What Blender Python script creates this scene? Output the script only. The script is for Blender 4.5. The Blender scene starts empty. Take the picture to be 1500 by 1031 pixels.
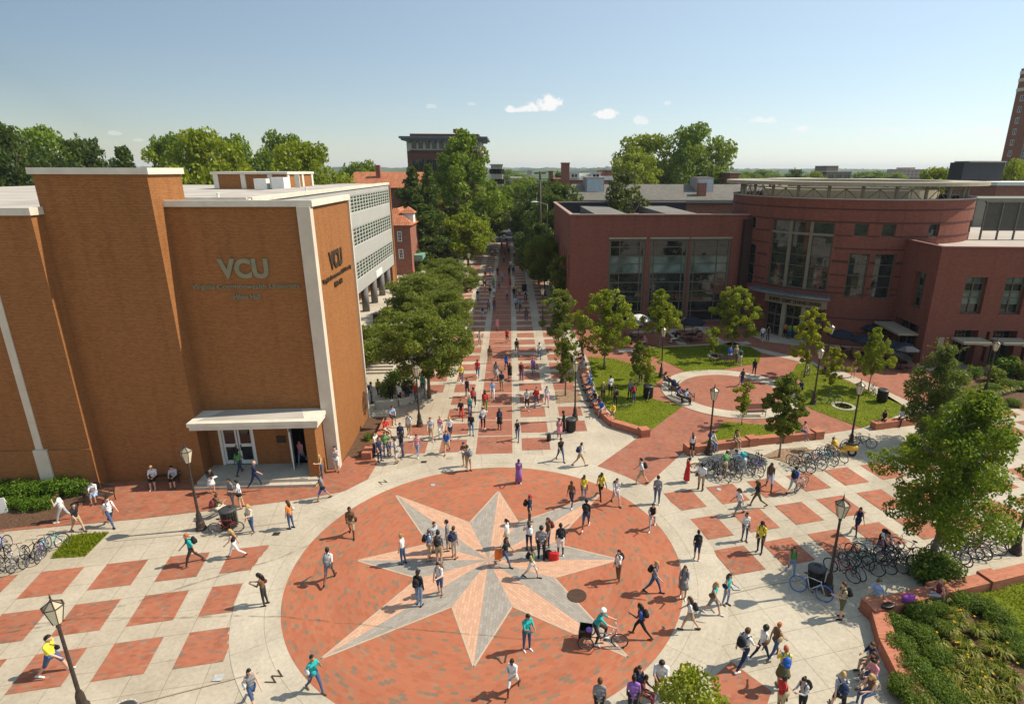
SKY_STR=.065; SUN_STR=5.0; EXPO=.26; SKY_DUST=.2; VEIL_H=.9; VEIL_S=6.2; VEIL_C=(.77,.93,1.03); HAZE=1.3e-4
import bpy, bmesh, math, random
from mathutils import Vector, Matrix, noise
PI=math.pi
random.seed(7)
SC=bpy.context.scene
COL=SC.collection
# ------------------------------------------------------------------ camera geometry (world: street runs along +Y)
F,TH,ROLL,CX,CY,AZ,H=856.,.3025,.003,805.,515.5,-.066,17.6
_c,_s=math.cos(ROLL),math.sin(ROLL)
def rz(v,a):
    return Vector((math.cos(a)*v[0]-math.sin(a)*v[1],math.sin(a)*v[0]+math.cos(a)*v[1],v[2]))
X0=Vector((1,0,0));U0=Vector((0,math.sin(TH),math.cos(TH)));F0=Vector((0,math.cos(TH),-math.sin(TH)))
CR=rz(_c*X0+_s*U0,AZ);CU=rz(-_s*X0+_c*U0,AZ);CF=rz(F0,AZ)
def ray(px,py): return CR*((px-CX)/F)+CU*(-(py-CY)/F)+CF
def G(px,py,z=0.0):
    d=ray(px,py); t=(H-z)/-d.z
    return Vector((d.x*t,d.y*t,z))
def AT(px,py,Y):
    d=ray(px,py); t=Y/d.y
    return Vector((d.x*t,Y,H+d.z*t))
cam=bpy.data.cameras.new('camera'); co=bpy.data.objects.new('camera',cam); COL.objects.link(co)
M=Matrix((CR,CU,-CF)).transposed().to_4x4(); M.translation=Vector((0,0,H)); co.matrix_world=M
cam.sensor_width=36; cam.lens=F/1500*36; cam.shift_x=-(CX-750)/1500; cam.shift_y=0
cam.clip_start=.3; cam.clip_end=20000
SC.camera=co
# ------------------------------------------------------------------ materials
MATS={}
def newmat(name):
    m=bpy.data.materials.new(name); m.use_nodes=True; nt=m.node_tree
    return m,nt,nt.nodes['Principled BSDF'],nt.nodes,nt.links
def mp(nt,tc='Object',scale=1.0,rot=0):
    n=nt.nodes; t=n.new('ShaderNodeTexCoord'); m=n.new('ShaderNodeMapping'); nt.links.new(t.outputs[tc],m.inputs[0])
    m.inputs['Scale'].default_value=(scale,)*3; m.inputs['Rotation'].default_value=(0,0,rot); return m.outputs[0]
def ramp(nt,fac,stops,interp='LINEAR'):
    r=nt.nodes.new('ShaderNodeValToRGB'); r.color_ramp.interpolation=interp
    e=r.color_ramp.elements
    while len(e)<len(stops): e.new(.5)
    for i,(p,c) in enumerate(stops):
        e[i].position=p; e[i].color=(c[0],c[1],c[2],1)
    nt.links.new(fac,r.inputs[0]); return r.outputs[0]
def mixc(nt,a,b,f,mode='MIX'):
    x=nt.nodes.new('ShaderNodeMix'); x.data_type='RGBA'; x.blend_type=mode
    for s,v in ((x.inputs[6],a),(x.inputs[7],b)):
        if isinstance(v,(tuple,list)): s.default_value=(v[0],v[1],v[2],1)
        else: nt.links.new(v,s)
    if isinstance(f,(int,float)): x.inputs[0].default_value=f
    else: nt.links.new(f,x.inputs[0])
    return x.outputs[2]
def noi(nt,vec,scale,detail=3,rough=.55):
    n=nt.nodes.new('ShaderNodeTexNoise'); n.inputs['Scale'].default_value=scale; n.inputs['Detail'].default_value=detail; n.inputs['Roughness'].default_value=rough
    nt.links.new(vec,n.inputs['Vector']); return n.outputs['Fac']
def bump(nt,b,h,strength=.3,dist=.02):
    n=nt.nodes.new('ShaderNodeBump'); n.inputs['Strength'].default_value=strength; n.inputs['Distance'].default_value=dist
    nt.links.new(h,n.inputs['Height']); nt.links.new(n.outputs[0],b.inputs['Normal'])
def sc(c,k): return tuple(min(1,x*k) for x in c)
def pm(name,col,rough=.8,var=.15,scale=3,bmp=0,metal=0,spec=.3):
    if name in MATS: return MATS[name]
    m,nt,b,n,l=newmat(name)
    v=mp(nt); f=noi(nt,v,scale,4)
    l.new(ramp(nt,f,[(.3,sc(col,1-var)),(.7,sc(col,1+var))]),b.inputs['Base Color'])
    b.inputs['Roughness'].default_value=rough; b.inputs['Metallic'].default_value=metal; b.inputs['Specular IOR Level'].default_value=spec
    if bmp: bump(nt,b,noi(nt,v,scale*6,3),bmp,.02)
    MATS[name]=m; return m
def brick(name,stops,mortar,w=.22,h=.075,ms=.008,big=.12,bigscale=.25,rough=.85,off=.5,dirt=None,streak=False):
    m,nt,b,n,l=newmat(name)
    t=n.new('ShaderNodeTexCoord'); br=n.new('ShaderNodeTexBrick'); l.new(t.outputs['UV'],br.inputs['Vector'])
    br.offset=off; br.inputs['Color1'].default_value=(0,0,0,1); br.inputs['Color2'].default_value=(1,1,1,1)
    br.inputs['Scale'].default_value=1; br.inputs['Mortar Size'].default_value=ms; br.inputs['Mortar Smooth'].default_value=.3
    br.inputs['Brick Width'].default_value=w; br.inputs['Row Height'].default_value=h; br.inputs['Bias'].default_value=0
    c=ramp(nt,br.outputs['Color'],stops,'LINEAR')
    o=n.new('ShaderNodeMapping'); l.new(t.outputs['UV'],o.inputs[0])
    f=noi(nt,o.outputs[0],bigscale,5,.6)
    c=mixc(nt,c,mixc(nt,c,(.5,.5,.5),1.0,'OVERLAY'),0.0)
    g=ramp(nt,f,[(.3,(1-big,)*3),(.7,(1+big*.0,)*3)])
    c=mixc(nt,c,g,1.0,'MULTIPLY')
    c=mixc(nt,c,mortar,br.outputs['Fac'])
    if streak:
        o2=n.new('ShaderNodeMapping'); l.new(t.outputs['UV'],o2.inputs[0]); o2.inputs['Scale'].default_value=(1.6,.10,1)
        c=mixc(nt,c,ramp(nt,noi(nt,o2.outputs[0],1.0,5,.65),[(.30,(.84,.83,.82)),(.5,(1,1,1)),(.74,(1.0,1.0,1.0)),(.80,(1.12,1.12,1.12))]),1,'MULTIPLY')
    if dirt:
        d=ramp(nt,noi(nt,o.outputs[0],dirt[0],4,.6),[(.5,(1,1,1)),(.75,(dirt[1],)*3)])
        c=mixc(nt,c,d,1.0,'MULTIPLY')
    l.new(c,b.inputs['Base Color']); b.inputs['Roughness'].default_value=rough; b.inputs['Specular IOR Level'].default_value=.25
    bump(nt,b,br.outputs['Fac'],-.35,.006)
    MATS[name]=m; return m
def concrete(name,col,jw,jh,rough=.85,rot=0,off=0,joint=.55,mort=.012):
    m,nt,b,n,l=newmat(name)
    t=n.new('ShaderNodeTexCoord'); mpn=n.new('ShaderNodeMapping'); l.new(t.outputs['UV'],mpn.inputs[0]); mpn.inputs['Rotation'].default_value=(0,0,rot)
    v=mpn.outputs[0]
    c=ramp(nt,noi(nt,v,.35,6,.65),[(.3,sc(col,.82)),(.7,sc(col,1.10))])
    c=mixc(nt,c,ramp(nt,noi(nt,v,6,5,.7),[(.35,(.84,.83,.81)),(.6,(1,1,1))]),1,'MULTIPLY')
    sp=ramp(nt,noi(nt,v,2.2,2,.5),[(.70,(1,1,1)),(.80,(.72,.68,.62))]); c=mixc(nt,c,sp,1,'MULTIPLY')
    sp=ramp(nt,noi(nt,v,9,1,.5),[(.74,(1,1,1)),(.77,(.62,.58,.52))]); c=mixc(nt,c,sp,1,'MULTIPLY')
    sp=ramp(nt,noi(nt,v,.12,6,.7),[(.42,(1,1,1)),(.62,(.86,.84,.81))]); c=mixc(nt,c,sp,1,'MULTIPLY')
    if jw:
        br=n.new('ShaderNodeTexBrick'); l.new(v,br.inputs['Vector']); br.offset=off
        br.inputs['Color1'].default_value=(.94,.94,.93,1); br.inputs['Color2'].default_value=(1.0,1.0,1.0,1); br.inputs['Mortar'].default_value=(joint,joint*.95,joint*.85,1)
        br.inputs['Scale'].default_value=1; br.inputs['Mortar Size'].default_value=mort; br.inputs['Mortar Smooth'].default_value=.2
        br.inputs['Brick Width'].default_value=jw; br.inputs['Row Height'].default_value=jh
        c=mixc(nt,c,br.outputs['Color'],1,'MULTIPLY')
    l.new(c,b.inputs['Base Color']); b.inputs['Roughness'].default_value=rough; b.inputs['Specular IOR Level'].default_value=.25
    bump(nt,b,noi(nt,v,40,3),.15,.004)
    MATS[name]=m; return m
def leafmat(name,c1,c2,trans=.35,c3=None):
    m,nt,b,n,l=newmat(name)
    a=n.new('ShaderNodeAttribute'); a.attribute_name='tint'
    stops=[(0,c1),(1,c2)] if c3 is None else [(0,c1),(.7,c2),(1,c3)]
    c=ramp(nt,a.outputs['Fac'],stops)
    l.new(c,b.inputs['Base Color']); b.inputs['Roughness'].default_value=.55; b.inputs['Specular IOR Level'].default_value=.25
    tr=n.new('ShaderNodeBsdfTranslucent'); l.new(mixc(nt,c,(.55,.66,.03),.35),tr.inputs[0])
    ms=n.new('ShaderNodeMixShader'); ms.inputs[0].default_value=trans
    out=n['Material Output']; l.new(b.outputs[0],ms.inputs[1]); l.new(tr.outputs[0],ms.inputs[2]); l.new(ms.outputs[0],out.inputs[0])
    MATS[name]=m; return m
def glassy(name,col,rough=.05,spec=.8,var=0,metal=0.0):
    m,nt,b,n,l=newmat(name)
    b.inputs['Base Color'].default_value=(*col,1); b.inputs['Roughness'].default_value=rough; b.inputs['Specular IOR Level'].default_value=spec; b.inputs['Metallic'].default_value=metal
    b.inputs['IOR'].default_value=1.6
    if var:
        v=mp(nt); bump(nt,b,noi(nt,v,.35,2),.08,.2)
        l.new(ramp(nt,noi(nt,v,var,3),[(.35,sc(col,.5)),(.65,sc(col,1.6))]),b.inputs['Base Color'])
    MATS[name]=m; return m
# ------------------------------------------------------------------ mesh builder
class MB:
    def __init__(s): s.v=[];s.f=[];s.uv=[];s.mi=[];s.sm=[];s.cur=0;s.tint=None
    def face(s,pts,uv=None,smooth=False):
        i=len(s.v); s.v+= [tuple(p) for p in pts]; s.f.append(tuple(range(i,i+len(pts)))); s.uv.append(uv); s.mi.append(s.cur); s.sm.append(smooth)
    def box(s,x0,y0,z0,x1,y1,z1,rot=0,about=None,faces='xXyYzZ'):
        P=[Vector((x,y,z)) for z in (z0,z1) for y in (y0,y1) for x in (x0,x1)]
        if rot:
            a=Vector(about) if about else Vector(((x0+x1)/2,(y0+y1)/2,0)); a=Vector((a[0],a[1],0))
            P=[rz(p-a,rot)+a for p in P]
        Q=dict(z=(0,2,3,1),Z=(4,5,7,6),y=(0,1,5,4),Y=(2,6,7,3),x=(0,4,6,2),X=(1,3,7,5))
        for k in faces: s.face([P[i] for i in Q[k]])
    def cbox(s,c,sx,sy,sz,rot=0): # centred in xy, from z
        s.box(c[0]-sx/2,c[1]-sy/2,c[2],c[0]+sx/2,c[1]+sy/2,c[2]+sz,rot)
    def prism(s,poly,z0,z1,bottom=False,top=True):
        n=len(poly)
        if top: s.face([(p[0],p[1],z1) for p in poly])
        if bottom: s.face([(p[0],p[1],z0) for p in reversed(poly)])
        for i in range(n):
            a,b=poly[i],poly[(i+1)%n]; s.face([(a[0],a[1],z0),(b[0],b[1],z0),(b[0],b[1],z1),(a[0],a[1],z1)])
    def sheet(s,poly,z): s.face([(p[0],p[1],z) for p in poly])
    def wall(s,a,b,z0,z1): s.face([(a[0],a[1],z0),(b[0],b[1],z0),(b[0],b[1],z1),(a[0],a[1],z1)])
    def ring(s,c,r0,r1,z,a0=0,a1=2*PI,n=96,uvr=None):
        for i in range(n):
            t0=a0+(a1-a0)*i/n;t1=a0+(a1-a0)*(i+1)/n
            P=[(c[0]+r*math.cos(t),c[1]+r*math.sin(t),z) for r,t in ((r0,t0),(r1,t0),(r1,t1),(r0,t1))]
            k=uvr if uvr else (r0+r1)/2
            s.face(P,[(t0*k,r0),(t0*k,r1),(t1*k,r1),(t1*k,r0)])
    def tube(s,pts,rad,n=6,cap=True,smooth=True):
        pts=[Vector(p) for p in pts]
        if not isinstance(rad,(list,tuple)): rad=[rad]*len(pts)
        rings=[]; prev=None
        for i,p in enumerate(pts):
            d=(pts[min(i+1,len(pts)-1)]-pts[max(i-1,0)])
            d=d.normalized() if d.length>1e-9 else Vector((0,0,1))
            if prev is None:
                a=Vector((0,0,1)) if abs(d.z)<.9 else Vector((1,0,0)); u=d.cross(a).normalized()
            else:
                u=(prev-d*prev.dot(d)); u=u.normalized() if u.length>1e-6 else d.orthogonal().normalized()
            prev=u; w=d.cross(u); rings.append([p+(u*math.cos(2*PI*k/n)+w*math.sin(2*PI*k/n))*rad[i] for k in range(n)])
        i0=len(s.v)
        for r in rings: s.v+=[tuple(q) for q in r]
        for i in range(len(rings)-1):
            for k in range(n):
                a=i0+i*n+k;b=i0+i*n+(k+1)%n; s.f.append((a,b,b+n,a+n)); s.uv.append(None); s.mi.append(s.cur); s.sm.append(smooth)
        if cap:
            s.f.append(tuple(i0+k for k in reversed(range(n)))); s.uv.append(None); s.mi.append(s.cur); s.sm.append(False)
            j=i0+(len(rings)-1)*n; s.f.append(tuple(j+k for k in range(n))); s.uv.append(None); s.mi.append(s.cur); s.sm.append(False)
    def lathe(s,prof,c=(0,0,0),n=12,smooth=False,rot=0):
        i0=len(s.v)
        for r,z in prof:
            for k in range(n):
                a=2*PI*k/n+rot; s.v.append((c[0]+r*math.cos(a),c[1]+r*math.sin(a),c[2]+z))
        for i in range(len(prof)-1):
            for k in range(n):
                a=i0+i*n+k;b=i0+i*n+(k+1)%n; s.f.append((a,b,b+n,a+n)); s.uv.append(None); s.mi.append(s.cur); s.sm.append(smooth)
        for j,rev in ((0,True),(len(prof)-1,False)):
            if prof[j][0]>1e-4:
                q=[i0+j*n+k for k in range(n)]; s.f.append(tuple(reversed(q) if rev else q)); s.uv.append(None); s.mi.append(s.cur); s.sm.append(False)
    def ell(s,c,rx,ry,rz_,nu=10,nv=7,rot=0,squash=None):
        i0=len(s.v); c=Vector(c)
        for j in range(nv+1):
            ph=PI*j/nv
            for k in range(nu):
                a=2*PI*k/nu; p=Vector((rx*math.sin(ph)*math.cos(a),ry*math.sin(ph)*math.sin(a),rz_*math.cos(ph)))
                s.v.append(tuple(c+rz(p,rot)))
        for j in range(nv):
            for k in range(nu):
                a=i0+j*nu+k;b=i0+j*nu+(k+1)%nu; s.f.append((a,a+nu,b+nu,b)); s.uv.append(None); s.mi.append(s.cur); s.sm.append(True)
    def hexm(s,fn): s.v=[tuple(fn(Vector(p))) for p in s.v]; return s
    def mesh(s,name,mats):
        me=bpy.data.meshes.new(name); me.from_pydata(s.v,[],s.f)
        if not isinstance(mats,(list,tuple)): mats=[mats]
        for m in mats: me.materials.append(m)
        me.polygons.foreach_set('material_index',s.mi); me.polygons.foreach_set('use_smooth',s.sm)
        L=me.uv_layers.new(name='UVMap'); data=[0.0]*(2*len(me.loops)); vs=s.v
        k=0
        for f,u in zip(s.f,s.uv):
            if u is not None:
                for q in u: data[2*k]=q[0];data[2*k+1]=q[1];k+=1
                continue
            a,b,c=Vector(vs[f[0]]),Vector(vs[f[1]]),Vector(vs[f[2]]); nn=(b-a).cross(c-b)
            if nn.length<1e-12 and len(f)>3: nn=(c-b).cross(Vector(vs[f[3]])-c)
            if nn.length>1e-12: nn.normalize()
            if abs(nn.z)>.7:
                for i in f: data[2*k]=vs[i][0];data[2*k+1]=vs[i][1];k+=1
            else:
                t=Vector((-nn.y,nn.x,0)); t=t.normalized() if t.length>1e-9 else Vector((1,0,0))
                for i in f: data[2*k]=vs[i][0]*t.x+vs[i][1]*t.y;data[2*k+1]=vs[i][2];k+=1
        L.data.foreach_set('uv',data)
        if s.tint is not None:
            at=me.attributes.new('tint','FLOAT','FACE'); at.data.foreach_set('value',s.tint)
        me.update(); return me
    def build(s,name,mats,parent=None,world=False,loc=None):
        if world and parent is not None:
            inv=parent.matrix_basis.inverted(); s.v=[tuple(inv@Vector(p)) for p in s.v]
        elif world or loc is not None:
            L=Vector(loc) if loc is not None else Vector((0,0,0))
            if world: s.v=[tuple(Vector(p)-L) for p in s.v]
        o=bpy.data.objects.new(name,s.mesh(name,mats)); COL.objects.link(o)
        if loc is not None: o.location=loc
        if parent is not None: o.parent=parent
        return o
def tag(o,label=None,cat=None,group=None,kind=None):
    if label: o['label']=label
    if cat: o['category']=cat
    if group: o['group']=group
    if kind: o['kind']=kind
    return o
def empty(name,loc=(0,0,0),rot=0,label=None,cat=None,group=None):
    o=bpy.data.objects.new(name,None); COL.objects.link(o); o.location=loc; o.rotation_euler=(0,0,rot); o.empty_display_size=.2
    o.matrix_basis=Matrix.Translation(Vector(loc))@Matrix.Rotation(rot,4,'Z')
    return tag(o,label,cat,group)
def kids(o): return [c for c in KID.get(o.name,[])]
def copytree(o,loc,rot=0,scale=None,label=None,group=None,parent=None):
    c=o.copy(); COL.objects.link(c); c.parent=parent
    if parent is None:
        c.location=loc; c.rotation_euler=(0,0,rot)
        if scale is not None: c.scale=scale if isinstance(scale,(tuple,list)) else (scale,)*3
    if label: c['label']=label
    if group: c['group']=group
    for ch in o.children: copytree(ch,None,parent=c)
    return c
def struct(o): o['kind']='structure'; return o
def poly(*pts): return [G(*p)[:2] for p in pts]
def textmesh(s,size,mat,name,parent,matrix,ext=.02,bold=0,align='LEFT',width=None):
    cu=bpy.data.curves.new('txt','FONT'); cu.body=s; cu.size=size; cu.extrude=ext; cu.offset=bold; cu.align_x=align; cu.resolution_u=3
    t=bpy.data.objects.new('txt',cu); COL.objects.link(t)
    dg=bpy.context.evaluated_depsgraph_get(); dg.update()
    me=bpy.data.meshes.new_from_object(t.evaluated_get(dg)); COL.objects.unlink(t); bpy.data.objects.remove(t)
    me.materials.clear(); me.materials.append(mat)
    if width:
        xs=[v.co.x for v in me.vertices]; w=max(xs)-min(xs); k=width/w; x0=min(xs)
        for v in me.vertices: v.co.x=(v.co.x-x0)*k
    inv=parent.matrix_basis.inverted() if parent else Matrix()
    me.transform(inv@matrix)
    o=bpy.data.objects.new(name,me); COL.objects.link(o)
    if parent: o.parent=parent
    return o
# ------------------------------------------------------------------ palette
B_HIB=brick('hibbs_brick',[(0,(.245,.084,.019)),(.5,(.295,.102,.024)),(1,(.345,.126,.033))],(.32,.175,.075),.215,.078,.010,.16,.12,streak=True)
B_DIN=brick('dining_brick',[(0,(.19,.060,.040)),(.5,(.225,.072,.046)),(1,(.26,.088,.055))],(.22,.095,.07),.23,.08,.008,.14,.12,streak=True)
B_OLD=brick('old_brick',[(0,(.24,.075,.045)),(1,(.38,.13,.08))],(.3,.2,.15),.35,.12,.012,.15)
PAVE=[(0,(.34,.112,.062)),(.45,(.41,.145,.080)),(.78,(.39,.145,.085)),(.86,(.38,.19,.115)),(.95,(.25,.16,.11)),(1,(.21,.145,.11))]
PAVE2=[(0,(.31,.105,.062)),(.45,(.38,.135,.08)),(.78,(.36,.14,.085)),(.88,(.33,.18,.12)),(.96,(.22,.14,.10)),(1,(.19,.13,.10))]
B_PAVE2=brick('courtyard_brick',PAVE2,(.28,.12,.08),.22,.11,.006,.22,.35,dirt=(.9,.78))
B_PAVE=brick('brick_paving',PAVE,(.36,.13,.07),.24,.12,.006,.26,.16,dirt=(1.4,.7))
B_CIRC=brick('circle_paving',[(0,(.385,.122,.060)),(.45,(.45,.150,.078)),(.78,(.41,.148,.078)),(.86,(.37,.18,.10)),(.93,(.24,.16,.10)),(1,(.21,.155,.11))],(.34,.125,.068),.27,.135,.007,.22,.2)
B_STG=brick('star_grey',[(0,(.29,.255,.215)),(1,(.37,.33,.285))],(.23,.20,.165),.26,.13,.008,.10)
B_STY=brick('star_tan',[(0,(.50,.29,.19)),(1,(.60,.37,.25))],(.43,.22,.13),.26,.13,.008,.08)
B_WALL=brick('low_wall_brick',[(0,(.36,.12,.065)),(1,(.50,.18,.10))],(.40,.2,.13),.24,.08,.007,.12)
C_L=concrete('concrete_left',(.52,.45,.35),1.325,1.36)
C_R=concrete('concrete_right',(.52,.46,.36),1.335,1.355)
C_S=concrete('concrete_street',(.50,.43,.335),.9,2.7)
C_RING=concrete('concrete_ring',(.53,.465,.365),3.3,2.4,mort=.01)
C_PL=concrete('concrete_plain',(.52,.45,.35),0,0)
C_TERR=concrete('concrete_terrace',(.60,.53,.43),2,2)
M_COP=pm('coping_stone',(.66,.60,.49),.75,.10,1.5)
M_PANEL=pm('grey_panel',(.40,.39,.355),.7,.06,.4)
M_PIL=pm('pilaster_stone',(.60,.52,.41),.8,.08,1.2)
M_ROOF=pm('flat_roof',(.42,.38,.33),.95,.20,.25)
M_WHITE=pm('white_paint',(.78,.76,.70),.6,.05,2)
M_FRAME=pm('bronze_frame',(.125,.105,.072),.5,.06,3)
M_GLASS=glassy('window_glass',(.022,.028,.027),.03,.5,.9)
M_GLASSG=glassy('green_blind_glass',(.105,.15,.125),.12,.4,.5)
M_GLASSD=glassy('dark_glass',(.012,.014,.014),.04,.45)
M_WIN=glassy('grid_glass',(.06,.075,.055),.08,.7,1.4)
M_WFR=pm('grid_frame',(.50,.50,.45),.5,.05,3)
M_DARK=pm('dark_metal',(.022,.02,.018),.4,.2,8,metal=.3,spec=.5)
M_IRON=pm('cast_iron',(.05,.036,.028),.6,.25,10)
M_LGLASS=pm('lamp_glass',(.62,.56,.40),.25,.08,4,spec=.6)
M_MULCH=pm('mulch',(.115,.062,.035),.95,.55,14,.9)
M_SOIL=pm('dry_soil',(.26,.17,.10),.95,.45,8,.7)
M_BARK=pm('bark',(.16,.115,.075),.9,.35,9,.8)
M_BARKG=pm('grey_bark',(.23,.19,.14),.9,.3,9,.8)
M_TAND=pm('tan_mullion',(.20,.17,.12),.6,.1,2)
B_HOT=brick('hotel_brick',[(0,(.12,.04,.028)),(1,(.19,.065,.045))],(.15,.09,.07),.35,.12,.012,.15)
M_ROOFD=pm('dark_roof_deck',(.17,.16,.14),.95,.15,.5)
M_SLATE=brick('slate_roof',[(0,(.135,.125,.105)),(1,(.19,.175,.145))],(.10,.09,.08),.5,.28,.01,.2,.2)
M_TILE=brick('terracotta_tile',[(0,(.36,.13,.06)),(1,(.50,.20,.10))],(.30,.09,.04),.35,1.2,.05,.2,.2,off=0)
M_WOOD=pm('dark_wood',(.07,.05,.038),.7,.3,6)
M_BLK=pm('black_panel',(.022,.024,.030),.5,.1,.4)
M_ASPH=pm('asphalt',(.075,.07,.065),.95,.2,1)
M_GREYB=pm('grey_building',(.34,.30,.25),.85,.12,.3)
M_CREAM=pm('cream_stone',(.46,.40,.29),.85,.1,.4)
M_VCU=pm('sign_letters',(.24,.22,.135),.6,.1,2)
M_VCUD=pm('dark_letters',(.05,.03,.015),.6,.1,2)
M_TAN=pm('tan_metal',(.36,.31,.22),.6,.1,2)
M_GRN=pm('copper_green',(.16,.30,.22),.7,.1,2)
def grassmat():
    m,nt,b,n,l=newmat('lawn_grass'); v=mp(nt)
    c=ramp(nt,noi(nt,v,.5,5,.6),[(.3,(.125,.16,.005)),(.7,(.20,.235,.010))])
    c=mixc(nt,c,ramp(nt,noi(nt,v,22,4,.7),[(.3,(.5,.5,.5)),(.65,(1.0,1.0,1.0))]),1,'MULTIPLY')
    l.new(c,b.inputs['Base Color']); b.inputs['Roughness'].default_value=.8; b.inputs['Specular IOR Level'].default_value=.15
    bump(nt,b,noi(nt,v,30,3),.9,.04); return m
M_GRASS=grassmat()
def groundmat():
    m,nt,b,n,l=newmat('far_ground'); v=mp(nt)
    c=ramp(nt,noi(nt,v,.02,6,.6),[(.35,(.055,.085,.022)),(.55,(.09,.10,.04)),(.7,(.17,.15,.12))])
    l.new(c,b.inputs['Base Color']); b.inputs['Roughness'].default_value=1; return m
M_GROUND=groundmat()
L_LAWN=leafmat('maple_leaves',(.11,.15,0.0066),(.32,.35,0.0165),.3)
L_YEL=leafmat('yellowing_leaves',(.19,.21,0.0072),(.46,.43,0.0165),.3)
L_ZEL=leafmat('street_tree_leaves',(.075,.105,0.0110),(.175,.20,0.0209),.33)
L_BIG=leafmat('sweetgum_leaves',(.045,.095,0.0055),(.13,.21,0.0110),.38,(.27,.25,0.0165))
L_BG=leafmat('background_leaves',(.07,.125,0.0088),(.19,.27,0.0193),.35)
L_BGY=leafmat('light_background_leaves',(.13,.18,0.0066),(.28,.31,0.0138),.35)
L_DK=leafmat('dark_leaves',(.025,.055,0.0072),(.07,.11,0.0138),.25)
L_MAG=leafmat('magnolia_leaves',(.035,.06,0.0099),(.13,.14,0.0330),.15)
L_SHR=leafmat('shrub_leaves',(.05,.10,0.0055),(.12,.22,0.0110),.3)
L_JUN=leafmat('juniper_leaves',(.045,.09,0.0088),(.15,.22,0.0193),.3)
L_LIL=leafmat('daylily_leaves',(.09,.15,0.0110),(.26,.27,0.0330),.3,(.40,.30,0.0660))
L_PUR=leafmat('purple_leaves',(.08,.04,0.0450),(.17,.10,0.1000),.25)
L_FLOW=leafmat('daylily_flowers',(.75,.38,0.0110),(.85,.50,0.0220),.3)
# ------------------------------------------------------------------ ground, paving
Cc=(-1.29,23.52); RC=8.98; RO=10.85
g=MB(); g.sheet([(-5900,-390),(5900,-390),(5900,5900),(-5900,5900)],-.02); struct(g.build('ground',M_GROUND))
def rotf(o,a): # local grid frame -> world
    return lambda x,y:(o[0]+math.cos(a)*x-math.sin(a)*y, o[1]+math.sin(a)*x+math.cos(a)*y)
AL=math.radians(8.4); AR=math.radians(11.0)
OL=(-15.99,22.03); OR=(11.09,29.42)
fL=rotf(OL,AL); fR=rotf(OR,AR)
def inv(o,a,p):
    dx,dy=p[0]-o[0],p[1]-o[1]; return (math.cos(a)*dx+math.sin(a)*dy,-math.sin(a)*dx+math.cos(a)*dy)
def sheet_uv(mb,poly_,z,o,a): mb.face([(p[0],p[1],z) for p in poly_],[inv(o,a,p) for p in poly_])
g=MB(); sheet_uv(g,[(-9.3,-20),(60,-20),(60,42),(-9.3,33)],0,OR,AR); sheet_uv(g,[(5,30),(60,42),(60,62),(5,62)],0.0005,OR,AR)
struct(g.build('plaza_pavement',C_R))
g=MB(); sheet_uv(g,[(-60,-20),(-3,-20),(-3,28),(-9,34),(-12,33.5),(-60,28)],.004,OL,AL); struct(g.build('plaza_pavement',C_L))
g=MB(); g.sheet([(-9.4,31.0),(6.6,31.5),(6.6,160),(-9.4,160)],.008); struct(g.build('street_pavement',C_S))
g=MB(); g.sheet([(-17.2,40.8),(-9.35,40.8),(-9.35,62),(-17.2,62)],.006); struct(g.build('stair_court_pavement',C_R))
# fan of plain concrete between street and diagonal walk
g=MB(); g.sheet(poly((878,590),(905,632),(936.8,639),(873.9,683.7),(800,676),(790,648),(842,640)),.012); struct(g.build('fan_pavement',C_PL))
# brick panels
g=MB(); z=.016
def panel(f,x,y,w,h,keep):
    P=[f(x+a,y+b) for a,b in ((0,-h),(w,-h),(w,0),(0,0))]
    # clip against outer ring circle: subdivide
    n=14; inside=[(Vector((p[0]-Cc[0],p[1]-Cc[1]))).length<RO for p in P]
    if all(inside): return
    if not any(inside):
        g.face([(p[0],p[1],z) for p in P],[(x,y-h),(x+w,y-h),(x+w,y),(x,y)]) if keep(P) else None; return
    for i in range(n):
        xa,xb=x+w*i/n,x+w*(i+1)/n
        segs=[]
        for j in range(n):
            ya,yb=y-h*(j+1)/n,y-h*j/n; c=f((xa+xb)/2,(ya+yb)/2)
            if math.hypot(c[0]-Cc[0],c[1]-Cc[1])>RO and keep([c]):
                q=[f(xa,ya),f(xb,ya),f(xb,yb),f(xa,yb)]
                q=[((Cc[0]+(p[0]-Cc[0])/max(1e-6,math.hypot(p[0]-Cc[0],p[1]-Cc[1]))*max(RO,math.hypot(p[0]-Cc[0],p[1]-Cc[1]))),(Cc[1]+(p[1]-Cc[1])/max(1e-6,math.hypot(p[0]-Cc[0],p[1]-Cc[1]))*max(RO,math.hypot(p[0]-Cc[0],p[1]-Cc[1])))) for p in q]
                g.face([(p[0],p[1],z) for p in q],[(xa,ya),(xb,ya),(xb,yb),(xa,yb)])
for r in range(-4,2):
    for c in range(-12,5):
        panel(fL,c*2.65,r*-2.72+0.0 if False else -r*2.72,1.72,1.82,lambda P:all(p[0]<-4 and inv(OL,AL,p)[1]<3.1 for p in P) and not (-r==1 and c<-1 and False))
for r in range(0,3):
    for c in range(-6,14):
        panel(fR,c*2.67,-r*2.71,1.69,1.85,lambda P:all(p[0]>2 and inv(OR,AR,p)[1]<.1 and p[1]<33.5 and not(13.6<p[0]<60 and p[1]<19.0) and (p[0]>6.5 or p[1]<20) for p in P) )
for r in range(0,3):   # further rows on the right beyond the low walls
    for c in range(8,16): panel(fR,c*2.67,2.71+r*2.71,1.69,1.85,lambda P:all(p[0]>31.3+r*.7 for p in P))
g.face([(p[0],p[1],.016) for p in (G(1071,969),G(1042,994),G(1056,1050),G(1118,1050),G(1130,1012))][::1])
struct(g.build('brick_panels',B_PAVE))
g=MB()
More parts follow.
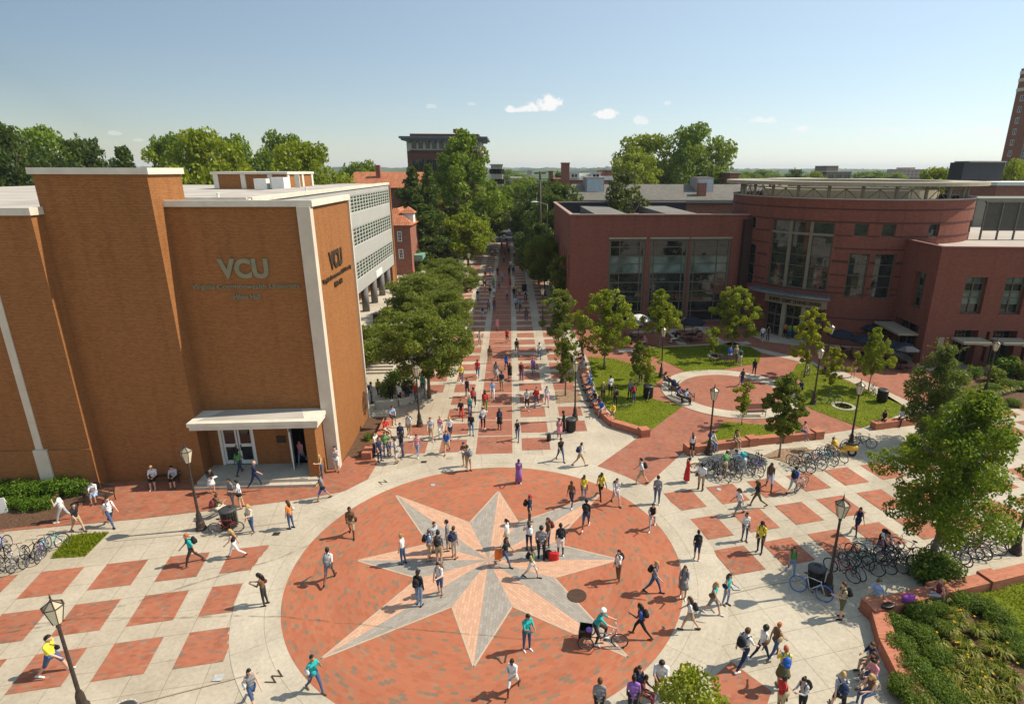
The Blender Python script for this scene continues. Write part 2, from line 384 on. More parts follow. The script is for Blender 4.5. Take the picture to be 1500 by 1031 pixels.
def rct(x0,y0,x1,y1): g.face([(x0,y0,.016),(x1,y0,.016),(x1,y1,.016),(x0,y1,.016)])
k=0
y=34.38
while y<150:
    rct(-2.5,y,-.12,y+2.55); y+=2.7
y=34.72
while y<150:
    rct(.51,y,2.38,y+1.83); rct(-4.9,y,-3.2,y+1.83)
    if not(38<y<44.0): rct(-7.42,y,-5.8,y+1.83)
    if 38.5<y<43: rct(-7.42,y,-6.3,y+1.6) if False else None
    if y>36.5 and abs(y-43)>1.2 : rct(3.41,y,5.17,y+1.83)
    y+=2.7
rct(-9.0,32.4,-7.42,33.9) if False else None
struct(g.build('street_brick_panels',B_PAVE2))
# compass circle
g=MB()
g.ring(Cc,RC,RO,.020,n=160,uvr=10); struct(g.build('circle_ring_pavement',C_RING))
g=MB()
n=9
for i in range(n):
    r0,r1=RC*i/n,RC*(i+1)/n; g.ring(Cc,r0,r1,.024,n=128)
struct(g.build('circle_brick_pavement',B_CIRC))
gg,gy,gw=MB(),MB(),MB()
inner=3.32; ph=-math.radians(3.2)
for k in range(8):
    a=PI/2+ph+k*PI/4; R=6.2 if k%2==0 else 8.2
    tip=(Cc[0]+R*math.cos(a),Cc[1]+R*math.sin(a)); c0=Cc
    l=(Cc[0]+inner*math.cos(a+PI/8),Cc[1]+inner*math.sin(a+PI/8)); r_=(Cc[0]+inner*math.cos(a-PI/8),Cc[1]+inner*math.sin(a-PI/8))
    def uv(p): 
        dx,dy=p[0]-Cc[0],p[1]-Cc[1]; return (dx*math.cos(a)+dy*math.sin(a),-dx*math.sin(a)+dy*math.cos(a))
    gg.face([(p[0],p[1],.028) for p in (c0,tip,l)],[uv(p) for p in (c0,tip,l)])
    gy.face([(p[0],p[1],.028) for p in (c0,r_,tip)],[uv(p) for p in (c0,r_,tip)])
    for p,q in ((l,tip),(tip,r_)):
        d=Vector((q[0]-p[0],q[1]-p[1])).normalized(); nn=Vector((-d.y,d.x))*.035
        gw.face([(p[0]-nn.x,p[1]-nn.y,.031),(q[0]-nn.x,q[1]-nn.y,.031),(q[0]+nn.x,q[1]+nn.y,.031),(p[0]+nn.x,p[1]+nn.y,.031)])
struct(gg.build('star_grey_paving',B_STG)); struct(gy.build('star_tan_paving',B_STY)); struct(gw.build('star_border_paving',pm('star_border',(.46,.36,.26),.8,.1)))
# tyre stains, utility strip lines
g=MB()
def strip(pts,w,z):
    pts=[Vector(p) for p in pts]
    for a,b in zip(pts,pts[1:]):
        d=(b-a).normalized(); nn=Vector((-d.y,d.x))*w/2
        g.face([(a.x-nn.x,a.y-nn.y,z),(b.x-nn.x,b.y-nn.y,z),(b.x+nn.x,b.y+nn.y,z),(a.x+nn.x,a.y+nn.y,z)])
strip(poly((200,1031),(380,985)),.05,.034); strip(poly((165,793),(300,780),(420,765),(470,755)),.05,.018)
strip(poly((1068,870),(1130,856),(1200,845)),.05,.018)
struct(g.build('drain_strips',pm('joint_strip',(.34,.28,.20),.8,.1)))
g=MB()
def wob(pts,w):
    P=[Vector(p) for p in pts]; out=[]
    for a,b in zip(P,P[1:]):
        for i in range(10): out.append(a.lerp(b,i/10))
    out.append(P[-1]); strip([ (p.x,p.y+.05*noise.noise(Vector((p.x*1.3,p.y,0)))) for p in out],w,.038)
wob(poly((0,928),(60,918),(130,900),(200,882),(300,850),(410,818),(450,800),(520,775)),.09)
wob(poly((0,890+30),(130,905),(255,905),(340,902),(415,904),(520,915),(640,925),(780,938),(850,930)),.07)
def stainmat():
    m,nt,b,n,l=newmat('tyre_stain'); v=mp(nt)
    b.inputs['Base Color'].default_value=(.20,.13,.07,1); b.inputs['Roughness'].default_value=.9
    f=ramp(nt,noi(nt,v,3,4),[(.35,(0,0,0)),(.7,(.6,.6,.6))]); l.new(f,b.inputs['Alpha']); return m
struct(g.build('tyre_stains',stainmat()))
# brick apron in front of the hall
g=MB(); g.sheet(poly((0,779),(204,760),(437,732),(505,719.5),(539,702),(552,680))+[(-8.6,33.6),(-9.2,34.9),(-11,35.2),(-18,34),(-24,34),(-40,31)],.022); struct(g.build('brick_apron',B_PAVE))
g=MB(); g.sheet(poly((0,776),(77,767),(110,745),(146,722))+[(-23.6,31.3),(-40,31.3),(-40,28)],.03); g.sheet(poly((565,612),(548,640),(556,662),(520,672),(510,668))+[(-10.8,33.8),(-10.8,40.7)],.03)
struct(g.build('mulch_bed',M_MULCH))
# courtyard right of the street
g=MB(); g.sheet(poly((944,713.6),(873.9,683.7),(936.8,639))+[(9.4,38.6),(7.6,42),(7.3,52),(6.9,66),(26,66),(28,62),(34,56),(38,56),(38.2,50),(38.6,46.5),(35.2,42.6),(32.6,41.0),(31.4,40.6)]+poly((1330,600),(1262,627),(1205,636),(1007,657)),.010); struct(g.build('courtyard_brick_paving',B_PAVE2))
g=MB()
def lane(a,b,w,z=.014):
    a=Vector(a);b=Vector(b);d=(b-a).normalized();nn=Vector((-d.y,d.x))*w/2
    g.face([(a.x-nn.x,a.y-nn.y,z),(b.x-nn.x,b.y-nn.y,z),(b.x+nn.x,b.y+nn.y,z),(a.x+nn.x,a.y+nn.y,z)])
lane(G(905,514)[:2],G(1098,502)[:2],1.0); lane(G(1060,501)[:2],G(1185,530)[:2],1.2); lane(G(925,487)[:2],G(1040,480)[:2],.9,.018); lane(G(982,484)[:2],G(1000,505)[:2],.9,.022)
lane(G(1180,530)[:2],G(1290,600)[:2],1.5,.018); lane(G(1215,540)[:2],G(1345,600)[:2],1.3,.026); lane(G(1290,580)[:2],G(1480,700)[:2],1.2,.026); lane(G(1020,478)[:2],G(1060,503)[:2],.9,.03)
g.sheet(poly((1095,490),(1110,487),(1185,497),(1180,508),(1120,500)),.02)
struct(g.build('courtyard_paths',C_PL))
CQ=(17.9,44.3)
lawns=[poly((862,523),(893,525),(905,527),(975,550),(963,560),(955,572),(957,585),(1000,595),(945,637),(915,628),(890,600),(872,570)),
 poly((930,511),(1060,505),(1098,508),(1115,517),(1112,532),(1060,541),(1010,547),(975,530)),
 poly((1168,533),(1185,531),(1225,552),(1335,600),(1300,615),(1262,627),(1190,600),(1160,580),(1175,560),(1160,548)),
 poly((1060,618),(1110,622),(1170,628),(1178,637),(1020,656),(1043,640))]
g=MB()
for L in lawns: g.sheet(L,.034)
struct(g.build('lawn',M_GRASS))
g=MB(); g.ring(CQ,4.15,5.55,.042,n=80,uvr=6); struct(g.build('courtyard_ring_pavement',C_RING))
g=MB()
for i in range(5): g.ring(CQ,4.15*i/5,4.15*(i+1)/5,.046,n=64)
struct(g.build('courtyard_circle_paving',B_PAVE2))
# grass blades standing on the lawns
def inpoly(p,P):
    r=False; n=len(P)
    for i in range(n):
        a,b=P[i],P[(i+1)%n]
        if (a[1]>p[1])!=(b[1]>p[1]) and p[0]<(b[0]-a[0])*(p[1]-a[1])/(b[1]-a[1])+a[0]: r=not r
    return r
def blades(polys,n,name,mat,h=.09,z=.03):
    g=MB(); g.tint=[]
    for P in polys:
        xs=[p[0] for p in P]; ys=[p[1] for p in P]; A=abs(sum(P[i][0]*P[(i+1)%len(P)][1]-P[(i+1)%len(P)][0]*P[i][1] for i in range(len(P))))/2
        m=int(A*n); k=0
        while k<m:
            p=(random.uniform(min(xs),max(xs)),random.uniform(min(ys),max(ys)))
            if not inpoly(p,P): continue
            k+=1; a=random.uniform(0,2*PI); w=.02+random.random()*.02; hh=h*random.uniform(.5,1.2); lx,ly=random.uniform(-.05,.05),random.uniform(-.05,.05)
            g.face([(p[0]-w*math.cos(a),p[1]-w*math.sin(a),z),(p[0]+w*math.cos(a),p[1]+w*math.sin(a),z),(p[0]+lx,p[1]+ly,z+hh)]); g.tint.append(random.random())
    o=g.build(name,mat); tag(o,'short green grass blades covering the courtyard lawns','grass',kind='stuff'); return o
L_GRS=leafmat('grass_blades',(.12,.16,.005),(.25,.29,.014),.3)
lq=[]
for L in lawns: lq.append(L)
class _P: pass
blades([L for L in lq],90,'grass',L_GRS)
gp=poly((75,818),(100,786),(118,782),(160,780),(125,815))
g=MB(); g.sheet(gp,.02); struct(g.build('grass_patch',M_GRASS)); o=blades([gp],420,'grass',L_GRS,.14,.02); o['label']='small grass patch beside the parked bicycles at the left'
g=MB(); g.sheet(poly((1140,658),(1180,655),(1205,672),(1165,681),(1118,668)),.03); g.sheet(poly((813,573),(847,571),(852,588),(815,591)),.03)
struct(g.build('tree_pits',M_SOIL))
# bottom-right planting bed
bedP=poly((1293,905),(1500,850),(1500,1031),(1330,1031))+[]
bedP=[G(1290,905)[:2],G(1400,872)[:2],G(1500,845)[:2],(30,18.5),(30,8),(13.2,8),(13.1,12)]
g=MB(); g.sheet(bedP,.12); struct(g.build('mulch_bed',M_MULCH))
g=MB(); LB=poly((1405,872),(1500,850),(1500,950),(1460,905)); g.sheet([LB[0],LB[1],(30,19),(30,13.5),LB[2],LB[3]],.15); struct(g.build('lawn',M_GRASS))
o=blades([[LB[0],LB[1],(24,19.5),(24,14.5),LB[2],LB[3]]],150,'grass',L_GRS,.1,.15); o['label']='dark green grass beyond the planting bed, right edge'
bed2=poly((1385,585),(1395,565),(1430,545),(1500,548),(1500,598),(1455,600),(1430,592))
g=MB(); g.sheet(bed2+[],.04); g.sheet([bed2[3],(60,46),(60,38),bed2[4]],.04); struct(g.build('mulch_bed',M_MULCH))
# terrace by the wing (raised) and road at the street's end
g=MB(); g.prism([(-60,61),(-12.2,61),(-9.8,64),(-9.8,112),(-60,112)],0,1.3); struct(g.build('terrace',C_TERR))
g=MB(); g.sheet([(-60,150),(60,150),(60,157),(-60,157)],.02); struct(g.build('road',M_ASPH))
g=MB(); g.sheet([(-5,157),(8,157),(8,420),(-5,420)],.02); struct(g.build('road',M_ASPH))
# ------------------------------------------------------------------ wall helpers
def plane(O,ang,inward=1): # u along ang, depth d goes to the left of the direction (inward)
    t=Vector((math.cos(ang),math.sin(ang),0)); n=Vector((-t.y,t.x,0))*inward; O=Vector((O[0],O[1],0))
    def P(u,z,d=0): return O+t*u+n*d+Vector((0,0,z))
    def UZ(px,py):
        d=ray(px,py); o=Vector((0,0,H)); k=(O-o).dot(n)/d.dot(n); q=o+d*k; return (q-O).dot(t),q.z
    P.UZ=UZ; return P
def cyl(C,R,a0=PI): # u = arc length from angle a0, increasing counter clockwise; depth inward
    C=Vector((C[0],C[1],0))
    def P(u,z,d=0):
        a=a0+u/R; return C+Vector((math.cos(a),math.sin(a),0))*(R-d)+Vector((0,0,z))
    def UZ(px,py):
        d=ray(px,py); o=Vector((0,0,H)); a=d.x**2+d.y**2; b=2*((o.x-C.x)*d.x+(o.y-C.y)*d.y); c=(o.x-C.x)**2+(o.y-C.y)**2-R*R
        D=b*b-4*a*c
        if D<0: D=0
        k=(-b-math.sqrt(D))/(2*a); q=o+d*k; an=math.atan2(q.y-C.y,q.x-C.x)
        while an<a0: an+=2*PI
        return (an-a0)*R,q.z
    P.UZ=UZ; return P
def rects(P,quads): # pixel rectangles -> (u0,u1,z0,z1)
    out=[]
    for l,t,r,b in quads:
        a=P.UZ(l,t); c=P.UZ(r,b); out.append((min(a[0],c[0]),max(a[0],c[0]),min(a[1],c[1]),max(a[1],c[1])))
    return out
def wallg(mb,P,u0,u1,z0,z1,ops=(),depth=.3,step=None):
    us={u0,u1}; zs={z0,z1}
    for a,b,c,d in ops: us|={a,b}; zs|={c,d}
    us=sorted(u for u in us if u0<=u<=u1); zs=sorted(q for q in zs if z0<=q<=z1)
    if step:
        o=[]
        for a,b in zip(us,us[1:]):
            n=max(1,int(math.ceil((b-a)/step))); o+=[a+(b-a)*i/n for i in range(n)]
        us=o+[us[-1]]
    for a,b in zip(us,us[1:]):
        for c,d in zip(zs,zs[1:]):
            mu,mz=(a+b)/2,(c+d)/2
            if any(A<mu<B and C<mz<D for A,B,C,D in ops): continue
            mb.face([P(a,c),P(b,c),P(b,d),P(a,d)],[(a,c),(b,c),(b,d),(a,d)])
    for A,B,C,D in ops:
        mb.face([P(A,C),P(A,C,depth),P(A,D,depth),P(A,D)]); mb.face([P(B,C),P(B,D),P(B,D,depth),P(B,C,depth)])
        n=max(1,int((B-A)/(step or 99))+1)
        for i in range(n):
            a,b=A+(B-A)*i/n,A+(B-A)*(i+1)/n
            mb.face([P(a,C),P(b,C),P(b,C,depth),P(a,C,depth)]); mb.face([P(a,D),P(a,D,depth),P(b,D,depth),P(b,D)])
def pbox(mb,P,u0,u1,z0,z1,d0,d1,step=None):
    n=max(1,int(math.ceil((u1-u0)/step))) if step else 1
    for i in range(n):
        a,b=u0+(u1-u0)*i/n,u0+(u1-u0)*(i+1)/n
        f=[P(a,z0,d0),P(b,z0,d0),P(b,z1,d0),P(a,z1,d0)]; k=[P(a,z0,d1),P(b,z0,d1),P(b,z1,d1),P(a,z1,d1)]
        mb.face(f); mb.face([f[3],f[2],k[2],k[3]]); mb.face([f[1],f[0],k[0],k[1]])
        if i==0: mb.face([f[0],f[3],k[3],k[0]])
        if i==n-1: mb.face([f[2],f[1],k[1],k[2]])
        mb.face([k[1],k[0],k[3],k[2]])
def window(P,r,depth,cols,rows,fm,gm,parent,fw=.08,name='window',world=True,step=None,glassname='glass',mull=None,blind=None,prot=.09,vmull=None):
    A,B,C,D=r; f=MB(); mull=mull or fw*.7
    cu=[A+(B-A)*q for q in (cols if isinstance(cols,(list,tuple)) else [i/cols for i in range(cols+1)])]
    cz=[C+(D-C)*q for q in (rows if isinstance(rows,(list,tuple)) else [i/rows for i in range(rows+1)])]
    for i,u in enumerate(cu):
        w=fw if i in (0,len(cu)-1) else (vmull or mull)
        lo=max(A,u-w/2) if i else A; hi=min(B,u+w/2) if i<len(cu)-1 else B
        if i==0: hi=A+w
        if i==len(cu)-1: lo=B-w
        pbox(f,P,lo,hi,C,D,depth-prot,depth+.02)
    for i,z in enumerate(cz):
        w=fw if i in (0,len(cz)-1) else mull
        lo=z-w/2;hi=z+w/2
        if i==0: lo,hi=C,C+w
        if i==len(cz)-1: lo,hi=D-w,D
        pbox(f,P,A+fw,B-fw,lo,hi,depth-prot+.005,depth+.015,step)
    o=f.build(name,fm,parent,world=world)
    g=MB(); n=max(1,int(math.ceil((B-A)/step))) if step else 1
    def gz(z0,z1,mi):
        g.cur=mi
        for i in range(n):
            a,b=A+(B-A)*i/n,A+(B-A)*(i+1)/n
            g.face([P(a,z0,depth),P(b,z0,depth),P(b,z1,depth),P(a,z1,depth)])
    mats=gm if isinstance(gm,list) else [gm]
    if blind:
        zz=C
        for q,mi in blind: gz(zz,C+(D-C)*q,mi); zz=C+(D-C)*q
    else: gz(C,D,0)
    gl=g.build(glassname,mats)
    gl.parent=o
    inv=parent.matrix_basis.inverted() if world else Matrix()
    gl.data.transform(inv)
    return o
# ------------------------------------------------------------------ Hibbs Hall
hb=empty('university_hall',(-17,33.2,0),0,'orange brick university hall with VCU lettering and long grey panelled wing, left side','building')
w=MB()
PW=plane((-60,31.35),0)          # left wing front (u = x+60)
wallg(w,PW,0,36.2,0,15.35,step=6)
w.wall((-23.8,31.35),(-23.8,32.1),0,15.35)
PT=plane((-23.8,32.1),0); wallg(w,PT,0,5.5,0,17.3,step=3)
w.wall((-18.3,32.1),(-18.3,35.3),0,17.3); w.wall((-18.3,35.3),(-23.8,35.3),15,17.3); w.wall((-23.8,35.3),(-23.8,32.1),15,17.3)
PM=plane((-18.3,33.2),0)
lx,rx=AT(324,640,33.2).x+18.3,AT(368,640,33.2).x+18.3
rx2,rx3=AT(425,640,33.2).x+18.3,AT(452,640,33.2).x+18.3
d1=(lx-.15,rx+.15,.35,3.0); d2=(rx2-.1,min(rx3+.1,6.2),.35,3.0)
wallg(w,PM,0,6.9,0,15.65,[d1,d2],depth=.35,step=4)
PS=plane((-10.8,33.6),PI/2); wallg(w,PS,0,7.2,0,15.6)
w.wall((-10.8,40.8),(-17,40.8),0,15.6)
w.box(-12.05,31.55,0,-11.45,33.2,3.5,faces='xXyY')
w.build('wall',B_HIB,hb,world=True)
# projecting brick plinth on the left wing
w=MB(); pbox(w,PW,0,36.27,0,2.55,-.07,0); pbox(w,PT,.0,.5,0,2.9,-.012,0) if False else None; w.build('plinth',B_HIB,hb,world=True)
c=MB()
c.box(-60,31.2,15.35,-23.68,31.5,15.72); c.box(-23.95,31.5,15.35,-23.68,32.1,15.72)
c.box(-23.95,31.97,17.3,-18.15,32.25,17.62); c.box(-18.45,32.25,17.3,-18.15,35.4,17.62); c.box(-23.95,32.25,17.3,-23.7,35.4,17.62); c.box(-23.7,35.2,17.3,-18.45,35.4,17.62)
c.box(-18.3,33.05,15.65,-10.62,33.35,15.98); c.box(-10.9,33.35,15.65,-10.62,40.9,15.98)
c.build('cornice',M_COP,hb,world=True)
c=MB(); c.box(-11.42,32.9,0,-10.72,33.42,15.65); c.build('corner_pilaster',M_PIL,hb,world=True)
c=MB(); c.box(-10.83,40.72,0,-10.68,40.95,15.6); c.build('corner_strip',M_PIL,hb,world=True)
c=MB()
a=PW.UZ(2,457)[0]; b=PW.UZ(46,633)
u1=PW.UZ(22,545)[0]
pbox(c,PW,b[0]-.0,b[0]+.38,2.58,15.3,-.05,0); pbox(c,PW,b[0]-.1,b[0]+.62,0,2.6,-.16,.001)
c.build('pilaster',M_PIL,hb,world=True)
r=MB(); r.sheet([(-60,31.5),(-23.8,31.5),(-23.8,86),(-60,86)],15.45); r.sheet([(-23.7,32.2),(-18.4,32.2),(-18.4,35.3),(-23.7,35.3)],17.35)
r.sheet([(-23.8,33.3),(-10.85,33.3),(-10.85,40.85),(-17.1,40.85),(-17.1,86.3),(-23.8,86.3)],15.62)
r.build('roof',M_ROOF,hb,world=True)
c=MB(); c.box(-23.7,40.6,15.62,-17.2,40.85,15.8); c.build('roof_kerb',M_COP,hb,world=True)
for vx,vy in ((-20,37),(-15.2,36.2),(-21,45),(-27,40),(-35,38),(-19,58)):
    c=MB(); c.lathe([(.09,0),(.09,.35),(.13,.36),(.13,.42)],(vx,vy,15.5),8); c.build('roof_vent',M_WHITE,hb,world=True)
# penthouse on the roof
YQ=68; xq0,xq1=AT(313,262,YQ).x,AT(420,262,YQ).x; zq=AT(400,255.5,YQ).z
p=MB(); p.box(xq0,YQ,15.4,xq1,YQ+8.6,zq); ph_=p.build('penthouse',B_HIB,hb,world=True)
c=MB(); c.box(xq0-.2,YQ-.2,zq,xq1+.2,YQ+8.8,zq+.25)
for k in range(4): c.box(xq0+k*2.85,YQ-.12,15.5,xq0+.5+k*2.85,YQ,zq)
for k in (0,4.6,8.0): c.box(xq1,YQ+k,15.5,xq1+.12,YQ+k+.6,zq)
o=c.build('penthouse_trim',M_COP,hb,world=True)
c=MB(); c.box(AT(371,262,65).x,65,15.5,AT(389,262,65).x,66,AT(380,262,65).z); c.box(AT(397,262,65).x,65,15.5,AT(415,262,65).x,66.5,AT(380,260,65).z); c.build('roof_unit',M_WHITE,hb,world=True)
# wing
PG=plane((-17,40.9),PI/2)  # u = y-40.9, depth to -x
wp=MB(); bot=4.35; top=15.5
rows=[(13.0,14.85),(9.45,11.45),(5.8,7.75)]
L0,L1=16.5,45.2
ops=[(L0,L1,a,b) for a,b in rows]
wallg(wp,PG,0,45.5,bot,top,ops,depth=.2)
wp.face([PG(0,bot),PG(0,bot,3),PG(45.5,bot,3),PG(45.5,bot)])
wp.build('panel_wall',M_PANEL,hb,world=True)
for a,b in rows:
    window(PG,(L0,L1,a,b),.06,21,5,M_WFR,M_WIN,hb,fw=.10,mull=.075,name='window_ribbon',prot=.02,vmull=.26)
c=MB(); pbox(c,PG,-.1,45.6,top,top+.3,-.12,.3); c.build('wing_coping',M_COP,hb,world=True)
wb=MB(); PB=plane((-19.6,45),PI/2)
wins=[(22.5+k*4.7,25.2+k*4.7,2.0,3.9) for k in range(4)]
wallg(wb,PB,0,41.5,1.3,4.35,wins,depth=.2,step=6)
wb.box(-23,86.4,1.3,-16.85,87.0,15.4,faces='XyY'); wb.box(-19.6,84.2,1.3,-16.9,86.4,4.35,faces='xXy')
wb.build('wing_brick',B_HIB,hb,world=True)
for r_ in wins: window(PB,r_,.12,3,2,M_WHITE,M_GLASS,hb,fw=.08,name='window')
for yy in (65,69.76,74.44,79.08,83.2):
    c=MB(); c.lathe([(.42,1.3),(.42,4.35)],(-17.45,yy,0),18,smooth=True); c.build('column',pm('grey_column',(.16,.15,.14),.7,.1),hb,world=True)
c=MB(); pbox(c,PG,33.5,37,4.5,5.3,-.06,0); c.build('wall_sign',M_WHITE,hb,world=True)
# porch
c=MB(); c.box(-18.25,31.35,3.5,-11.2,33.19,3.72); c.box(-18.32,31.28,3.72,-11.13,33.19,3.95)
c.box(-18.0,31.6,3.951,-11.5,33.1,3.954,faces='Z'); cn=c.build('canopy',M_COP,hb,world=True)
c=MB(); c.sheet([(-17.9,31.7),(-12.0,31.7),(-12.6,33.1),(-17.0,33.1)],3.962); c.build('canopy_gravel',M_ROOF,hb,world=True)
c=MB(); c.box(-18.3,31.2,0,-12.05,33.55,.35); c.box(-18.4,30.85,0,-11.5,31.2,.18); c.box(-12.05,31.2,0,-11.4,31.55,.3); c.build('step',C_TERR,hb,world=True)
def door(P,r,parent,fm,gm,name='door'):
    A,B,C,D=r; f=MB(); m=(A+B)/2
    for a,b in ((A,m-.03),(m+.03,B)):
        pbox(f,P,a,a+.1,C,D,.1,.18); pbox(f,P,b-.1,b,C,D,.1,.18); pbox(f,P,a+.1,b-.1,C,C+.25,.1,.18); pbox(f,P,a+.1,b-.1,D-.12,D,.1,.18); pbox(f,P,a+.1,b-.1,C+1.15,C+1.35,.1,.18)
    o=f.build(name,fm,parent,world=True); g=MB(); g.face([P(A,C,.16),P(B,C,.16),P(B,D,.16),P(A,D,.16)]); gl=g.build('glass',gm); gl.parent=o; gl.data.transform(parent.matrix_basis.inverted()); 
    h=MB(); pbox(h,P,m-.16,m-.12,C+.9,C+1.3,.04,.09); pbox(h,P,m+.12,m+.16,C+.9,C+1.3,.04,.09); hh=h.build('handle',M_DARK); hh.parent=o; hh.data.transform(parent.matrix_basis.inverted()); return o
c=MB(); A,B,C_,D=d1; pbox(c,PM,A,A+.15,C_,D,.0,.3); pbox(c,PM,B-.15,B,C_,D,0,.3); pbox(c,PM,A+.15,B-.15,D-.15,D,0,.3)
A2,B2,_,D2=d2; pbox(c,PM,A2,A2+.1,C_,D2,.0,.3); pbox(c,PM,B2-.12,B2,C_,D2,0,.3); pbox(c,PM,A2+.1,B2-.12,D2-.12,D2,0,.3); c.build('door_frame',M_WHITE,hb,world=True)
door(PM,(A+.15,B-.15,.35,D-.15),hb,M_WHITE,M_GLASSD)
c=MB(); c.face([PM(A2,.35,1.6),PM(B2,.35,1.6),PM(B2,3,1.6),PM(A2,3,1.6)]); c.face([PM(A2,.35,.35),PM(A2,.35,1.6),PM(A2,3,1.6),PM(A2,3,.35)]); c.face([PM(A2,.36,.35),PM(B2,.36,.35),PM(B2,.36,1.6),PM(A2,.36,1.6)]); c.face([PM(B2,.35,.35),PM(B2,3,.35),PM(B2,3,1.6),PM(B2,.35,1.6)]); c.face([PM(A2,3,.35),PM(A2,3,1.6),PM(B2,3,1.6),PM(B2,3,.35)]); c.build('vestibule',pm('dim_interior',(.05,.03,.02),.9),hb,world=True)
q=PM(A2+.12,0,0); PD=plane((q.x,q.y),math.radians(-70)); c=MB()
for r_ in ((0,.1,.38,2.85),(.85,.95,.38,2.85),(.1,.85,.38,.6),(.1,.85,2.7,2.85)): pbox(c,PD,*r_,-.03,.03)
dl=c.build('door',M_WHITE,hb,world=True); dl['label']='glazed door leaf standing open'
c=MB(); c.face([PD(.1,.6),PD(.85,.6),PD(.85,2.7),PD(.1,2.7)]); gl=c.build('glass',M_GLASS); gl.parent=dl; gl.data.transform(hb.matrix_basis.inverted())
c=MB(); pbox(c,PM,3.95,4.5,1.75,2.2,-.04,0); c.build('plaque',M_DARK,hb,world=True)
# lettering
def matf(O,t,n): # text x axis along t, normal n, y up
    m=Matrix((Vector(t),Vector((0,0,1)),Vector(n))).transposed().to_4x4(); m.translation=Vector(O); return m
def letters(s,x0,x1,z,cap,mat,front,bold=0):
    if front: m=matf((x0,33.2-.04,z),(1,0,0),(0,-1,0))
    else: m=matf((-10.8+.04,x0,z),(0,1,0),(1,0,0))
    textmesh(s,cap/.70,mat,'lettering',hb,m,.04,bold,width=x1-x0)
letters('VCU',-16.1,-13.4,11.85,1.0,M_VCU,True,.06)
letters('Virginia Commonwealth University',-17.66,-11.8,11.22,.27,M_VCU,True,.004)
letters('Hibbs Hall',-15.5,-14.05,10.62,.28,M_VCU,True,.008)
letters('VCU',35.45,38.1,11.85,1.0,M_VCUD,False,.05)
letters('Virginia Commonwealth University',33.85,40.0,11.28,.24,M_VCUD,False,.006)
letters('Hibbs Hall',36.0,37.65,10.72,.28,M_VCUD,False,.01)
# stairs and planter walls north of the hall
st=empty('stairway',(-13,50,0),0,'concrete stairway with dark handrail rising beside the brick hall','stairs')
s=MB()
for k in range(8): s.box(-15.8,50.5+k*.42,0,-10.9,50.5+(k+1)*.42,.165*(k+1),faces='xXyYZ')
s.box(-15.8,53.86,0,-10.9,61.0,1.3,faces='xXyZ')
s.build('steps',C_TERR,st,world=True)
s=MB()
for x in (-13.4,):
    s.tube([(x,50.3,0),(x,50.3,.95),(x,53.8,2.25),(x,54.6,2.25),(x,54.6,1.3)],.035,5); 
    for k in range(1,8): s.tube([(x,50.3+k*.44,.16*k),(x,50.3+k*.44,.95+.163*k)],.018,4)
s.build('handrail',M_DARK,st,world=True)
pw=empty('planter_wall',(-13,56,0),0,'curving brick planter wall with pale coping beside the stairs','wall')
s=MB(); path=[(-17,49),(-16,48.6),(-15.9,53),(-15.4,56),(-13.4,59.2),(-11.2,61)]
def thick(mb,path,w,z0,z1s):
    for i,(a,b) in enumerate(zip(path,path[1:])):
        a=Vector(a);b=Vector(b);d=(b-a).normalized();n=Vector((-d.y,d.x))*w/2; za,zb=(z1s[i],z1s[i+1]) if isinstance(z1s,list) else (z1s,z1s)
        A=[(a.x-n.x,a.y-n.y),(b.x-n.x,b.y-n.y),(b.x+n.x,b.y+n.y),(a.x+n.x,a.y+n.y)]
        if isinstance(z0,list): z0a,z0b=z0[i],z0[i+1]
        else: z0a=z0b=z0
        lo=[(*A[0],z0a),(*A[1],z0b),(*A[2],z0b),(*A[3],z0a)]; hi=[(*A[0],za),(*A[1],zb),(*A[2],zb),(*A[3],za)]
        mb.face(hi); 
        for k in range(4): mb.face([lo[k],lo[(k+1)%4],hi[(k+1)%4],hi[k]])
zz=[1.1,1.1,1.6,2.0,2.05,2.05]
thick(s,path,.4,0,zz); s.build('brick_wall',B_WALL,pw,world=True)
s=MB(); thick(s,path,.56,zz,[q+.16 for q in zz]); s.build('coping',M_COP,pw,world=True)
# low seat walls at the foot of the stairs
def seatwall(pts,z,label,w=.5,mat=B_WALL,piers=(),cap=None):
    e=empty('low_wall',(pts[0][0],pts[0][1],0),0,label,'wall')
    s=MB(); thick(s,pts,w,0,z); s.build('wall_body',mat,e,world=True)
    if cap: s=MB(); thick(s,pts,w+.08,z,z+.08); s.build('coping',cap,e,world=True)
    for p in piers:
        s=MB(); s.cbox((p[0],p[1],0),w+.16,w+.16,z+.09,p[2] if len(p)>2 else 0); s.build('pier',mat,e,world=True)
    return e
seatwall([(-10.6,42.4),(-9.0,42.9),(-7.6,44.3),(-7.4,47)],.55,'pale low planter wall at the foot of the stairs, students sitting on it',.45,C_TERR)
bx=G(563,597)
seatwall([(-9.05,39.5),(-9.0,36.6)],.5,'short brick seat wall north end beside the mulch bed',.6)
seatwall([(-9.3,35.1),(-9.35,34.0)],.5,'small brick seat block at the corner of the hall apron',.6)
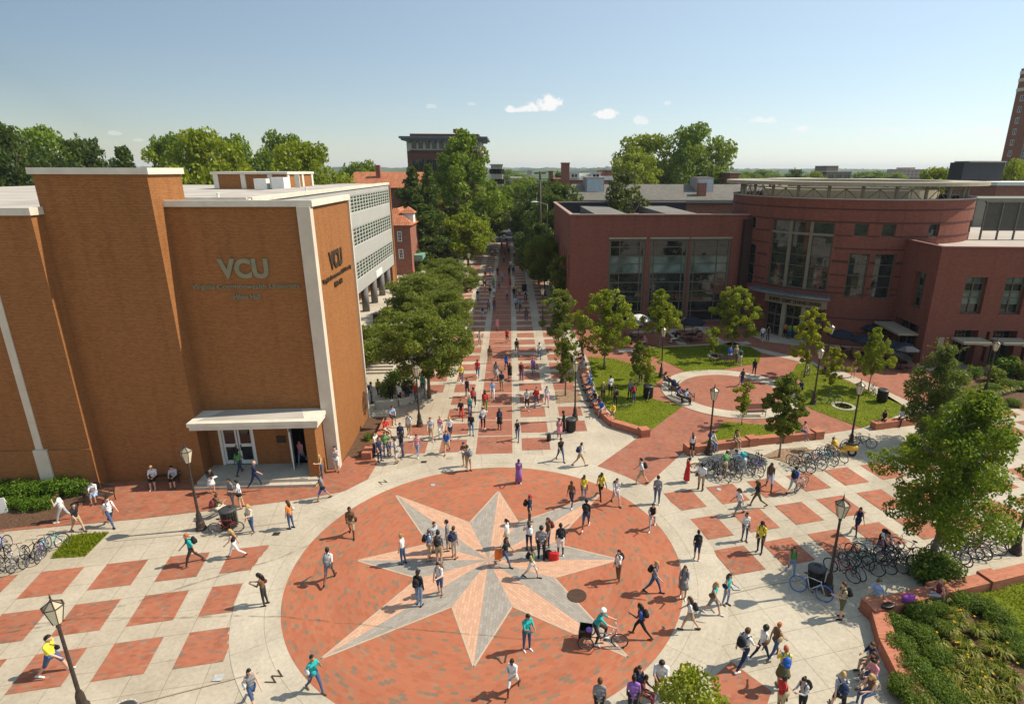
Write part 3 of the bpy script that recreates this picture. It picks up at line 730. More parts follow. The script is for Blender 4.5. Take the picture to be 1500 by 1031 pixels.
# long lawn walls, right of the street
w1=[G(848,528)[:2],G(857,560)[:2],G(868,588)[:2],G(879,607)[:2],G(897,624)[:2],G(943,638)[:2]]
seatwall(w1,.48,'curved brick seat wall along the lawn edge crowded with sitting students',.5,B_WALL,[(*w1[-1],.2),(*w1[3],.3)])
w2=[G(1010,663)[:2],G(1100,651)[:2],G(1196,641)[:2]]
seatwall(w2,.5,'long straight brick seat wall behind the bicycle rack',.5,B_WALL,[(*w2[0],.18),(*w2[1],.18),(*w2[2],.18),(*G(1150,646)[:2],.18)])
w3=[G(1278,628)[:2],G(1345,619)[:2],G(1375,616)[:2]]
seatwall(w3,.5,'short brick seat wall half hidden by the dark conical tree',.55,B_WALL)
a0=G(1272,903); w4=[(a0.x+.15,a0.y+.05),G(1372,878)[:2],G(1440,860)[:2],G(1500,845)[:2],(31,23.6)]
w4=[(14.75,18.95),(18.0,19.7),(20.1,20.15),(22.6,20.7),(31,22.5)]
seatwall(w4,.55,'long brick planter wall across the lower right corner with wide piers',.62,B_WALL,[(14.75,18.95,.2),(18.1,19.72,.2),(20.9,20.33,.2)])
w5=[(14.7,18.6),(14.1,17.1),(13.75,15.5),(13.55,13.5),(13.5,10)]
seatwall(w5,.55,'curving brick planter wall with four students sitting, bottom right',.62,B_WALL)
# ------------------------------------------------------------------ dining centre
dc=empty('dining_centre',(39.3,66,0),0,'dark red brick dining centre with round entrance tower and tall windows, right side','building')
ZD=12.75
PF=plane((6.7,66),0); PL=plane((6.7,66+26),-PI/2) # left face seen from the street: direction -Y, inward = left of -Y = +X
tall=rects(PF,[(891,352,941,480),(951,352,1001.5,480),(1011,352,1061,480)])
tall=[(a+.1,b-.1,.35,10.15) for a,b,c,d in tall]
w=MB(); wallg(w,PF,0,20.5,0,ZD,tall,depth=.45,step=8)
slits=[(26-2.1,26-1.3,5.5,8.2),(26-5,26-4.2,5.0,8.5),(26-8,26-7.2,5,8.5),(26-11,26-10.2,5,8.5),(26-2.1,26-1.3,.6,3.2),(26-5,26-4.2,.6,3.2)]
wallg(w,PL,0,26,0,ZD,slits,depth=.3)
w.wall((26.5,92),(6.7,92),0,ZD); w.build('wall',B_DIN,dc,world=True)
c=MB()
pc=lambda x0,y0,x1,y1: c.box(x0,y0,ZD,x1,y1,ZD+.14)
pc(6.55,65.85,27.2,66.3); pc(6.55,66.3,7.0,91.7); pc(6.55,91.7,27.2,92.15); c.build('coping',pm('pink_coping',(.36,.24,.19),.8,.1),dc,world=True)
c=MB(); c.sheet([(7,66.3),(27,66.3),(27,91.7),(7,91.7)],11.2); c.box(10.5,72,11.2,14.5,90,12.35); c.box(19.5,70,11.2,23.5,90,12.35); c.build('roof',M_ROOFD,dc,world=True)
c=MB(); c.wall((7,91.7),(7,66.3),11.2,ZD); c.wall((27.2,91.69),(7,91.69),11.2,ZD); c.wall((7,66.31),(27.2,66.31),11.2,ZD); c.build('parapet_lining',M_BLK,dc,world=True)
for i,r in enumerate(tall):
    cols=([0,.3,.86,1],[0,.12,.85,1],[0,.12,.68,1])[i]
    A,B,C,D=r; fr=MB(); 
    o=window(PF,r,.2,cols,[0,.14,.26,.38,.49,.60,.71,.80,.905,1],M_FRAME,[M_GLASSD,M_GLASS,M_GLASSG,M_DARK],dc,fw=.26,mull=.10,name='window',blind=[(.25,0),(.60,1),(.80,2),(1,0)])
    h=MB(); pbox(h,PF,A-.02,B+.02,D,D+.16,-.14,.1); h.build('lintel',M_TAN,dc,world=True)
for r in slits: window(PL,r,.2,1,2,M_FRAME,M_GLASSD,dc,fw=.06)
c=MB(); c.box(26.3,65.2,0,27.2,66.2,ZD-.5,faces='xXyYZ'); c.build('drain_recess',pm('dark_joint',(.05,.025,.02),.9),dc,world=True)
# round tower
RCn=(39.3,68.5); RR=12.6; ZR=14.83
PR=cyl(RCn,RR,PI*.9)
big=PR.UZ(1160,325)[0],PR.UZ(1225,325)[0]
bu0=PR.UZ(1132,324)[0]; bu1=PR.UZ(1224,329)[0]; bz1=PR.UZ(1180,324)[1]; bz0=PR.UZ(1170,423)[1]
ent0=PR.UZ(1122,440)[0]; ent1=PR.UZ(1209,455)[0]
ops=[(bu0,bu1,bz0,bz1),(ent0,ent1,.0,3.7)]
small=rects(PR,[(1252,332,1270,349),(1293,333.5,1310,350)])
sq=[(a,b,bz1-1.25,bz1-.02) for a,b,c,d in small]
tl=rects(PR,[(1245,371,1264,436),(1283,372,1302,438)]); tz0=min(t[2] for t in tl); tz1=max(t[3] for t in tl)
tl=[(a,b,tz0,tz1) for a,b,c,d in tl]
ls=rects(PR,[(1099,323,1106,334),(1084,321,1089,333)]); ls=[(a,b,bz1-1.25,bz1-.05) for a,b,c,d in ls]
ls2=[(a,b,tz0,tz1) for a,b,c,d in rects(PR,[(1094,356,1102,412),(1080,352,1085,408)])]
rsq=rects(PR,[(1361,333,1373,350),(1420,330,1424,345)]); rsq=[(a,b,bz1-1.25,bz1-.02) for a,b,c,d in rsq]
ops+=sq+tl+ls+ls2+rsq
w=MB(); wallg(w,PR,0,2*PI*RR*.999,0,ZR,ops,depth=.55,step=1.1); w.build('tower_wall',B_DIN,dc,world=True)
bd=MB()
zs=[1.4,2.85,bz0-.1,tz0+.9,tz0+2.2,tz0+3.5,tz1-.9,tz1+.35,bz1-1.3,bz1,bz1+1.25]
def clear(u0,u1,z):
    return not any(a-.05<(u0+u1)/2<b+.05 and c<z<d-.01 for a,b,c,d in ops)
for z in zs:
    n=160
    for i in range(n):
        a,b=2*PI*RR*.999*i/n,2*PI*RR*.999*(i+1)/n
        if clear(a,b,z+.06) : pbox(bd,PR,a,b,z,z+.13,-.035,.0)
bd.build('dark_band',pm('band_brick',(.085,.034,.028),.85,.1),dc,world=True)
c=MB(); c.ring(RCn,RR-.45,RR+.06,ZR+.12,n=96); 
for i in range(96):
    a,b=2*PI*RR*i/96,2*PI*RR*(i+1)/96; c.face([PR(a,ZR,-.06),PR(b,ZR,-.06),PR(b,ZR+.12,-.06),PR(a,ZR+.12,-.06)])
c.ring(RCn,0.01,RR-.45,13.9,n=48); c.build('tower_roof',M_ROOF,dc,world=True)
window(PR,(bu0,bu1,bz0,bz1),.35,[0,.33,.66,1],[0,.17,.34,.5,.66,.8,.83,1],M_FRAME,[M_GLASS,M_GLASSG],dc,fw=.14,mull=.06,step=.8)
c=MB()
for q in (.335,.665): u=bu0+(bu1-bu0)*q; pbox(c,PR,u-.16,u+.16,bz0,bz1,.1,.34)
pbox(c,PR,bu0,bu1,bz0+(bz1-bz0)*.80,bz0+(bz1-bz0)*.835,.08,.34,.8); c.build('window_mullion',M_TAND,dc,world=True)
for r in tl+ls2: window(PR,r,.3,1,4,M_FRAME,M_GLASS,dc,fw=.1,step=.8)
for r in sq+ls+rsq: window(PR,r,.3,1,1,M_FRAME,M_GLASS,dc,fw=.08,step=.8)
# entrance doors, canopy, sign
window(PR,(ent0,ent1,0,2.35),.5,[0,.17,.33,.5,.67,.83,1],[0,.45,1],M_FRAME,M_GLASSD,dc,fw=.14,mull=.12,name='door',step=.8)
window(PR,(ent0,ent1,2.35,3.7),.5,[0,.17,.33,.5,.67,.83,1],[0,1],M_FRAME,M_GLASSD,dc,fw=.12,mull=.1,name='window',step=.8)
c=MB(); 
for q in (.335,.665): u=ent0+(ent1-ent0)*q; pbox(c,PR,u-.22,u+.22,0,3.9,.1,.48)
c.build('column',M_TAN,dc,world=True)
c=MB(); pbox(c,PR,ent0-.1,ent1+.1,3.72,4.55,-.12,.3,.8); c.build('sign_board',pm('sign_board_tan',(.33,.27,.18),.6,.06),dc,world=True)
c=MB(); ca0=PR.UZ(1108,430)[0]; pbox(c,PR,ca0,ent1+.3,4.85,5.1,-1.3,.0,.8)
n=int((ent1+.3-ca0)/.35)
for i in range(n): u=ca0+.1+i*.35; pbox(c,PR,u,u+.05,5.1,5.17,-1.28,-.05)
c.build('canopy',pm('zinc_canopy',(.20,.235,.26),.35,.1,metal=.5),dc,world=True)
txt='SHAFER COURT DINING CENTER'; L=ent1-ent0-1.0
for i,ch in enumerate(txt):
    if ch==' ': continue
    u=ent0+.45+L*i/len(txt); p=PR(u,3.95,-.14); q=PR(u+.1,3.95,-.14); t=(q-p).normalized(); nn=Vector((t.y,-t.x,0))
    m=Matrix((t,Vector((0,0,1)),nn)).transposed().to_4x4(); m.translation=p
    textmesh(ch,.52,M_VCUD,'lettering',dc,m,.02,.012)
# roof ring with trusses
c=MB()
Rg=13.55; zb,zt=16.15,16.5
for i in range(120):
    a,b=2*PI*i/120,2*PI*(i+1)/120
    def q(r,t,z): return (RCn[0]+r*math.cos(t),RCn[1]+r*math.sin(t),z)
    c.face([q(Rg,a,zb),q(Rg,b,zb),q(Rg,b,zt),q(Rg,a,zt)]); c.face([q(Rg,a,zt),q(Rg,b,zt),q(Rg-3.4,b,zt),q(Rg-3.4,a,zt)]); c.face([q(Rg-3.4,a,zb),q(Rg-3.4,b,zb),q(Rg,b,zb),q(Rg,a,zb)]); c.face([q(Rg-3.4,b,zb),q(Rg-3.4,a,zb),q(Rg-3.4,a,zt),q(Rg-3.4,b,zt)])  # ring real; inner part added to block sun slipping over the wall top
c.build('roof_ring',M_TAN,dc,world=True)
c=MB(); n=24
for i in range(n):
    a=2*PI*(i+.5)/n; p=Vector((RCn[0]+11.7*math.cos(a),RCn[1]+11.7*math.sin(a),0)); b=2*PI*(i+1.5)/n; p2=Vector((RCn[0]+11.7*math.cos(b),RCn[1]+11.7*math.sin(b),0)); m=(p+p2)/2
    Z=lambda v,z: Vector((v.x,v.y,z))
    c.tube([Z(p,13.9),Z(p,16.2)],.16,6); c.tube([Z(p,15.85),Z(p2,15.85)],.06,4)
    c.tube([Z(p,14.5),Z(m,15.8)],.055,4); c.tube([Z(p2,14.5),Z(m,15.8)],.055,4); c.tube([Z(m,14.4),Z(m,15.8)],.045,4)
c.build('truss',M_TAN,dc,world=True)
c=MB(); 
for i in range(40):
    a,b=2*PI*i/40,2*PI*(i+1)/40
    c.face([(RCn[0]+9.2*math.cos(a),RCn[1]+9.2*math.sin(a),13.9),(RCn[0]+9.2*math.cos(b),RCn[1]+9.2*math.sin(b),13.9),(RCn[0]+9.2*math.cos(b),RCn[1]+9.2*math.sin(b),15.6),(RCn[0]+9.2*math.cos(a),RCn[1]+9.2*math.sin(a),15.6)])
c.build('roof_drum',M_CREAM,dc,world=True)
# right wing
aw=-math.radians(6.5); ZW=11.05; cw=(38.3,50.0)
PX=plane(cw,aw); left_dir=aw+PI/2
bk=(cw[0]+math.cos(left_dir)*6.6,cw[1]+math.sin(left_dir)*6.6)
PY=plane(bk,left_dir+PI)
w=MB()
wf=[PX.UZ(1418,405),PX.UZ(1445,405),PX.UZ(1412,459)]
ww=PX.UZ(1446,405)[0]-PX.UZ(1417,405)[0]; wz1=PX.UZ(1430,406)[1]; wz0=PX.UZ(1425,460)[1]; s0=PX.UZ(1417,405)[0]; pit=PX.UZ(1476,405)[0]-s0
wins=[(s0+k*pit,s0+k*pit+ww+.15,wz0,wz1) for k in range(6)]
g0=PX.UZ(1399,486); g1=PX.UZ(1434,484); gw=g1[0]-g0[0]; gz=g1[1]
gops=[(g0[0]+k*pit,g0[0]+k*pit+gw,0,gz) for k in range(6)]
nich=[(g0[0]+k*pit+gw+.75,g0[0]+k*pit+gw+1.05,.5,gz-.1) for k in range(5)]
wallg(w,PX,0,32,0,ZW,wins+gops+nich,depth=.9)
dl=PY.UZ(1341,400); dr=PY.UZ(1357,400)
lw=(min(dl[0],dr[0]),max(dl[0],dr[0]),wz0,wz1); lg=(1.2,5.4,0,gz)
wallg(w,PY,0,6.6,0,ZW,[lw,lg],depth=.8)
w.build('wing_wall',B_DIN,dc,world=True)
for r in wins: window(PX,r,.5,2,[0,.43,.58,.82,1],M_FRAME,[M_GLASSD,M_GLASSG],dc,fw=.12,mull=.1,blind=[(.25,0),(.62,1),(.82,0),(1,1)])
window(PY,lw,.5,2,[0,.43,.58,.82,1],M_FRAME,[M_GLASSD,M_GLASSG],dc,fw=.12,mull=.1,blind=[(.25,0),(.62,1),(.82,0),(1,1)])
for r in gops: window(PX,r,.85,3,[0,.7,1],M_FRAME,M_GLASSD,dc,fw=.1)
window(PY,lg,.75,3,[0,.7,1],M_FRAME,M_GLASSD,dc,fw=.1)
for r in gops+[None]:
    c=MB(); P=PX if r else PY; r=r or lg; A,B=r[0]-.25,r[1]+.3; z=gz-.85
    pbox(c,P,A,B,z,z+.22,-1.9,-1.7); pbox(c,P,A,A+.12,z,z+.2,-1.7,-.02); pbox(c,P,B-.12,B,z,z+.2,-1.7,-.02)
    for k in range(9): u=A+.15+(B-A-.3)*k/8; pbox(c,P,u-.03,u+.03,z+.04,z+.17,-1.7,-.02)
    c.face([P(A+.1,z+.17,-1.72),P(B-.1,z+.17,-1.72),P(B-.1,z+.19,-.02),P(A+.1,z+.19,-.02)]); c.build('awning',M_TAN,dc,world=True)
for k in range(5):
    c=MB(); u=g0[0]+k*pit+gw+.65; pbox(c,PX,u,u+.5,gz-1.5,gz-.95,-.12,-.01); c.build('wall_lamp',M_TAN,dc,world=True)
c=MB(); q=PX.UZ(1377,503); pbox(c,PX,q[0]-.25,q[0]+.25,q[1]-1.0,q[1]+.6,-.1,-.01); c.build('wall_lamp',M_TAN,dc,world=True)
c=MB(); pbox(c,PX,-.1,32,ZW,ZW+.12,-.08,.4); pbox(c,PY,0,6.3,ZW,ZW+.12,-.08,.35); c.build('wing_coping',pm('dark_coping',(.20,.09,.07),.8,.1),dc,world=True)
c=MB(); a=PX(.4,0,.4);b=PX(32,0,.4);d_=PX(32,0,60);e=PX(.4,0,60); e=Vector((45,112,0)); c.face([(a.x,a.y,10.6),(b.x,b.y,10.6),(d_.x,d_.y,10.6),(e.x,e.y,10.6),(47,80,10.6),(45,60,10.6)]); c.build('wing_roof',pm('pale_roof',(.42,.37,.32),.95,.12,.2),dc,world=True)
c=MB()
O=AT(1433,355,60); P=plane((O.x,60),-math.radians(4)); z0=10.6; z1=14.4; 
for k in range(6): u=k*1.75; pbox(c,P,u,u+.14,z0,z1,-.05,.1)
for k in range(15): z=11.7+k*.18; pbox(c,P,.14,9,z,z+.07,.0,.12)
c.face([P(.1,11.5,.14),P(9,11.5,.14),P(9,z1,.14),P(.1,z1,.14)])
pbox(c,P,-.1,9.2,z1,z1+.15,-.1,.15); c.build('louvre_screen',pm('louvre',(.13,.12,.10),.6,.1),dc,world=True)
c=MB(); a=AT(1432,295,74); c.box(a.x,74,10.6,a.x+30,80,AT(1432,293,74).z); c.box(a.x,73.9,AT(1432,293,74).z,a.x+30,80,AT(1432,290.5,74).z); c.build('rooftop_block',pm('olive_metal',(.20,.20,.16),.8,.08),dc,world=True)
# ------------------------------------------------------------------ buildings beyond
def bplace(name,px,Y,label,cat='building'):
    p=AT(px,300,Y); return empty(name,(p.x,Y,0),0,label,cat)
def zpx(px,py,Y): return AT(px,py,Y).z
def xpx(px,py,Y): return AT(px,py,Y).x
# slate roofed house row behind the dining hall
Y=112; e=bplace('slate_roof_house',950,Y,'long dark brick building with grey hipped slate roof behind the dining centre')
xa,xb=xpx(816,294,Y),xpx(1092,294,Y); ze=zpx(900,293,Y); Yr=Y+9; xr0=xpx(838,270,Yr); xr1=xpx(1100,270,Yr); zr=zpx(950,270,Yr)
s=MB(); s.box(xa+.6,Y+.6,0,xb,Y+18,ze-.3,faces='xXyY'); s.build('wall',B_OLD,e,world=True)
s=MB(); s.face([(xa,Y,ze),(xb+8,Y,ze),(xr1+8,Yr,zr),(xr0,Yr,zr)]); s.face([(xa,Y+18,ze),(xa,Y,ze),(xr0,Yr,zr)]); s.face([(xb+8,Y+18,ze),(xa,Y+18,ze),(xr0,Yr,zr),(xr1+8,Yr,zr)]); rf=s.build('roof',M_SLATE,e,world=True)
s=MB(); s.box(xa-.2,Y-.35,ze-.55,xb+8,Y,ze-.02); s.box(xa-.2,Y,ze-.55,xa,Y+18,ze-.02); s.build('gutter',pm('grey_gutter',(.22,.21,.18),.7),e,world=True)
def sub(mb,name,mat,par,e):
    o=mb.build(name,mat); o.data.transform(e.matrix_basis.inverted()); o.parent=par; return o
for px,w in ((872,1.9),(1033,1.8)):
    s=MB(); x=xpx(px,262,Y+5); z=zpx(px,282,Y+5); s.box(x-w,Y+4.6,z-1.5,x+w*.9,Y+9,zpx(px,263,Y+5)+.4); sub(s,'dormer',M_GREYB,rf,e)
    s=MB(); s.box(x-w+.25,Y+4.52,z-.4,x+w*.8,Y+4.58,zpx(px,264,Y+5)+.2); sub(s,'dormer_window',pm('pale_shutter',(.45,.50,.52),.4,.1),rf,e)
for px,top,base,yy in ((1030,268,290,Y+2),(1031,259,275,Y+10)):
    s=MB(); x=xpx(px,top,yy); s.box(x-.75,yy,zpx(px,base,yy)-2,x+.75,yy+1.2,zpx(px,top,yy)); sub(s,'chimney',B_OLD,rf,e)
# white roofed house with brick chimneys further back
Y=150; e=bplace('dormered_house',870,Y,'distant brick house with white mansard roof, dormers and tall brick chimneys')
s=MB(); s.box(xpx(807,270,Y),Y,0,xpx(900,270,Y),Y+12,zpx(850,262,Y),faces='xXyYZ'); s.build('wall',B_OLD,e,world=True)
s=MB(); s.box(xpx(830,262,Y),Y-.3,zpx(850,264,Y),xpx(898,262,Y),Y+9,zpx(850,258,Y)); s.box(xpx(842,262,Y),Y+.5,zpx(850,258,Y),xpx(890,262,Y),Y+8,zpx(850,254.5,Y)); s.build('roof',M_WHITE,e,world=True)
for px in (841.5,873):
    s=MB(); x=xpx(px,255,Y-1); s.box(x-1.2,Y-1,zpx(px,261,Y),x+1.2,Y+1,zpx(px,253.5,Y)); s.prism([(x-1.5,Y-1.2),(x+1.5,Y-1.2),(x+1.2,Y+1),(x-1.2,Y+1)],zpx(px,253.5,Y),zpx(px,252.5,Y)); o=s.build('dormer',M_WHITE,e,world=True)
    s=MB(); s.box(x-.7,Y-1.06,zpx(px,259.5,Y),x-.1,Y-1.02,zpx(px,255.5,Y)); s.box(x+.1,Y-1.06,zpx(px,259.5,Y),x+.7,Y-1.02,zpx(px,255.5,Y)); sub(s,'dormer_window',M_GLASSD,o,e)
for px,w,top,base in ((828.5,.95,240,288),(807,.5,252,275),(882,1.0,251,262),(892,.6,251,262)):
    yy=Y-6 if px==828.5 else Y; s=MB(); x=xpx(px,top,yy); s.box(x-w,yy,zpx(px,base,yy),x+w,yy+1.6,zpx(px,top,yy)); s.box(x-w-.1,yy-.1,zpx(px,top,yy),x+w+.1,yy+1.7,zpx(px,top,yy)+.25); s.build('chimney',B_OLD,e,world=True)
# brick hotel block with bracketed cornice
Y=190; e=bplace('brick_apartment_tower',650,Y,'tall old brick apartment block with cream arcaded top floor and wide dark cornice')
x0,x1=xpx(596,220,Y),xpx(704,220,Y); zt=zpx(650,203.5,Y); PHt=plane((x0,Y),math.radians(0)); wd=x1-x0; PHr=plane((x1,Y),PI/2)
zc=zpx(650,222,Y)
ops=[]; arch=[]
n=5
for k in range(n):
    c=wd*(.145+.185*k)
    for f in range(6): ops.append((c-1.9,c+1.9,zc-6.2-f*6.5,zc-2.2-f*6.5))
    arch+= [(c-1.7,c-.25,zc+.7,zc+3.6),(c+.25,c+1.7,zc+.7,zc+3.6)]
s=MB(); wallg(s,PHt,0,wd,0,zc,[o for o in ops if o[2]>1],depth=.4); wallg(s,PHr,0,22,0,zc); s.wall((x0,Y+22),(x0,Y),0,zc)
s.box(x0+1,Y+1,zt,x1-.5,Y+21,zpx(650,196,Y),faces='xXyYZ'); s.build('wall',B_HOT,e,world=True)
s=MB(); wallg(s,PHt,0,wd,zc,zt,arch,depth=.4); wallg(s,PHr,0,22,zc,zt); s.wall((x0,Y+22),(x0,Y),zc,zt); s.build('arcade_storey',M_CREAM,e,world=True)
s=MB(); s.box(x0-1.9,Y-1.9,zt,x1+2.2,Y+24,zt+.6); s.box(x0-1.4,Y-1.4,zt-.5,x1+1.4,Y+23,zt)
for k in range(12): u=x0+wd*(k+.5)/12; s.box(u-.3,Y-1.2,zt-1.2,u+.3,Y-.02,zt-.5)
s.build('cornice',pm('slate_cornice',(.12,.14,.15),.6),e,world=True)
for r in ops:
    if r[2]>1: window(PHt,r,.3,2,1,M_FRAME,M_GLASSD,e,fw=.2)
for r in arch:
    s=MB(); pbox(s,PHt,r[0],r[1],r[2],r[3]-.7,.25,.35); m=(r[0]+r[1])/2; rr=(r[1]-r[0])/2
    s.face([PHt(m+rr*math.cos(t*PI/8),r[3]-.7+rr*math.sin(t*PI/8),.25) for t in range(9)]); o=s.build('window',M_GLASSD,e,world=True)
s=MB()
for k in range(n): c=wd*(.145+.185*k); pbox(s,PHt,c-2.2,c+2.2,zc+.1,zc+.35,-.9,0); 
s.build('balcony',M_DARK,e,world=True)
s=MB(); s.box(xpx(662,193,Y),Y+4,zt+2,xpx(675,193,Y),Y+8,zpx(668,192,Y)+.8); s.build('roof_box',B_OLD,e,world=True)
# terracotta roofed houses on the left
Y=128; e=bplace('terracotta_roof_house',560,Y,'big red tiled roof with brick chimney beyond the grey panelled wing')
s=MB(); xa,xb=xpx(508,270,Y),xpx(625,270,Y); ze,zr=zpx(560,275,Y),zpx(560,252,Y+7); s.box(xa,Y,0,xb,Y+14,ze,faces='xXyY'); s.build('wall',B_OLD,e,world=True)
s=MB(); s.face([(xa-.5,Y-.5,ze),(xb+.5,Y-.5,ze),(xb,Y+7,zr),(xa,Y+7,zr)]); s.face([(xb+.5,Y+14.5,ze),(xa-.5,Y+14.5,ze),(xa,Y+7,zr),(xb,Y+7,zr)]); s.build('roof',M_TILE,e,world=True)
s=MB(); x=xpx(553,245,Y+4); s.box(x-.45,Y+4,ze,x+.45,Y+5,zpx(553,242,Y+4)); s.build('chimney',B_OLD,e,world=True)
Y=100; e=bplace('small_brick_house',595,Y,'small brick house with red tiled hipped roof and white sash windows past the wing')
g1=G(612,385); x0,x1=xpx(571,340,95),xpx(601,340,95); zt=zpx(590,330,95); Pq=plane((x0,95),0)
wn=rects(Pq,[(581.5,339,589,354),(583.5,365,591.5,379)])
s=MB(); wallg(s,Pq,0,x1-x0,0,zt,wn,depth=.2); s.wall((x1,95),(x1,108),0,zt); s.build('wall',B_OLD,e,world=True)
for r in wn: window(Pq,r,.1,2,3,M_WHITE,M_GLASSD,e,fw=.14,mull=.05)
s=MB(); zr=zpx(590,305,99); s.face([(x0-.4,94.6,zt),(x1+.4,94.6,zt),(x1-2.5,99,zr),(x0,99,zr)]); s.face([(x1+.4,94.6,zt),(x1+.4,108,zt),(x1-2.5,104,zr),(x1-2.5,99,zr)]); s.build('roof',M_TILE,e,world=True)
s=MB(); s.box(x1-1.5,97.5,zt,x1+.2,99.5,zt+1.7); o=s.build('dormer',M_WHITE,e,world=True)
s=MB(); s.face([(x1-1.9,97.2,zt+1.7),(x1+.5,97.2,zt+1.7),(x1-.6,98.5,zt+2.7)]); s.face([(x1+.5,97.2,zt+1.7),(x1+.5,99.8,zt+1.7),(x1-.6,98.5,zt+2.7)]); s.face([(x1+.5,99.8,zt+1.7),(x1-1.9,99.8,zt+1.7),(x1-.6,98.5,zt+2.7)]); s.face([(x1-1.9,99.8,zt+1.7),(x1-1.9,97.2,zt+1.7),(x1-.6,98.5,zt+2.7)]); s.build('dormer_roof',M_TILE,e,world=True)
s=MB(); s.box(x1,97,3.2,x1+1.2,100,3.5); s.prism([(x1,96.8),(x1+1.4,96.8),(x1+1.4,100.2),(x1,100.2)],3.5,4.2); s.build('door_hood',M_GRN,e,world=True)
Y=118; e=bplace('red_sandstone_house',640,Y,'narrow red sandstone porch tower between the dark trees')
x0,x1=xpx(634,340,Y),xpx(649,340,Y); Pq=plane((x0,Y),0)
wn=[(.5,1.4,5.2,7.0),(.5,1.4,1.2,3.2)]
s=MB(); wallg(s,Pq,0,x1-x0,0,zpx(640,300,Y),wn,depth=.3); s.wall((x1,Y),(x1,Y+8),0,zpx(640,300,Y)); s.wall((x0,Y+8),(x0,Y),0,zpx(640,300,Y)); s.build('wall',pm('sandstone',(.45,.17,.08),.9,.15,1),e,world=True)
for r in wn: window(Pq,r,.2,2,2,M_WHITE,M_GLASSD,e,fw=.1)
s=MB(); z=zpx(640,300,Y); s.lathe([(2.0,z),(.05,z+3.2)],((x0+x1)/2,Y+1,0),8); s.build('roof',M_TILE,e,world=True)
for k in range(2):
    s=MB(); s.box(x0-.2,Y-.25,4.0+4.4*k,x1+.3,Y,4.35+4.4*k); s.build('string_course',M_COP,e,world=True)
# far right: brick high rise, black clad hall, low brick building
Y=170; e=bplace('brick_high_rise',1485,Y,'tall brown brick high-rise cut by the right edge of the picture')
x0=xpx(1466,238,Y+25); Pq=plane((x0,Y),0); zt=AT(1494,101,Y+25).z; Pw=plane((x0,Y+25),-PI/2)
wn=[(2.0,3.6,2+k*3.35,3.8+k*3.35) for k in range(int(zt/3.35)-2)]
s=MB(); wallg(s,Pq,0,24,0,zt); wallg(s,Pw,0,25,0,zt,wn+[(7.5,10,3,zt*.93)],depth=.3); s.build('wall',B_OLD,e,world=True)
for r in wn: window(Pw,r,.15,2,1,M_WHITE,M_GLASS,e,fw=.15)
window(Pw,(7.5,10,3,zt*.93),.1,3,40,M_WFR,M_WIN,e,fw=.15)
s=MB()
for z in (zt*.975,zt*.93,zt*.87): pbox(s,Pw,-.1,25.1,z-.5,z+.5,-.12,0)
s.build('stone_band',M_COP,e,world=True)
Y=120; e=bplace('black_clad_hall',1420,Y,'windowless black clad hall behind the round tower roof')
x0=xpx(1384,280,Y+4); x1=xpx(1463,280,Y); s=MB(); s.box(x0,Y,0,x1,Y+4,zpx(1420,238,Y)); s.build('wall',M_BLK,e,world=True)
s=MB(); s.box(x0+1,Y-.1,zpx(1420,238,Y),x1+.2,Y+4.2,zpx(1420,236,Y)); s.build('coping',M_GREYB,e,world=True)
for dx in (3,4.4): s=MB(); s.tube([(x0+9+dx,Y+3,17),(x0+9+dx,Y+3,zpx(1420,231,Y)+.3)],.06,4); s.build('antenna',M_DARK,e,world=True)
Y=110; e=bplace('low_brick_hall',1490,Y,'low red brick hall with white roof edge at the far right')
x0=xpx(1459,280,Y); s=MB(); s.box(x0,Y,0,x0+40,Y+12,zpx(1470,272,Y)); s.build('wall',B_OLD,e,world=True)
s=MB(); s.box(x0-.2,Y-.2,zpx(1470,272,Y),x0+40,Y+12,zpx(1470,267,Y)); s.build('roof_edge',M_WHITE,e,world=True)
def far(name,l,t,r,Y,mat,label,extra=(),depth=14,floors=0):
    e=bplace(name,(l+r)/2,Y,label); s=MB(); x0,x1=xpx(l,250,Y),xpx(r,250,Y); P=plane((x0,Y),0); zt=zpx((l+r)/2,t,Y); ops=[]
    if floors:
        nb=max(3,int((x1-x0)/5))
        for f in range(floors):
            for k in range(nb): c=(x1-x0)*(k+.5)/nb; ops.append((c-1.3,c+1.3,zt-3.2-f*3.6,zt-1.4-f*3.6))
    wallg(s,P,0,x1-x0,0,zt,ops,depth=.4); s.wall((x1,Y),(x1,Y+depth),0,zt); s.wall((x0,Y+depth),(x0,Y),0,zt); s.sheet([(x0,Y),(x1,Y),(x1,Y+depth),(x0,Y+depth)],zt)
    for (a,b,c) in extra: s.box(xpx(a,250,Y),Y+1,zt-1,xpx(c,250,Y),Y+depth-1,zpx(a,b,Y),faces='xXyZ')
    s.build('wall',mat,e,world=True)
    if ops:
        for r_ in ops: s=MB(); pbox(s,P,r_[0],r_[1],r_[2],r_[3],.30,.38); s.build('window',M_GLASSD,e,world=True)
    s=MB(); s.box(x0-.3,Y-.3,zt,x1+.3,Y+depth,zt+.35); s.build('parapet',M_COP,e,world=True)
    return e
far('concrete_frame_block',719,242,736,230,M_CREAM,'pale concrete framed block just right of the tall bright green tree',floors=2)
far('office_block',748,261,781,330,M_GREYB,'low grey office block with blue-green windows above the street trees',[(773,250,779)],floors=3)
far('stepped_roof_block',1212,252,1248,300,pm('taupe_wall',(.22,.18,.14),.9,.05,.2),'taupe stepped block rising behind the round roof ring',[(1212,243,1229)],floors=2)
far('pink_apartment_slab',1322,248.5,1352,700,pm('pink_wall',(.42,.26,.20),.9,.05,.2),'distant pink apartment slab on the horizon at right',[(1335,245.5,1341)],depth=30,floors=3)
far('round_water_tank_block',912,256,935,330,M_GREYB,'low grey roofed building under the big background tree') if False else None
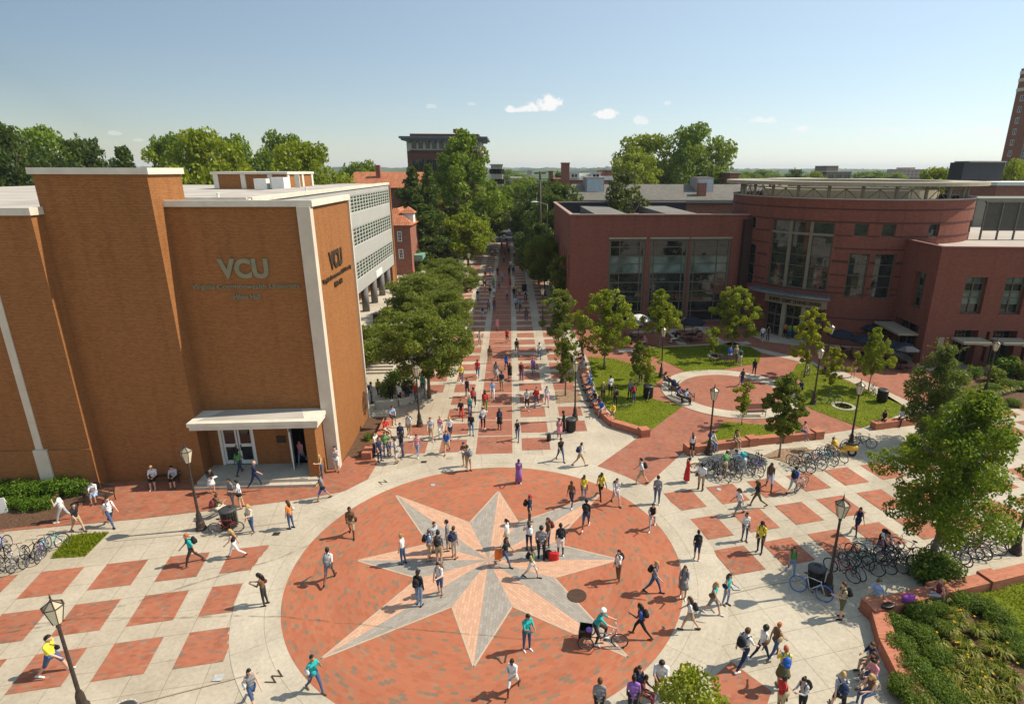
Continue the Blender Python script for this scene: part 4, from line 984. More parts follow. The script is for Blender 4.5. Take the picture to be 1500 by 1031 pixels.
far('flat_roofed_shop',1075,266,1130,180,M_CREAM,'flat roofed pale building seen through the roof ring',floors=1)
far('flat_roofed_store',1150,263,1215,210,B_OLD,'flat roofed brick building seen beyond the roof ring',floors=1)
far('grey_flat_block',1255,264,1330,240,M_GREYB,'long flat grey building seen beyond the roof ring, right part',floors=1)
far('brick_gable_block',1070,254,1083,160,B_OLD,'small brick block with pipes just left of the roof ring')
e=bplace('water_tower',896,600,'white water tower on the horizon above the house roofs','water tower')
s=MB(); p=AT(896,243,600); s.lathe([(3.5,0),(3.5,p.z-9),(6.5,p.z-6),(6.5,p.z-1),(2,p.z+.5)],(p.x,600,0),16,smooth=True); s.build('tank',M_WHITE,e,world=True)
s=MB(); s.tube([(p.x,600,p.z),(p.x,600,p.z+3)],.3,5); s.build('mast',M_WHITE,e,world=True)
# utility pole
u=G(786,420); pole=AT(791,254,u.y); e=empty('utility_pole',(xpx(792,300,95),95,0),0,'brown wooden utility pole rising above the street trees','utility pole')
s=MB(); x=xpx(791,252,95); s.tube([(xpx(792,330,95),95,0),(x,95,zpx(791,251,95))],[.22,.16],8); s.build('pole',M_WOOD,e,world=True)
s=MB(); s.box(x-.9,94.9,zpx(791,254,95)-.1,x+.9,95.1,zpx(791,254,95)+.1); s.build('crossarm',M_WOOD,e,world=True)
e=empty('street_lamp',(xpx(785,300,90)-.5,90,0),0,'cobra head road lamp among the dark street trees','street lamp')
s=MB(); x=xpx(787,296,90); z=zpx(780,296,90); s.tube([(x+1.5,90,0),(x+1.5,90,z-.4),(x,90,z+.05)],.07,6); s.build('pole',M_GREYB,e,world=True)
s=MB(); s.ell((x-.4,90,z),.6,.18,.12,8,5); s.build('lamp_head',M_WHITE,e,world=True)
# ------------------------------------------------------------------ trees and planting
def env(kind,t):
    t=max(0.,min(1.,t))
    if kind=='oval': return max(.05,math.sin(PI*t**.8))**.6
    if kind=='cone': return max(.04,(1-t)**.75)*min(1,.35+t*5)
    if kind=='vase': return max(.05,math.sin(PI*min(1,t**1.25*.93+.07)))**.55
    if kind=='pear': return max(.04,math.sin(PI*t**.62))**.75
    return max(.03,1-(2*t-1)**2)**.5
def leafcloud(g,c,rx,rz_,n,size,rnd,base,up=.35,flat=1):
    for _ in range(n):
        while True:
            p=Vector((rnd.uniform(-1,1),rnd.uniform(-1,1),rnd.uniform(-1,1)))
            if .12<p.length<1: break
        p=p*(p.length**-.35)
        q=Vector((c[0]+p.x*rx,c[1]+p.y*rx,c[2]+p.z*rz_))
        nrm=Vector((rnd.gauss(0,1),rnd.gauss(0,1),rnd.gauss(0,1)+up))+p*.8
        nrm.normalize(); u=nrm.orthogonal().normalized(); u=Matrix.Rotation(rnd.uniform(0,2*PI),3,nrm)@u; w=nrm.cross(u); s=size*rnd.uniform(.6,1.25)
        g.face([q-u*s*.55,q-w*s*.34+u*.0,q+u*s*.55,q+w*s*.34]); g.tint.append(min(1,max(0,base+rnd.uniform(-.3,.3))))
def make_tree(seed,Ht,R,th,kind,nclump,nleaf,size,tr,clr,limbs=9,lean=0,flatten=.75,multi=1,up=.35,irregular=.25,stray=0):
    rnd=random.Random(seed); t=MB(); g=MB(); g.tint=[]
    top=Vector((lean,0,Ht*.88)); ch=Ht-th
    for mtr in range(multi):
        a=2*PI*mtr/multi+.4; off=Vector((math.cos(a),math.sin(a),0))*(R*.28 if multi>1 else 0)
        P=[Vector((0,0,-.1))+off*.15]; n=6
        for i in range(1,n+1):
            f=i/n; P.append(Vector((top.x*f+off.x*f+rnd.uniform(-.03,.03)*Ht*.5*(f>.3),off.y*f+rnd.uniform(-.03,.03)*Ht*.5*(f>.3),top.z*f)))
        rr=[tr*(1.25 if i==0 else 1-.8*i/n) for i in range(n+1)]; t.tube(P,rr,8)
        trunk=P
        for k in range(limbs):
            f=(th/Ht)+(.80-(th/Ht))*(k+.5)/limbs; f=max(f,.18)
            j=f*n/ .999; i=min(n-1,int(j)); s=trunk[i].lerp(trunk[i+1],j-i)
            a=k*2.4+rnd.uniform(-.4,.4)
            tt=min(.95,(s.z-th)/ch+rnd.uniform(.12,.3)); rad=R*env(kind,tt)*rnd.uniform(.65,.95)
            e=Vector((math.cos(a)*rad+s.x*.6,math.sin(a)*rad+s.y*.6,th+ch*tt)); m=s.lerp(e,.5)+Vector((0,0,-.02*Ht+rnd.uniform(-.02,.02)*Ht))
            t.tube([s,m,e],[tr*.42*(1-f*.6),tr*.26*(1-f*.5),tr*.06],5)
            for q in range(3):
                b=m.lerp(e,rnd.uniform(0,.7)); e2=b+Vector((rnd.uniform(-1,1),rnd.uniform(-1,1),rnd.uniform(-.1,.9)))*R*.3; t.tube([b,e2],[tr*.12,tr*.03],4)
    for k in range(nclump):
        tt=((k+.5)/nclump)**.9; a=k*2.39996+rnd.uniform(-.5,.5); shell=rnd.choice((.0,.45,.8,.86,.9,.95))
        rad=R*env(kind,tt)*(1+rnd.uniform(-irregular,irregular))*shell
        rc=R*clr*rnd.uniform(.6,1.3)*(.5+.5*env(kind,tt))
        c=Vector((math.cos(a)*rad+lean*tt,math.sin(a)*rad,th+ch*tt+rnd.uniform(-.04,.04)*ch))
        c.z=min(c.z,Ht-rc*flatten*.7)
        base=.5+rnd.uniform(-.28,.28); m=int(nleaf/nclump*(rc/(R*clr))**2*1.1)
        leafcloud(g,c,rc,rc*flatten,m,size,rnd,base,up)
        if k%3==0: t.tube([Vector((c.x*.3+lean*tt*.6,c.y*.3,c.z-.25*rc-.1*R)),c],[tr*.12,tr*.03],4,cap=False)
        if k%2==0:
            for _ in range(2):
                d=Vector((rnd.gauss(0,1),rnd.gauss(0,1),rnd.gauss(.4,.8))).normalized(); leafcloud(g,c+d*rc*1.02,rc*.3,rc*.25,int(m*.07)+3,size,rnd,base,up)
    for k in range(stray):
        a=rnd.uniform(0,2*PI); tt=rnd.uniform(.35,1); rad=R*env(kind,tt)*.85; s=Vector((math.cos(a)*rad,math.sin(a)*rad,th+ch*tt)); d=Vector((math.cos(a),math.sin(a),rnd.uniform(.3,1.6))).normalized()*R*rnd.uniform(.25,.5)
        t.tube([s,s+d],[.02,.008],3)
        for i in range(9): leafcloud(g,s+d*(i/8),size*.8,size*.8,3,size*.8,rnd,.7,up)
    return t,g
PROTO={}; PD={}
def proto(key,args,bark,leaf,kw={}):
    t,g=make_tree(*args,**kw); PROTO[key]=(t.mesh('trunk',bark),g.mesh('crown',leaf)); xs=sorted(v[0] for v in g.v); ys=sorted(v[1] for v in g.v); zs=sorted(v[2] for v in g.v); n=len(xs); k=int(n*.004); PD[key]=(zs[-k-1],((xs[-k-1]-xs[k])+(ys[-k-1]-ys[k]))/2)
def tree(key,loc,h,base_h,w,base_w,label,name='tree',cat='tree',group=None,rot=None,cname='crown'):
    e=empty(name,loc,rot if rot is not None else random.uniform(0,6.28),label,cat,group)
    e.scale=(w/base_w,w/base_w,h/base_h)
    for nm,me in zip(('trunk',cname),PROTO[key]):
        o=bpy.data.objects.new(nm,me); COL.objects.link(o); o.parent=e
    return e
def T(key,foot,h,w,label,**kw):
    g=G(*foot) if len(foot)==2 else Vector(foot); b=BASE[key]; return tree(key,g,h,b[0],w,b[1],label,**kw)
BASE={}
L_YEW=leafmat('yew_leaves',(.05,.085,.018),(.14,.17,.035),.3)
def P_(key,seed,H_,R,th,kind,nc,nl,size,tr,clr,bark,leaf,**kw):
    proto(key,(seed,H_,R,th,kind,nc,nl,size,tr,clr),bark,leaf,kw); BASE[key]=PD[key]
P_('gum',3,8.7,2.75,1.9,'pear',96,40000,.15,.19,.27,M_BARKG,L_BIG,limbs=13,irregular=.42,flatten=.8,lean=.9)
P_('gum2',5,3.9,1.3,.6,'pear',34,5200,.14,.07,.36,M_BARKG,L_LAWN,limbs=8)
P_('maple',11,6.5,2.2,1.5,'oval',105,16000,.16,.09,.19,M_BARKG,L_LAWN,limbs=10,irregular=.4)
P_('maple_b',12,6.0,1.9,1.6,'pear',90,12500,.16,.08,.20,M_BARKG,L_LAWN,limbs=9,irregular=.45)
P_('yellow',13,5.5,1.5,1.3,'oval',70,9800,.155,.07,.20,M_BARKG,L_YEL,limbs=8,irregular=.45)
P_('sapling',14,3.4,.8,1.0,'oval',24,3200,.12,.035,.32,M_BARKG,L_LAWN,limbs=7,irregular=.4)
P_('round',15,5.3,1.1,1.5,'oval',90,19000,.125,.06,.27,M_BARKG,L_ZEL,limbs=8,irregular=.15)
P_('zelkova',16,7.0,3.2,2.1,'vase',140,34000,.17,.14,.20,M_BARK,L_ZEL,limbs=12,irregular=.22,stray=10)
P_('zel2',36,7.0,3.2,1.7,'oval',90,15000,.28,.14,.26,M_BARK,L_BGY,limbs=12,irregular=.25)
P_('slim',17,6.2,1.15,1.4,'vase',38,5600,.17,.07,.34,M_BARK,L_ZEL,limbs=8,irregular=.3,stray=12)
P_('yew',18,6.4,1.9,.3,'pear',90,26000,.135,.10,.28,M_BARK,L_YEW,limbs=10,irregular=.25,stray=26)
P_('broad',21,22,9.5,4,'round',90,13000,.75,.45,.25,M_BARK,L_BG,limbs=12,irregular=.25)
P_('broadY',22,20,8.5,3,'round',80,12000,.70,.40,.26,M_BARK,L_BGY,limbs=12,irregular=.22)
P_('tallgreen',23,21,7.5,4,'pear',100,16000,.62,.5,.23,M_BARK,L_BG,limbs=14,irregular=.35)
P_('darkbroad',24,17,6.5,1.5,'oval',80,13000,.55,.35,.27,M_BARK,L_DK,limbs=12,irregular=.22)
P_('conifer',25,19,4.2,1.0,'cone',90,11000,.50,.32,.30,M_BARK,L_DK,limbs=18,irregular=.35,up=-.1)
P_('magnolia',26,16.5,5.2,2.5,'oval',60,9000,.50,.3,.28,M_BARK,L_MAG,limbs=12,irregular=.18)
P_('purple',27,9,2.3,1.5,'oval',30,3000,.35,.12,.3,M_BARK,L_PUR,limbs=8)
def W_(px0,px1,Y,z=8): return abs(AT(px1,300,Y).x-AT(px0,300,Y).x)
# near and courtyard trees
T('gum',(1359,829),8.6,5.7,'largest near tree, green sweetgum over the bicycle rack at the right',rot=-.3)
T('gum2',(4.95,12.9,0),3.95,2.7,'top of a young bright green tree poking in at the bottom edge',rot=.7)
T('yew',(1358,655),7.0,3.9,'dark bushy conical tree between the seat wall and the sweetgum')
T('maple',(885,541),7.4,5.1,'tallest lawn tree, light green maple left of the tall windows')
T('maple_b',(965,510),6.1,4.0,'yellow-green airy tree in front of the middle tall window')
T('maple',(1072,515),6.6,4.5,'broad green lawn tree beside the entrance of the dining centre',rot=2.4)
T('yellow',(1178,553),6.3,3.4,'taller yellowing tree right of the dining centre doors',group=None)
T('yellow',(1214,577),4.0,2.2,'short yellowing tree just right of the courtyard lamp',rot=4)
T('maple_b',(1272,572),5.4,2.8,'yellow-green tree beside the round trash can on the right lawn',rot=1)
T('sapling',(1086,623),3.3,1.6,'small thin sapling in front of the empty park bench')
T('round',(1141,670),5.6,2.3,'dense dark green tree in the square soil pit by the bicycle rack')
T('sapling',(1041,531),3.5,1.5,'thin sapling behind the leaning bicycles on the back lawn',rot=2)
T('sapling',(947,583),4.2,1.9,'young tree with a bicycle at its trunk on the left lawn',rot=4)
T('round',(934,566),4.0,1.3,'small dark bushy tree close behind the young lawn tree',rot=3)
T('slim',(828,580),6.1,2.1,'slender street tree in a soil square right of the brick street')
T('slim',(818,515),6.4,3.3,'fuller street tree behind the slender one, right of the street',rot=2)
T('zelkova',(629,583),7.1,7.4,'wide round street tree nearest the stairs at the left of the street')
T('zelkova',(650,512),6.0,6.6,'second wide street tree left of the street, behind the nearest',rot=1.3)
T('zelkova',(625,480),6.2,8.6,'big street tree covering the terrace beside the columns',rot=2.7)
T('zelkova',(662,448),5.4,7.4,'street tree third in line on the left of the street',rot=3.7)
T('zelkova',(650,425),4.8,6.0,'street tree fourth in line near the far hedges',rot=4.7)
T('darkbroad',(-13.5,122,0),10,10,'rounded green tree left of the far end of the street')
T('zel2',(-7.9,108,0),10.0,9.3,'bright rounded tree where the street enters the shade',rot=5)
# trees along the right side of the street
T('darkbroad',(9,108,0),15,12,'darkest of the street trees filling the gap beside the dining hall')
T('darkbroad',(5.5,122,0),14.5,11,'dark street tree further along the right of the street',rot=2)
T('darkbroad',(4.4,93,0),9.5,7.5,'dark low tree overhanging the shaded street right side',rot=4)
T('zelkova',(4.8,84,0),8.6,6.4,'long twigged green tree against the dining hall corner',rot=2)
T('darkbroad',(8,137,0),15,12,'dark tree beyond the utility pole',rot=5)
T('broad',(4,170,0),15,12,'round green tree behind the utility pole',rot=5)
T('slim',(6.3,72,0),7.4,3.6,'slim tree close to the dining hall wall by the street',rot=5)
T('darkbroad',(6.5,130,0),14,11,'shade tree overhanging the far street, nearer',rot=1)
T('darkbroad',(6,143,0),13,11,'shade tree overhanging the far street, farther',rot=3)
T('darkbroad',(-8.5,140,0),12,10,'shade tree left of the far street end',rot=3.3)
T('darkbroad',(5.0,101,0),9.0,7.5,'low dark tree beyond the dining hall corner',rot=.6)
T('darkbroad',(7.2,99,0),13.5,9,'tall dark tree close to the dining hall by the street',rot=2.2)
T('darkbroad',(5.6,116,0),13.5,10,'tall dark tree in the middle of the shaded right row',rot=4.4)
# tall background trees (pixel centre, distance, top pixel, width px)
def BT(key,px,Y,top,l,r,label,rot=0,name='tree'):
    x=AT(px,300,Y).x; h=AT(px,top,Y).z; T(key,(x,Y,0),h*1.02,W_(l,r,Y)*1.02,label,rot=rot,name=name)
BT('tallgreen',680,122,196,624,738,'tall bright green tree rising in front of the brick apartment tower',rot=1)
BT('tallgreen',702,135,262,650,755,'mid height green tree under the tall bright one',rot=3)
BT('conifer',606,112,250,578,640,'dark feathery conifer left of the tall bright green tree',rot=1,name='conifer')
BT('conifer',630,108,246,606,656,'second dark conifer hugging the tall bright green tree',rot=2,name='conifer')
BT('conifer',612,104,290,580,650,'low dark conifer above the sandstone porch tower',rot=4,name='conifer')
BT('magnolia',915,90,257,872,958,'dark glossy magnolia standing behind the flat roofed hall')
BT('broad',1010,175,188,965,1068,'tallest tree behind the slate roof, deep green, right part',rot=2)
BT('broadY',945,180,201,900,1000,'yellow-green tree behind the slate roof, left part',rot=1)
BT('broadY',925,165,228,890,975,'lower yellow-green tree in front of the background pair',rot=4)
BT('darkbroad',25,100,188,-45,85,'large dark green tree at the far left edge behind the hall',rot=1)
BT('broad',75,112,193,10,140,'open crowned tree second from the left edge',rot=5)
BT('darkbroad',140,104,210,90,215,'dark green tree behind the roof tower of the hall, left of it',rot=2)
BT('conifer',195,100,222,150,230,'spiky dark conifer just above the tower cornice',rot=2,name='conifer')
BT('broadY',305,105,196,235,375,'bright yellow-green domed tree behind the orange brick hall',rot=.5)
BT('broad',262,116,204,226,310,'darker tree on the left flank of the bright domed tree',rot=3)
BT('broad',345,118,205,300,400,'dark tree on the right flank of the bright domed tree',rot=4)
BT('broad',425,125,200,385,470,'taller dark tree behind the roof penthouse',rot=.3)
BT('broadY',455,108,214,395,510,'wide light green tree right of the roof penthouse',rot=2)
BT('broad',535,150,240,500,570,'low distant tree line left of the terracotta roof',rot=4)
BT('broadY',1365,140,249,1335,1392,'bright green tree left of the black clad hall',rot=1)
BT('broadY',1478,125,238,1455,1500,'green tree between the black hall and the high-rise',rot=2)
BT('darkbroad',1160,260,250,1138,1185,'rounded dark tree beyond the roof ring',rot=1)
BT('broadY',1188,250,253,1170,1205,'small yellow-green tree beyond the roof ring',rot=3)
BT('broad',770,200,262,745,800,'far green tree over the office block',rot=3)
BT('darkbroad',818,175,256,800,838,'dark tree behind the brick chimneys',rot=3)
e=T('purple',(-2.8,150,0),13,6.0,'purple leaved tree at the far end of the street',rot=1)
for i,(px,Y,top,l,r) in enumerate(((1080,330,252,1050,1110),(1115,420,250,1095,1150),(745,420,250,728,775),(1270,380,252,1245,1300),(1305,330,254,1290,1330),(705,160,270,690,730))):
    BT('broad',px,Y,top,l,r,['distant tree left of the roof ring far away','distant tree behind the ring trusses','distant tree beside the concrete framed block','distant tree left of the pink slab','distant low tree near the pink slab','green tree masking the road end'][i],rot=i)
# shrubs
def shrubmesh(seed,R,hh,n,size,leaf,lumps=9):
    rnd=random.Random(seed); g=MB(); g.tint=[]
    for k in range(lumps):
        a=k*2.4; r=R*.62*((k+.3)/lumps)**.5; c=(math.cos(a)*r,math.sin(a)*r,hh*.5*rnd.uniform(.6,1.05)); leafcloud(g,c,R*.42,hh*.46,n//lumps,size,rnd,.5+rnd.uniform(-.2,.2),.6)
    return g.mesh('foliage',leaf)
def stem(): 
    t=MB(); 
    for k in range(4): t.tube([(0,0,-.05),(.12*math.cos(k*1.6),.12*math.sin(k*1.6),.4)],.02,4)
    return t.mesh('stems',M_BARK)
STEM=stem()
SH={'laurel':shrubmesh(1,.75,1.05,1500,.12,L_SHR),'juniper':shrubmesh(2,.85,.85,5200,.085,L_JUN,14),'hedge':shrubmesh(3,.8,1.3,1500,.14,L_ZEL)}
def shrub(kind,loc,s,label,group,rot=0):
    e=empty('shrub',loc,rot,label,'shrub',group); e.scale=(s,s,s)
    for nm,me in (('foliage',SH[kind]),('stems',STEM)):
        o=bpy.data.objects.new(nm,me); COL.objects.link(o); o.parent=e
    return e
def ordinal(i): return ['first','second','third','fourth','fifth','sixth','seventh','eighth','ninth','tenth','eleventh','twelfth','thirteenth','fourteenth','fifteenth','sixteenth','seventeenth','eighteenth','nineteenth','twentieth'][i]
for i,(x,y) in enumerate(((4,728),(34,730),(62,728),(90,724),(118,722))): shrub('laurel',G(x,y),1.0+.1*(i%2),'bright green shrub, %s from the left in the back row against the brick hall'%ordinal(i),'shrubs in the bed by the hall',i)
for i,(x,y) in enumerate(((18,745),(42,746),(68,744))): shrub('laurel',G(x,y),.72,'smaller bright green shrub, %s from the left in the front row of the hall bed'%ordinal(i),'shrubs in the bed by the hall',i+2)
for i,(x,y,s) in enumerate(((1312,922,1.0),(1345,905,1.0),(1372,896,.8),(1318,955,1.05),(1350,938,1.0),(1378,925,.8),(1335,985,1.1),(1372,972,1.0),(1325,1015,1.0),(1362,1012,1.2),(1410,888,1.0),(1438,893,1.0),(1462,912,1.0),(1475,938,.9),(1492,962,.9),(1390,1035,1.0),(1350,1045,1.1))): shrub('juniper',G(x,y,.12),s*.78,'low spreading green shrub, %s counted from the wall corner of the bed'%ordinal(i),'juniper shrubs in the corner bed',i)
e=shrub('juniper',G(1366,846),1.5,'mounded green ground shrub round the foot of the sweetgum',None); 
for i,(x,y,k,s) in enumerate(((1452,575,'juniper',1),(1475,570,'juniper',1.1),(1498,572,'juniper',1),(1400,560,'laurel',1.2),(1425,552,'laurel',1.1),(1470,548,'laurel',1.8),(1455,560,'hedge',1.2),(1498,555,'hedge',1.3),(1442,598,'juniper',.9),(1462,597,'juniper',.8),(1483,594,'juniper',.8))): shrub(k,G(x,y),s,'green shrub, %s in the bed along the right wing'%ordinal(i),'shrubs in the bed by the dining wing',i)
for i,(x,y,z,k,s) in enumerate(((-14.4,52.3,1.0,'hedge',1.5),(-14.2,56,1.3,'hedge',1.6),(-13.2,57.8,1.3,'hedge',1.3),(-16.2,51,.8,'hedge',1.2),(-9.9,44.2,.4,'hedge',1.1),(-8.6,45.2,.4,'laurel',1.1),(-10.1,47.6,.2,'laurel',1.2),(-9.9,36.9,.0,'laurel',.5))): shrub(k,(x,y,z),s,'leafy shrub, %s in the planters beside the stairs'%ordinal(i),'shrubs beside the stairs',i)
for i,(x,y,z,s) in enumerate(((-11.5,63,1.3,1.6),(-11.2,67,1.3,1.8),(-11.4,71,1.3,1.8),(-11.6,76,1.3,1.7),(-14.5,88,1.3,1.6),(-15.5,98,1.3,1.5),(-11.5,100,1.3,1.5),(-14.5,104,1.3,1.3))): shrub('laurel',(x,y,z),s,'green hedge shrub, %s along the terrace edge going away'%ordinal(i),'hedge along the terrace',i)
for i,(x,y,z,s) in enumerate(((572,482,1.3,2.0),(588,470,1.3,2.2),(600,455,1.3,2.1),(612,440,1.3,2.1),(560,488,1.3,1.5),(622,428,1.3,1.9),(510,536,1.0,1.7),(535,530,1.0,1.8),(558,522,1.0,1.6))): shrub('hedge',G(x,y,z),s,'dense leafy bush, %s in the terrace planting beside the columns'%ordinal(i),'bushes on the terrace',i)
# daylily clumps with flowers
def lily(seed):
    rnd=random.Random(seed); g=MB(); g.tint=[]
    for k in range(150):
        a=rnd.uniform(0,2*PI); L=rnd.uniform(.25,.5); w=.019; b=Vector((rnd.uniform(-.1,.1),rnd.uniform(-.1,.1),0)); d=Vector((math.cos(a),math.sin(a),0)); s=Vector((-d.y,d.x,0))*w
        m=b+d*L*.45+Vector((0,0,L*.8)); e=b+d*L*1.0+Vector((0,0,L*.55)); tn=rnd.random()*.8 if rnd.random()<.8 else 1
        g.face([b-s,b+s,m+s*.9,m-s*.9]); g.tint.append(tn); g.face([m-s*.9,m+s*.9,e]); g.tint.append(tn)
    f=MB(); f.tint=[]
    for k in range((0,1,0,2,1)[seed%5]):
        a=rnd.uniform(0,6.28); p=Vector((math.cos(a)*.15,math.sin(a)*.15,rnd.uniform(.55,.7)))
        for q in range(6):
            t=q*PI/3; d=Vector((math.cos(t),math.sin(t),.6))*.05; s=Vector((-math.sin(t),math.cos(t),0))*.02; f.face([p,p+d*.6-s,p+d,p+d*.6+s]); f.tint.append(rnd.random())
    return g.mesh('leaves',L_LIL),(f.mesh('flowers',L_FLOW) if f.f else None)
LIL=[lily(i) for i in range(5)]
rnd=random.Random(4); cnt=0; 
spots=[(1352,888),(1378,880),(1402,905),(1388,930),(1372,950),(1408,948),(1428,930),(1448,930),(1395,968),(1420,962),(1448,955),(1465,962),(1392,995),(1418,985),(1440,985),(1462,985),(1480,1000),(1405,1018),(1430,1012),(1456,1012),(1482,1025),(1436,1035),(1462,1040),(1402,920),(1432,1000),(1410,1038)]
for i,(x,y) in enumerate(spots):
    e=empty('daylily',G(x,y,.12),i*1.7,'arching daylily clump, number %d outward from the seat wall in the corner bed'%(i+1) if False else 'arching daylily clump, %s in the corner bed counting away from the wall corner'%(ordinal(i) if i<20 else ['twenty-first','twenty-second','twenty-third','twenty-fourth','twenty-fifth','twenty-sixth'][i-20]),'daylily','daylilies in the corner bed')
    e.scale=(1.0,1.0,1.15); m=LIL[i%5]
    for nm,me in zip(('leaves','flowers'),m):
        if me: o=bpy.data.objects.new(nm,me); COL.objects.link(o); o.parent=e
for i in range(14):
    e=empty('daylily',G(1402+i*7.6,568+((i*37)%13),.04),i,'daylily clump, %s in the bed by the dining wing'%ordinal(i),'daylily','daylilies by the dining wing'); e.scale=(1.3,)*3; m=LIL[i%5]
    for nm,me in zip(('leaves','flowers'),m):
        if me: o=bpy.data.objects.new(nm,me); COL.objects.link(o); o.parent=e
# far woodland: one rolling canopy mass to the horizon
rnd=random.Random(9); g=MB(); g.tint=[]
def canopy(y0,y1,x0,x1,s,zf):
    nx=int((x1-x0)/s); ny=int((y1-y0)/s)
    V=[[None]*(nx+1) for _ in range(ny+1)]
    for j in range(ny+1):
        for i in range(nx+1):
            x=x0+i*s+rnd.uniform(-.3,.3)*s; y=y0+j*s+rnd.uniform(-.3,.3)*s
            z=zf(x,y)+ (noise.noise(Vector((x/s*.9,y/s*.9,0)))*.55+rnd.uniform(-.25,.3))*s*.55
            V[j][i]=(x,y,z)
    for j in range(ny):
        for i in range(nx):
            g.face([V[j][i],V[j][i+1],V[j+1][i+1],V[j+1][i]],None,True); g.tint.append(min(1,max(0,.45+noise.noise(Vector((V[j][i][0]/60,V[j][i][1]/60,3)))*.9+rnd.uniform(-.25,.25))))
canopy(330,700,-420,800,7,lambda x,y:5+3*noise.noise(Vector((x/90,y/90,1))))
canopy(700,1600,-900,1700,16,lambda x,y:7+4*noise.noise(Vector((x/200,y/200,2))))
canopy(1600,5200,-2600,5000,45,lambda x,y:9+5*noise.noise(Vector((x/500,y/500,5)))+(y-1600)/3600*10)
o=g.build('woodland',leafmat('woodland_leaves',(.03,.06,.015),(.10,.14,.03),.1)); tag(o,'hazy belt of distant treetops stretching to the horizon','woodland',kind='stuff')
# ------------------------------------------------------------------ street furniture
def dup(e,loc,rot=0,label=None,group=None,scale=None): return copytree(e,loc,rot,scale,label,group)
class First:
    """build the thing once, then copy it"""
    def __init__(s,fn): s.fn=fn; s.o=None
    def __call__(s,loc,rot,label,group=None,scale=None):
        if s.o is None: s.o=s.fn(); s.o.location=loc; s.o.rotation_euler=(0,0,rot); s.o['label']=label; o=s.o
        else: o=dup(s.o,loc,rot,label,group)
        if scale: o.scale=(scale,)*3
        if group: o['group']=group
        return o
def mk_lamp():
    e=empty('lamp_post',(0,0,0),0,'x','lamp post')
    s=MB(); s.lathe([(.26,0),(.26,.12),(.22,.16),(.20,.42),(.15,.5),(.13,.85),(.10,.95),(.09,1.0)],n=10); s.build('base',M_IRON,e)
    s=MB(); s.lathe([(.068,1.0),(.05,3.62),(.08,3.66),(.05,3.72),(.12,3.8)],n=8,smooth=False); s.build('pole',M_IRON,e)
    s=MB(); s.lathe([(.135,3.80),(.28,4.42)],n=6); s.build('lantern_glass',M_LGLASS,e)
    s=MB()
    for k in range(6):
        a=2*PI*k/6; s.tube([(.14*math.cos(a),.14*math.sin(a),3.79),(.29*math.cos(a),.29*math.sin(a),4.43)],.014,4)
        b=2*PI*(k+1)/6; s.tube([(.30*math.cos(a),.30*math.sin(a),4.43),(.30*math.cos(b),.30*math.sin(b),4.43)],.022,4)
        s.tube([(.30*math.cos(a),.30*math.sin(a),4.43),(.05*math.cos(a),.05*math.sin(a),4.62)],.012,4)
    s.build('lantern_frame',M_IRON,e)
    s=MB(); s.lathe([(.27,4.43),(.05,4.60)],n=6); s.build('lantern_roof',pm('lantern_roof',(.30,.25,.17),.4,.1,5,metal=.3),e)
    s=MB(); s.lathe([(.05,4.6),(.06,4.64),(.02,4.70),(.035,4.74),(.004,4.9)],n=6); s.build('finial',M_IRON,e)
    return e
lamp=First(mk_lamp)
LG='antique style lamp posts round the plaza'
for x,y,l in ((1212,868,'tall lamp post beside the trash can with the blue wheeled bicycle'),(295,775,'lamp post in front of the hall porch next to a leaning bicycle'),(842,615,'lamp post beside the trash can at the curved seat wall'),(1191,592,'lamp post standing on the right courtyard lawn'),(615,624,'lamp post between the hall corner and the nearest round street tree'),(1245,655,'lamp post by the yellow scooter with bicycles chained to it'),(968,553,'lamp post at the edge of the left courtyard lawn'),(1038,665,'lamp post in front of the long seat wall by the bicycle rack'),(125,1046,'nearest lamp post, cropped at the bottom left corner'),(1487,810,'lamp post at the far right edge behind the sweetgum'),(1442,578,'lamp post in the shrub bed along the right wing'),(1208,548,'lamp post in shade against the round brick tower'),(824,560,'lamp post behind the slender street tree'),(795,478,'lamp post by the fuller street tree near the dining hall')):
    lamp(G(x,y),.3,l,LG)
for x,y,l in ((668,440,'grey topped lamp post among the street trees, nearer'),(688,412,'grey topped lamp post at the shade line of the street')): lamp(G(x,y),.3,l,LG)
def mk_trash():
    e=empty('trash_can',(0,0,0),0,'x','trash can')
    s=MB(); s.lathe([(.26,.04),(.30,.12),(.31,.80),(.33,.86)],n=20); s.build('body',M_DARK,e)
    s=MB()
    for k in range(20): a=2*PI*k/20; s.tube([(.325*math.cos(a),.325*math.sin(a),.1),(.335*math.cos(a),.335*math.sin(a),.86)],.012,4)
    s.build('slats',M_DARK,e)
    s=MB(); s.lathe([(.36,.86),(.37,.92),(.30,.97),(.15,.985),(.15,.95),(.01,.93)],n=20); s.build('lid',pm('lid_black',(.05,.05,.05),.5,.1),e)
    return e
trash=First(mk_trash)
TG='round black litter bins'
for x,y,l,s in ((836,632,'black trash can beside the lamp post at the curved seat wall',1.05),(1193,858,'black slatted trash can with a white bicycle leaning on it',1.05),(338,772,'black trash can hidden behind the leaning road bicycle by the porch',1.15),(1291,589,'black trash can on the path beside the right lawn',1.15),(949,583,'black trash can at the bench on the courtyard ring',1.15),(552,472,'black trash can on the terrace by the grey columns',1.1),(768,426,'black trash can in street shade at the right side',1.1)):
    z=1.3 if x==552 else 0
    trash(G(x,y,z),0,l,TG,s)
tb=trash(G(190,1078),0,'trash can with white lettering round its rim, bottom edge left',TG,1.15)
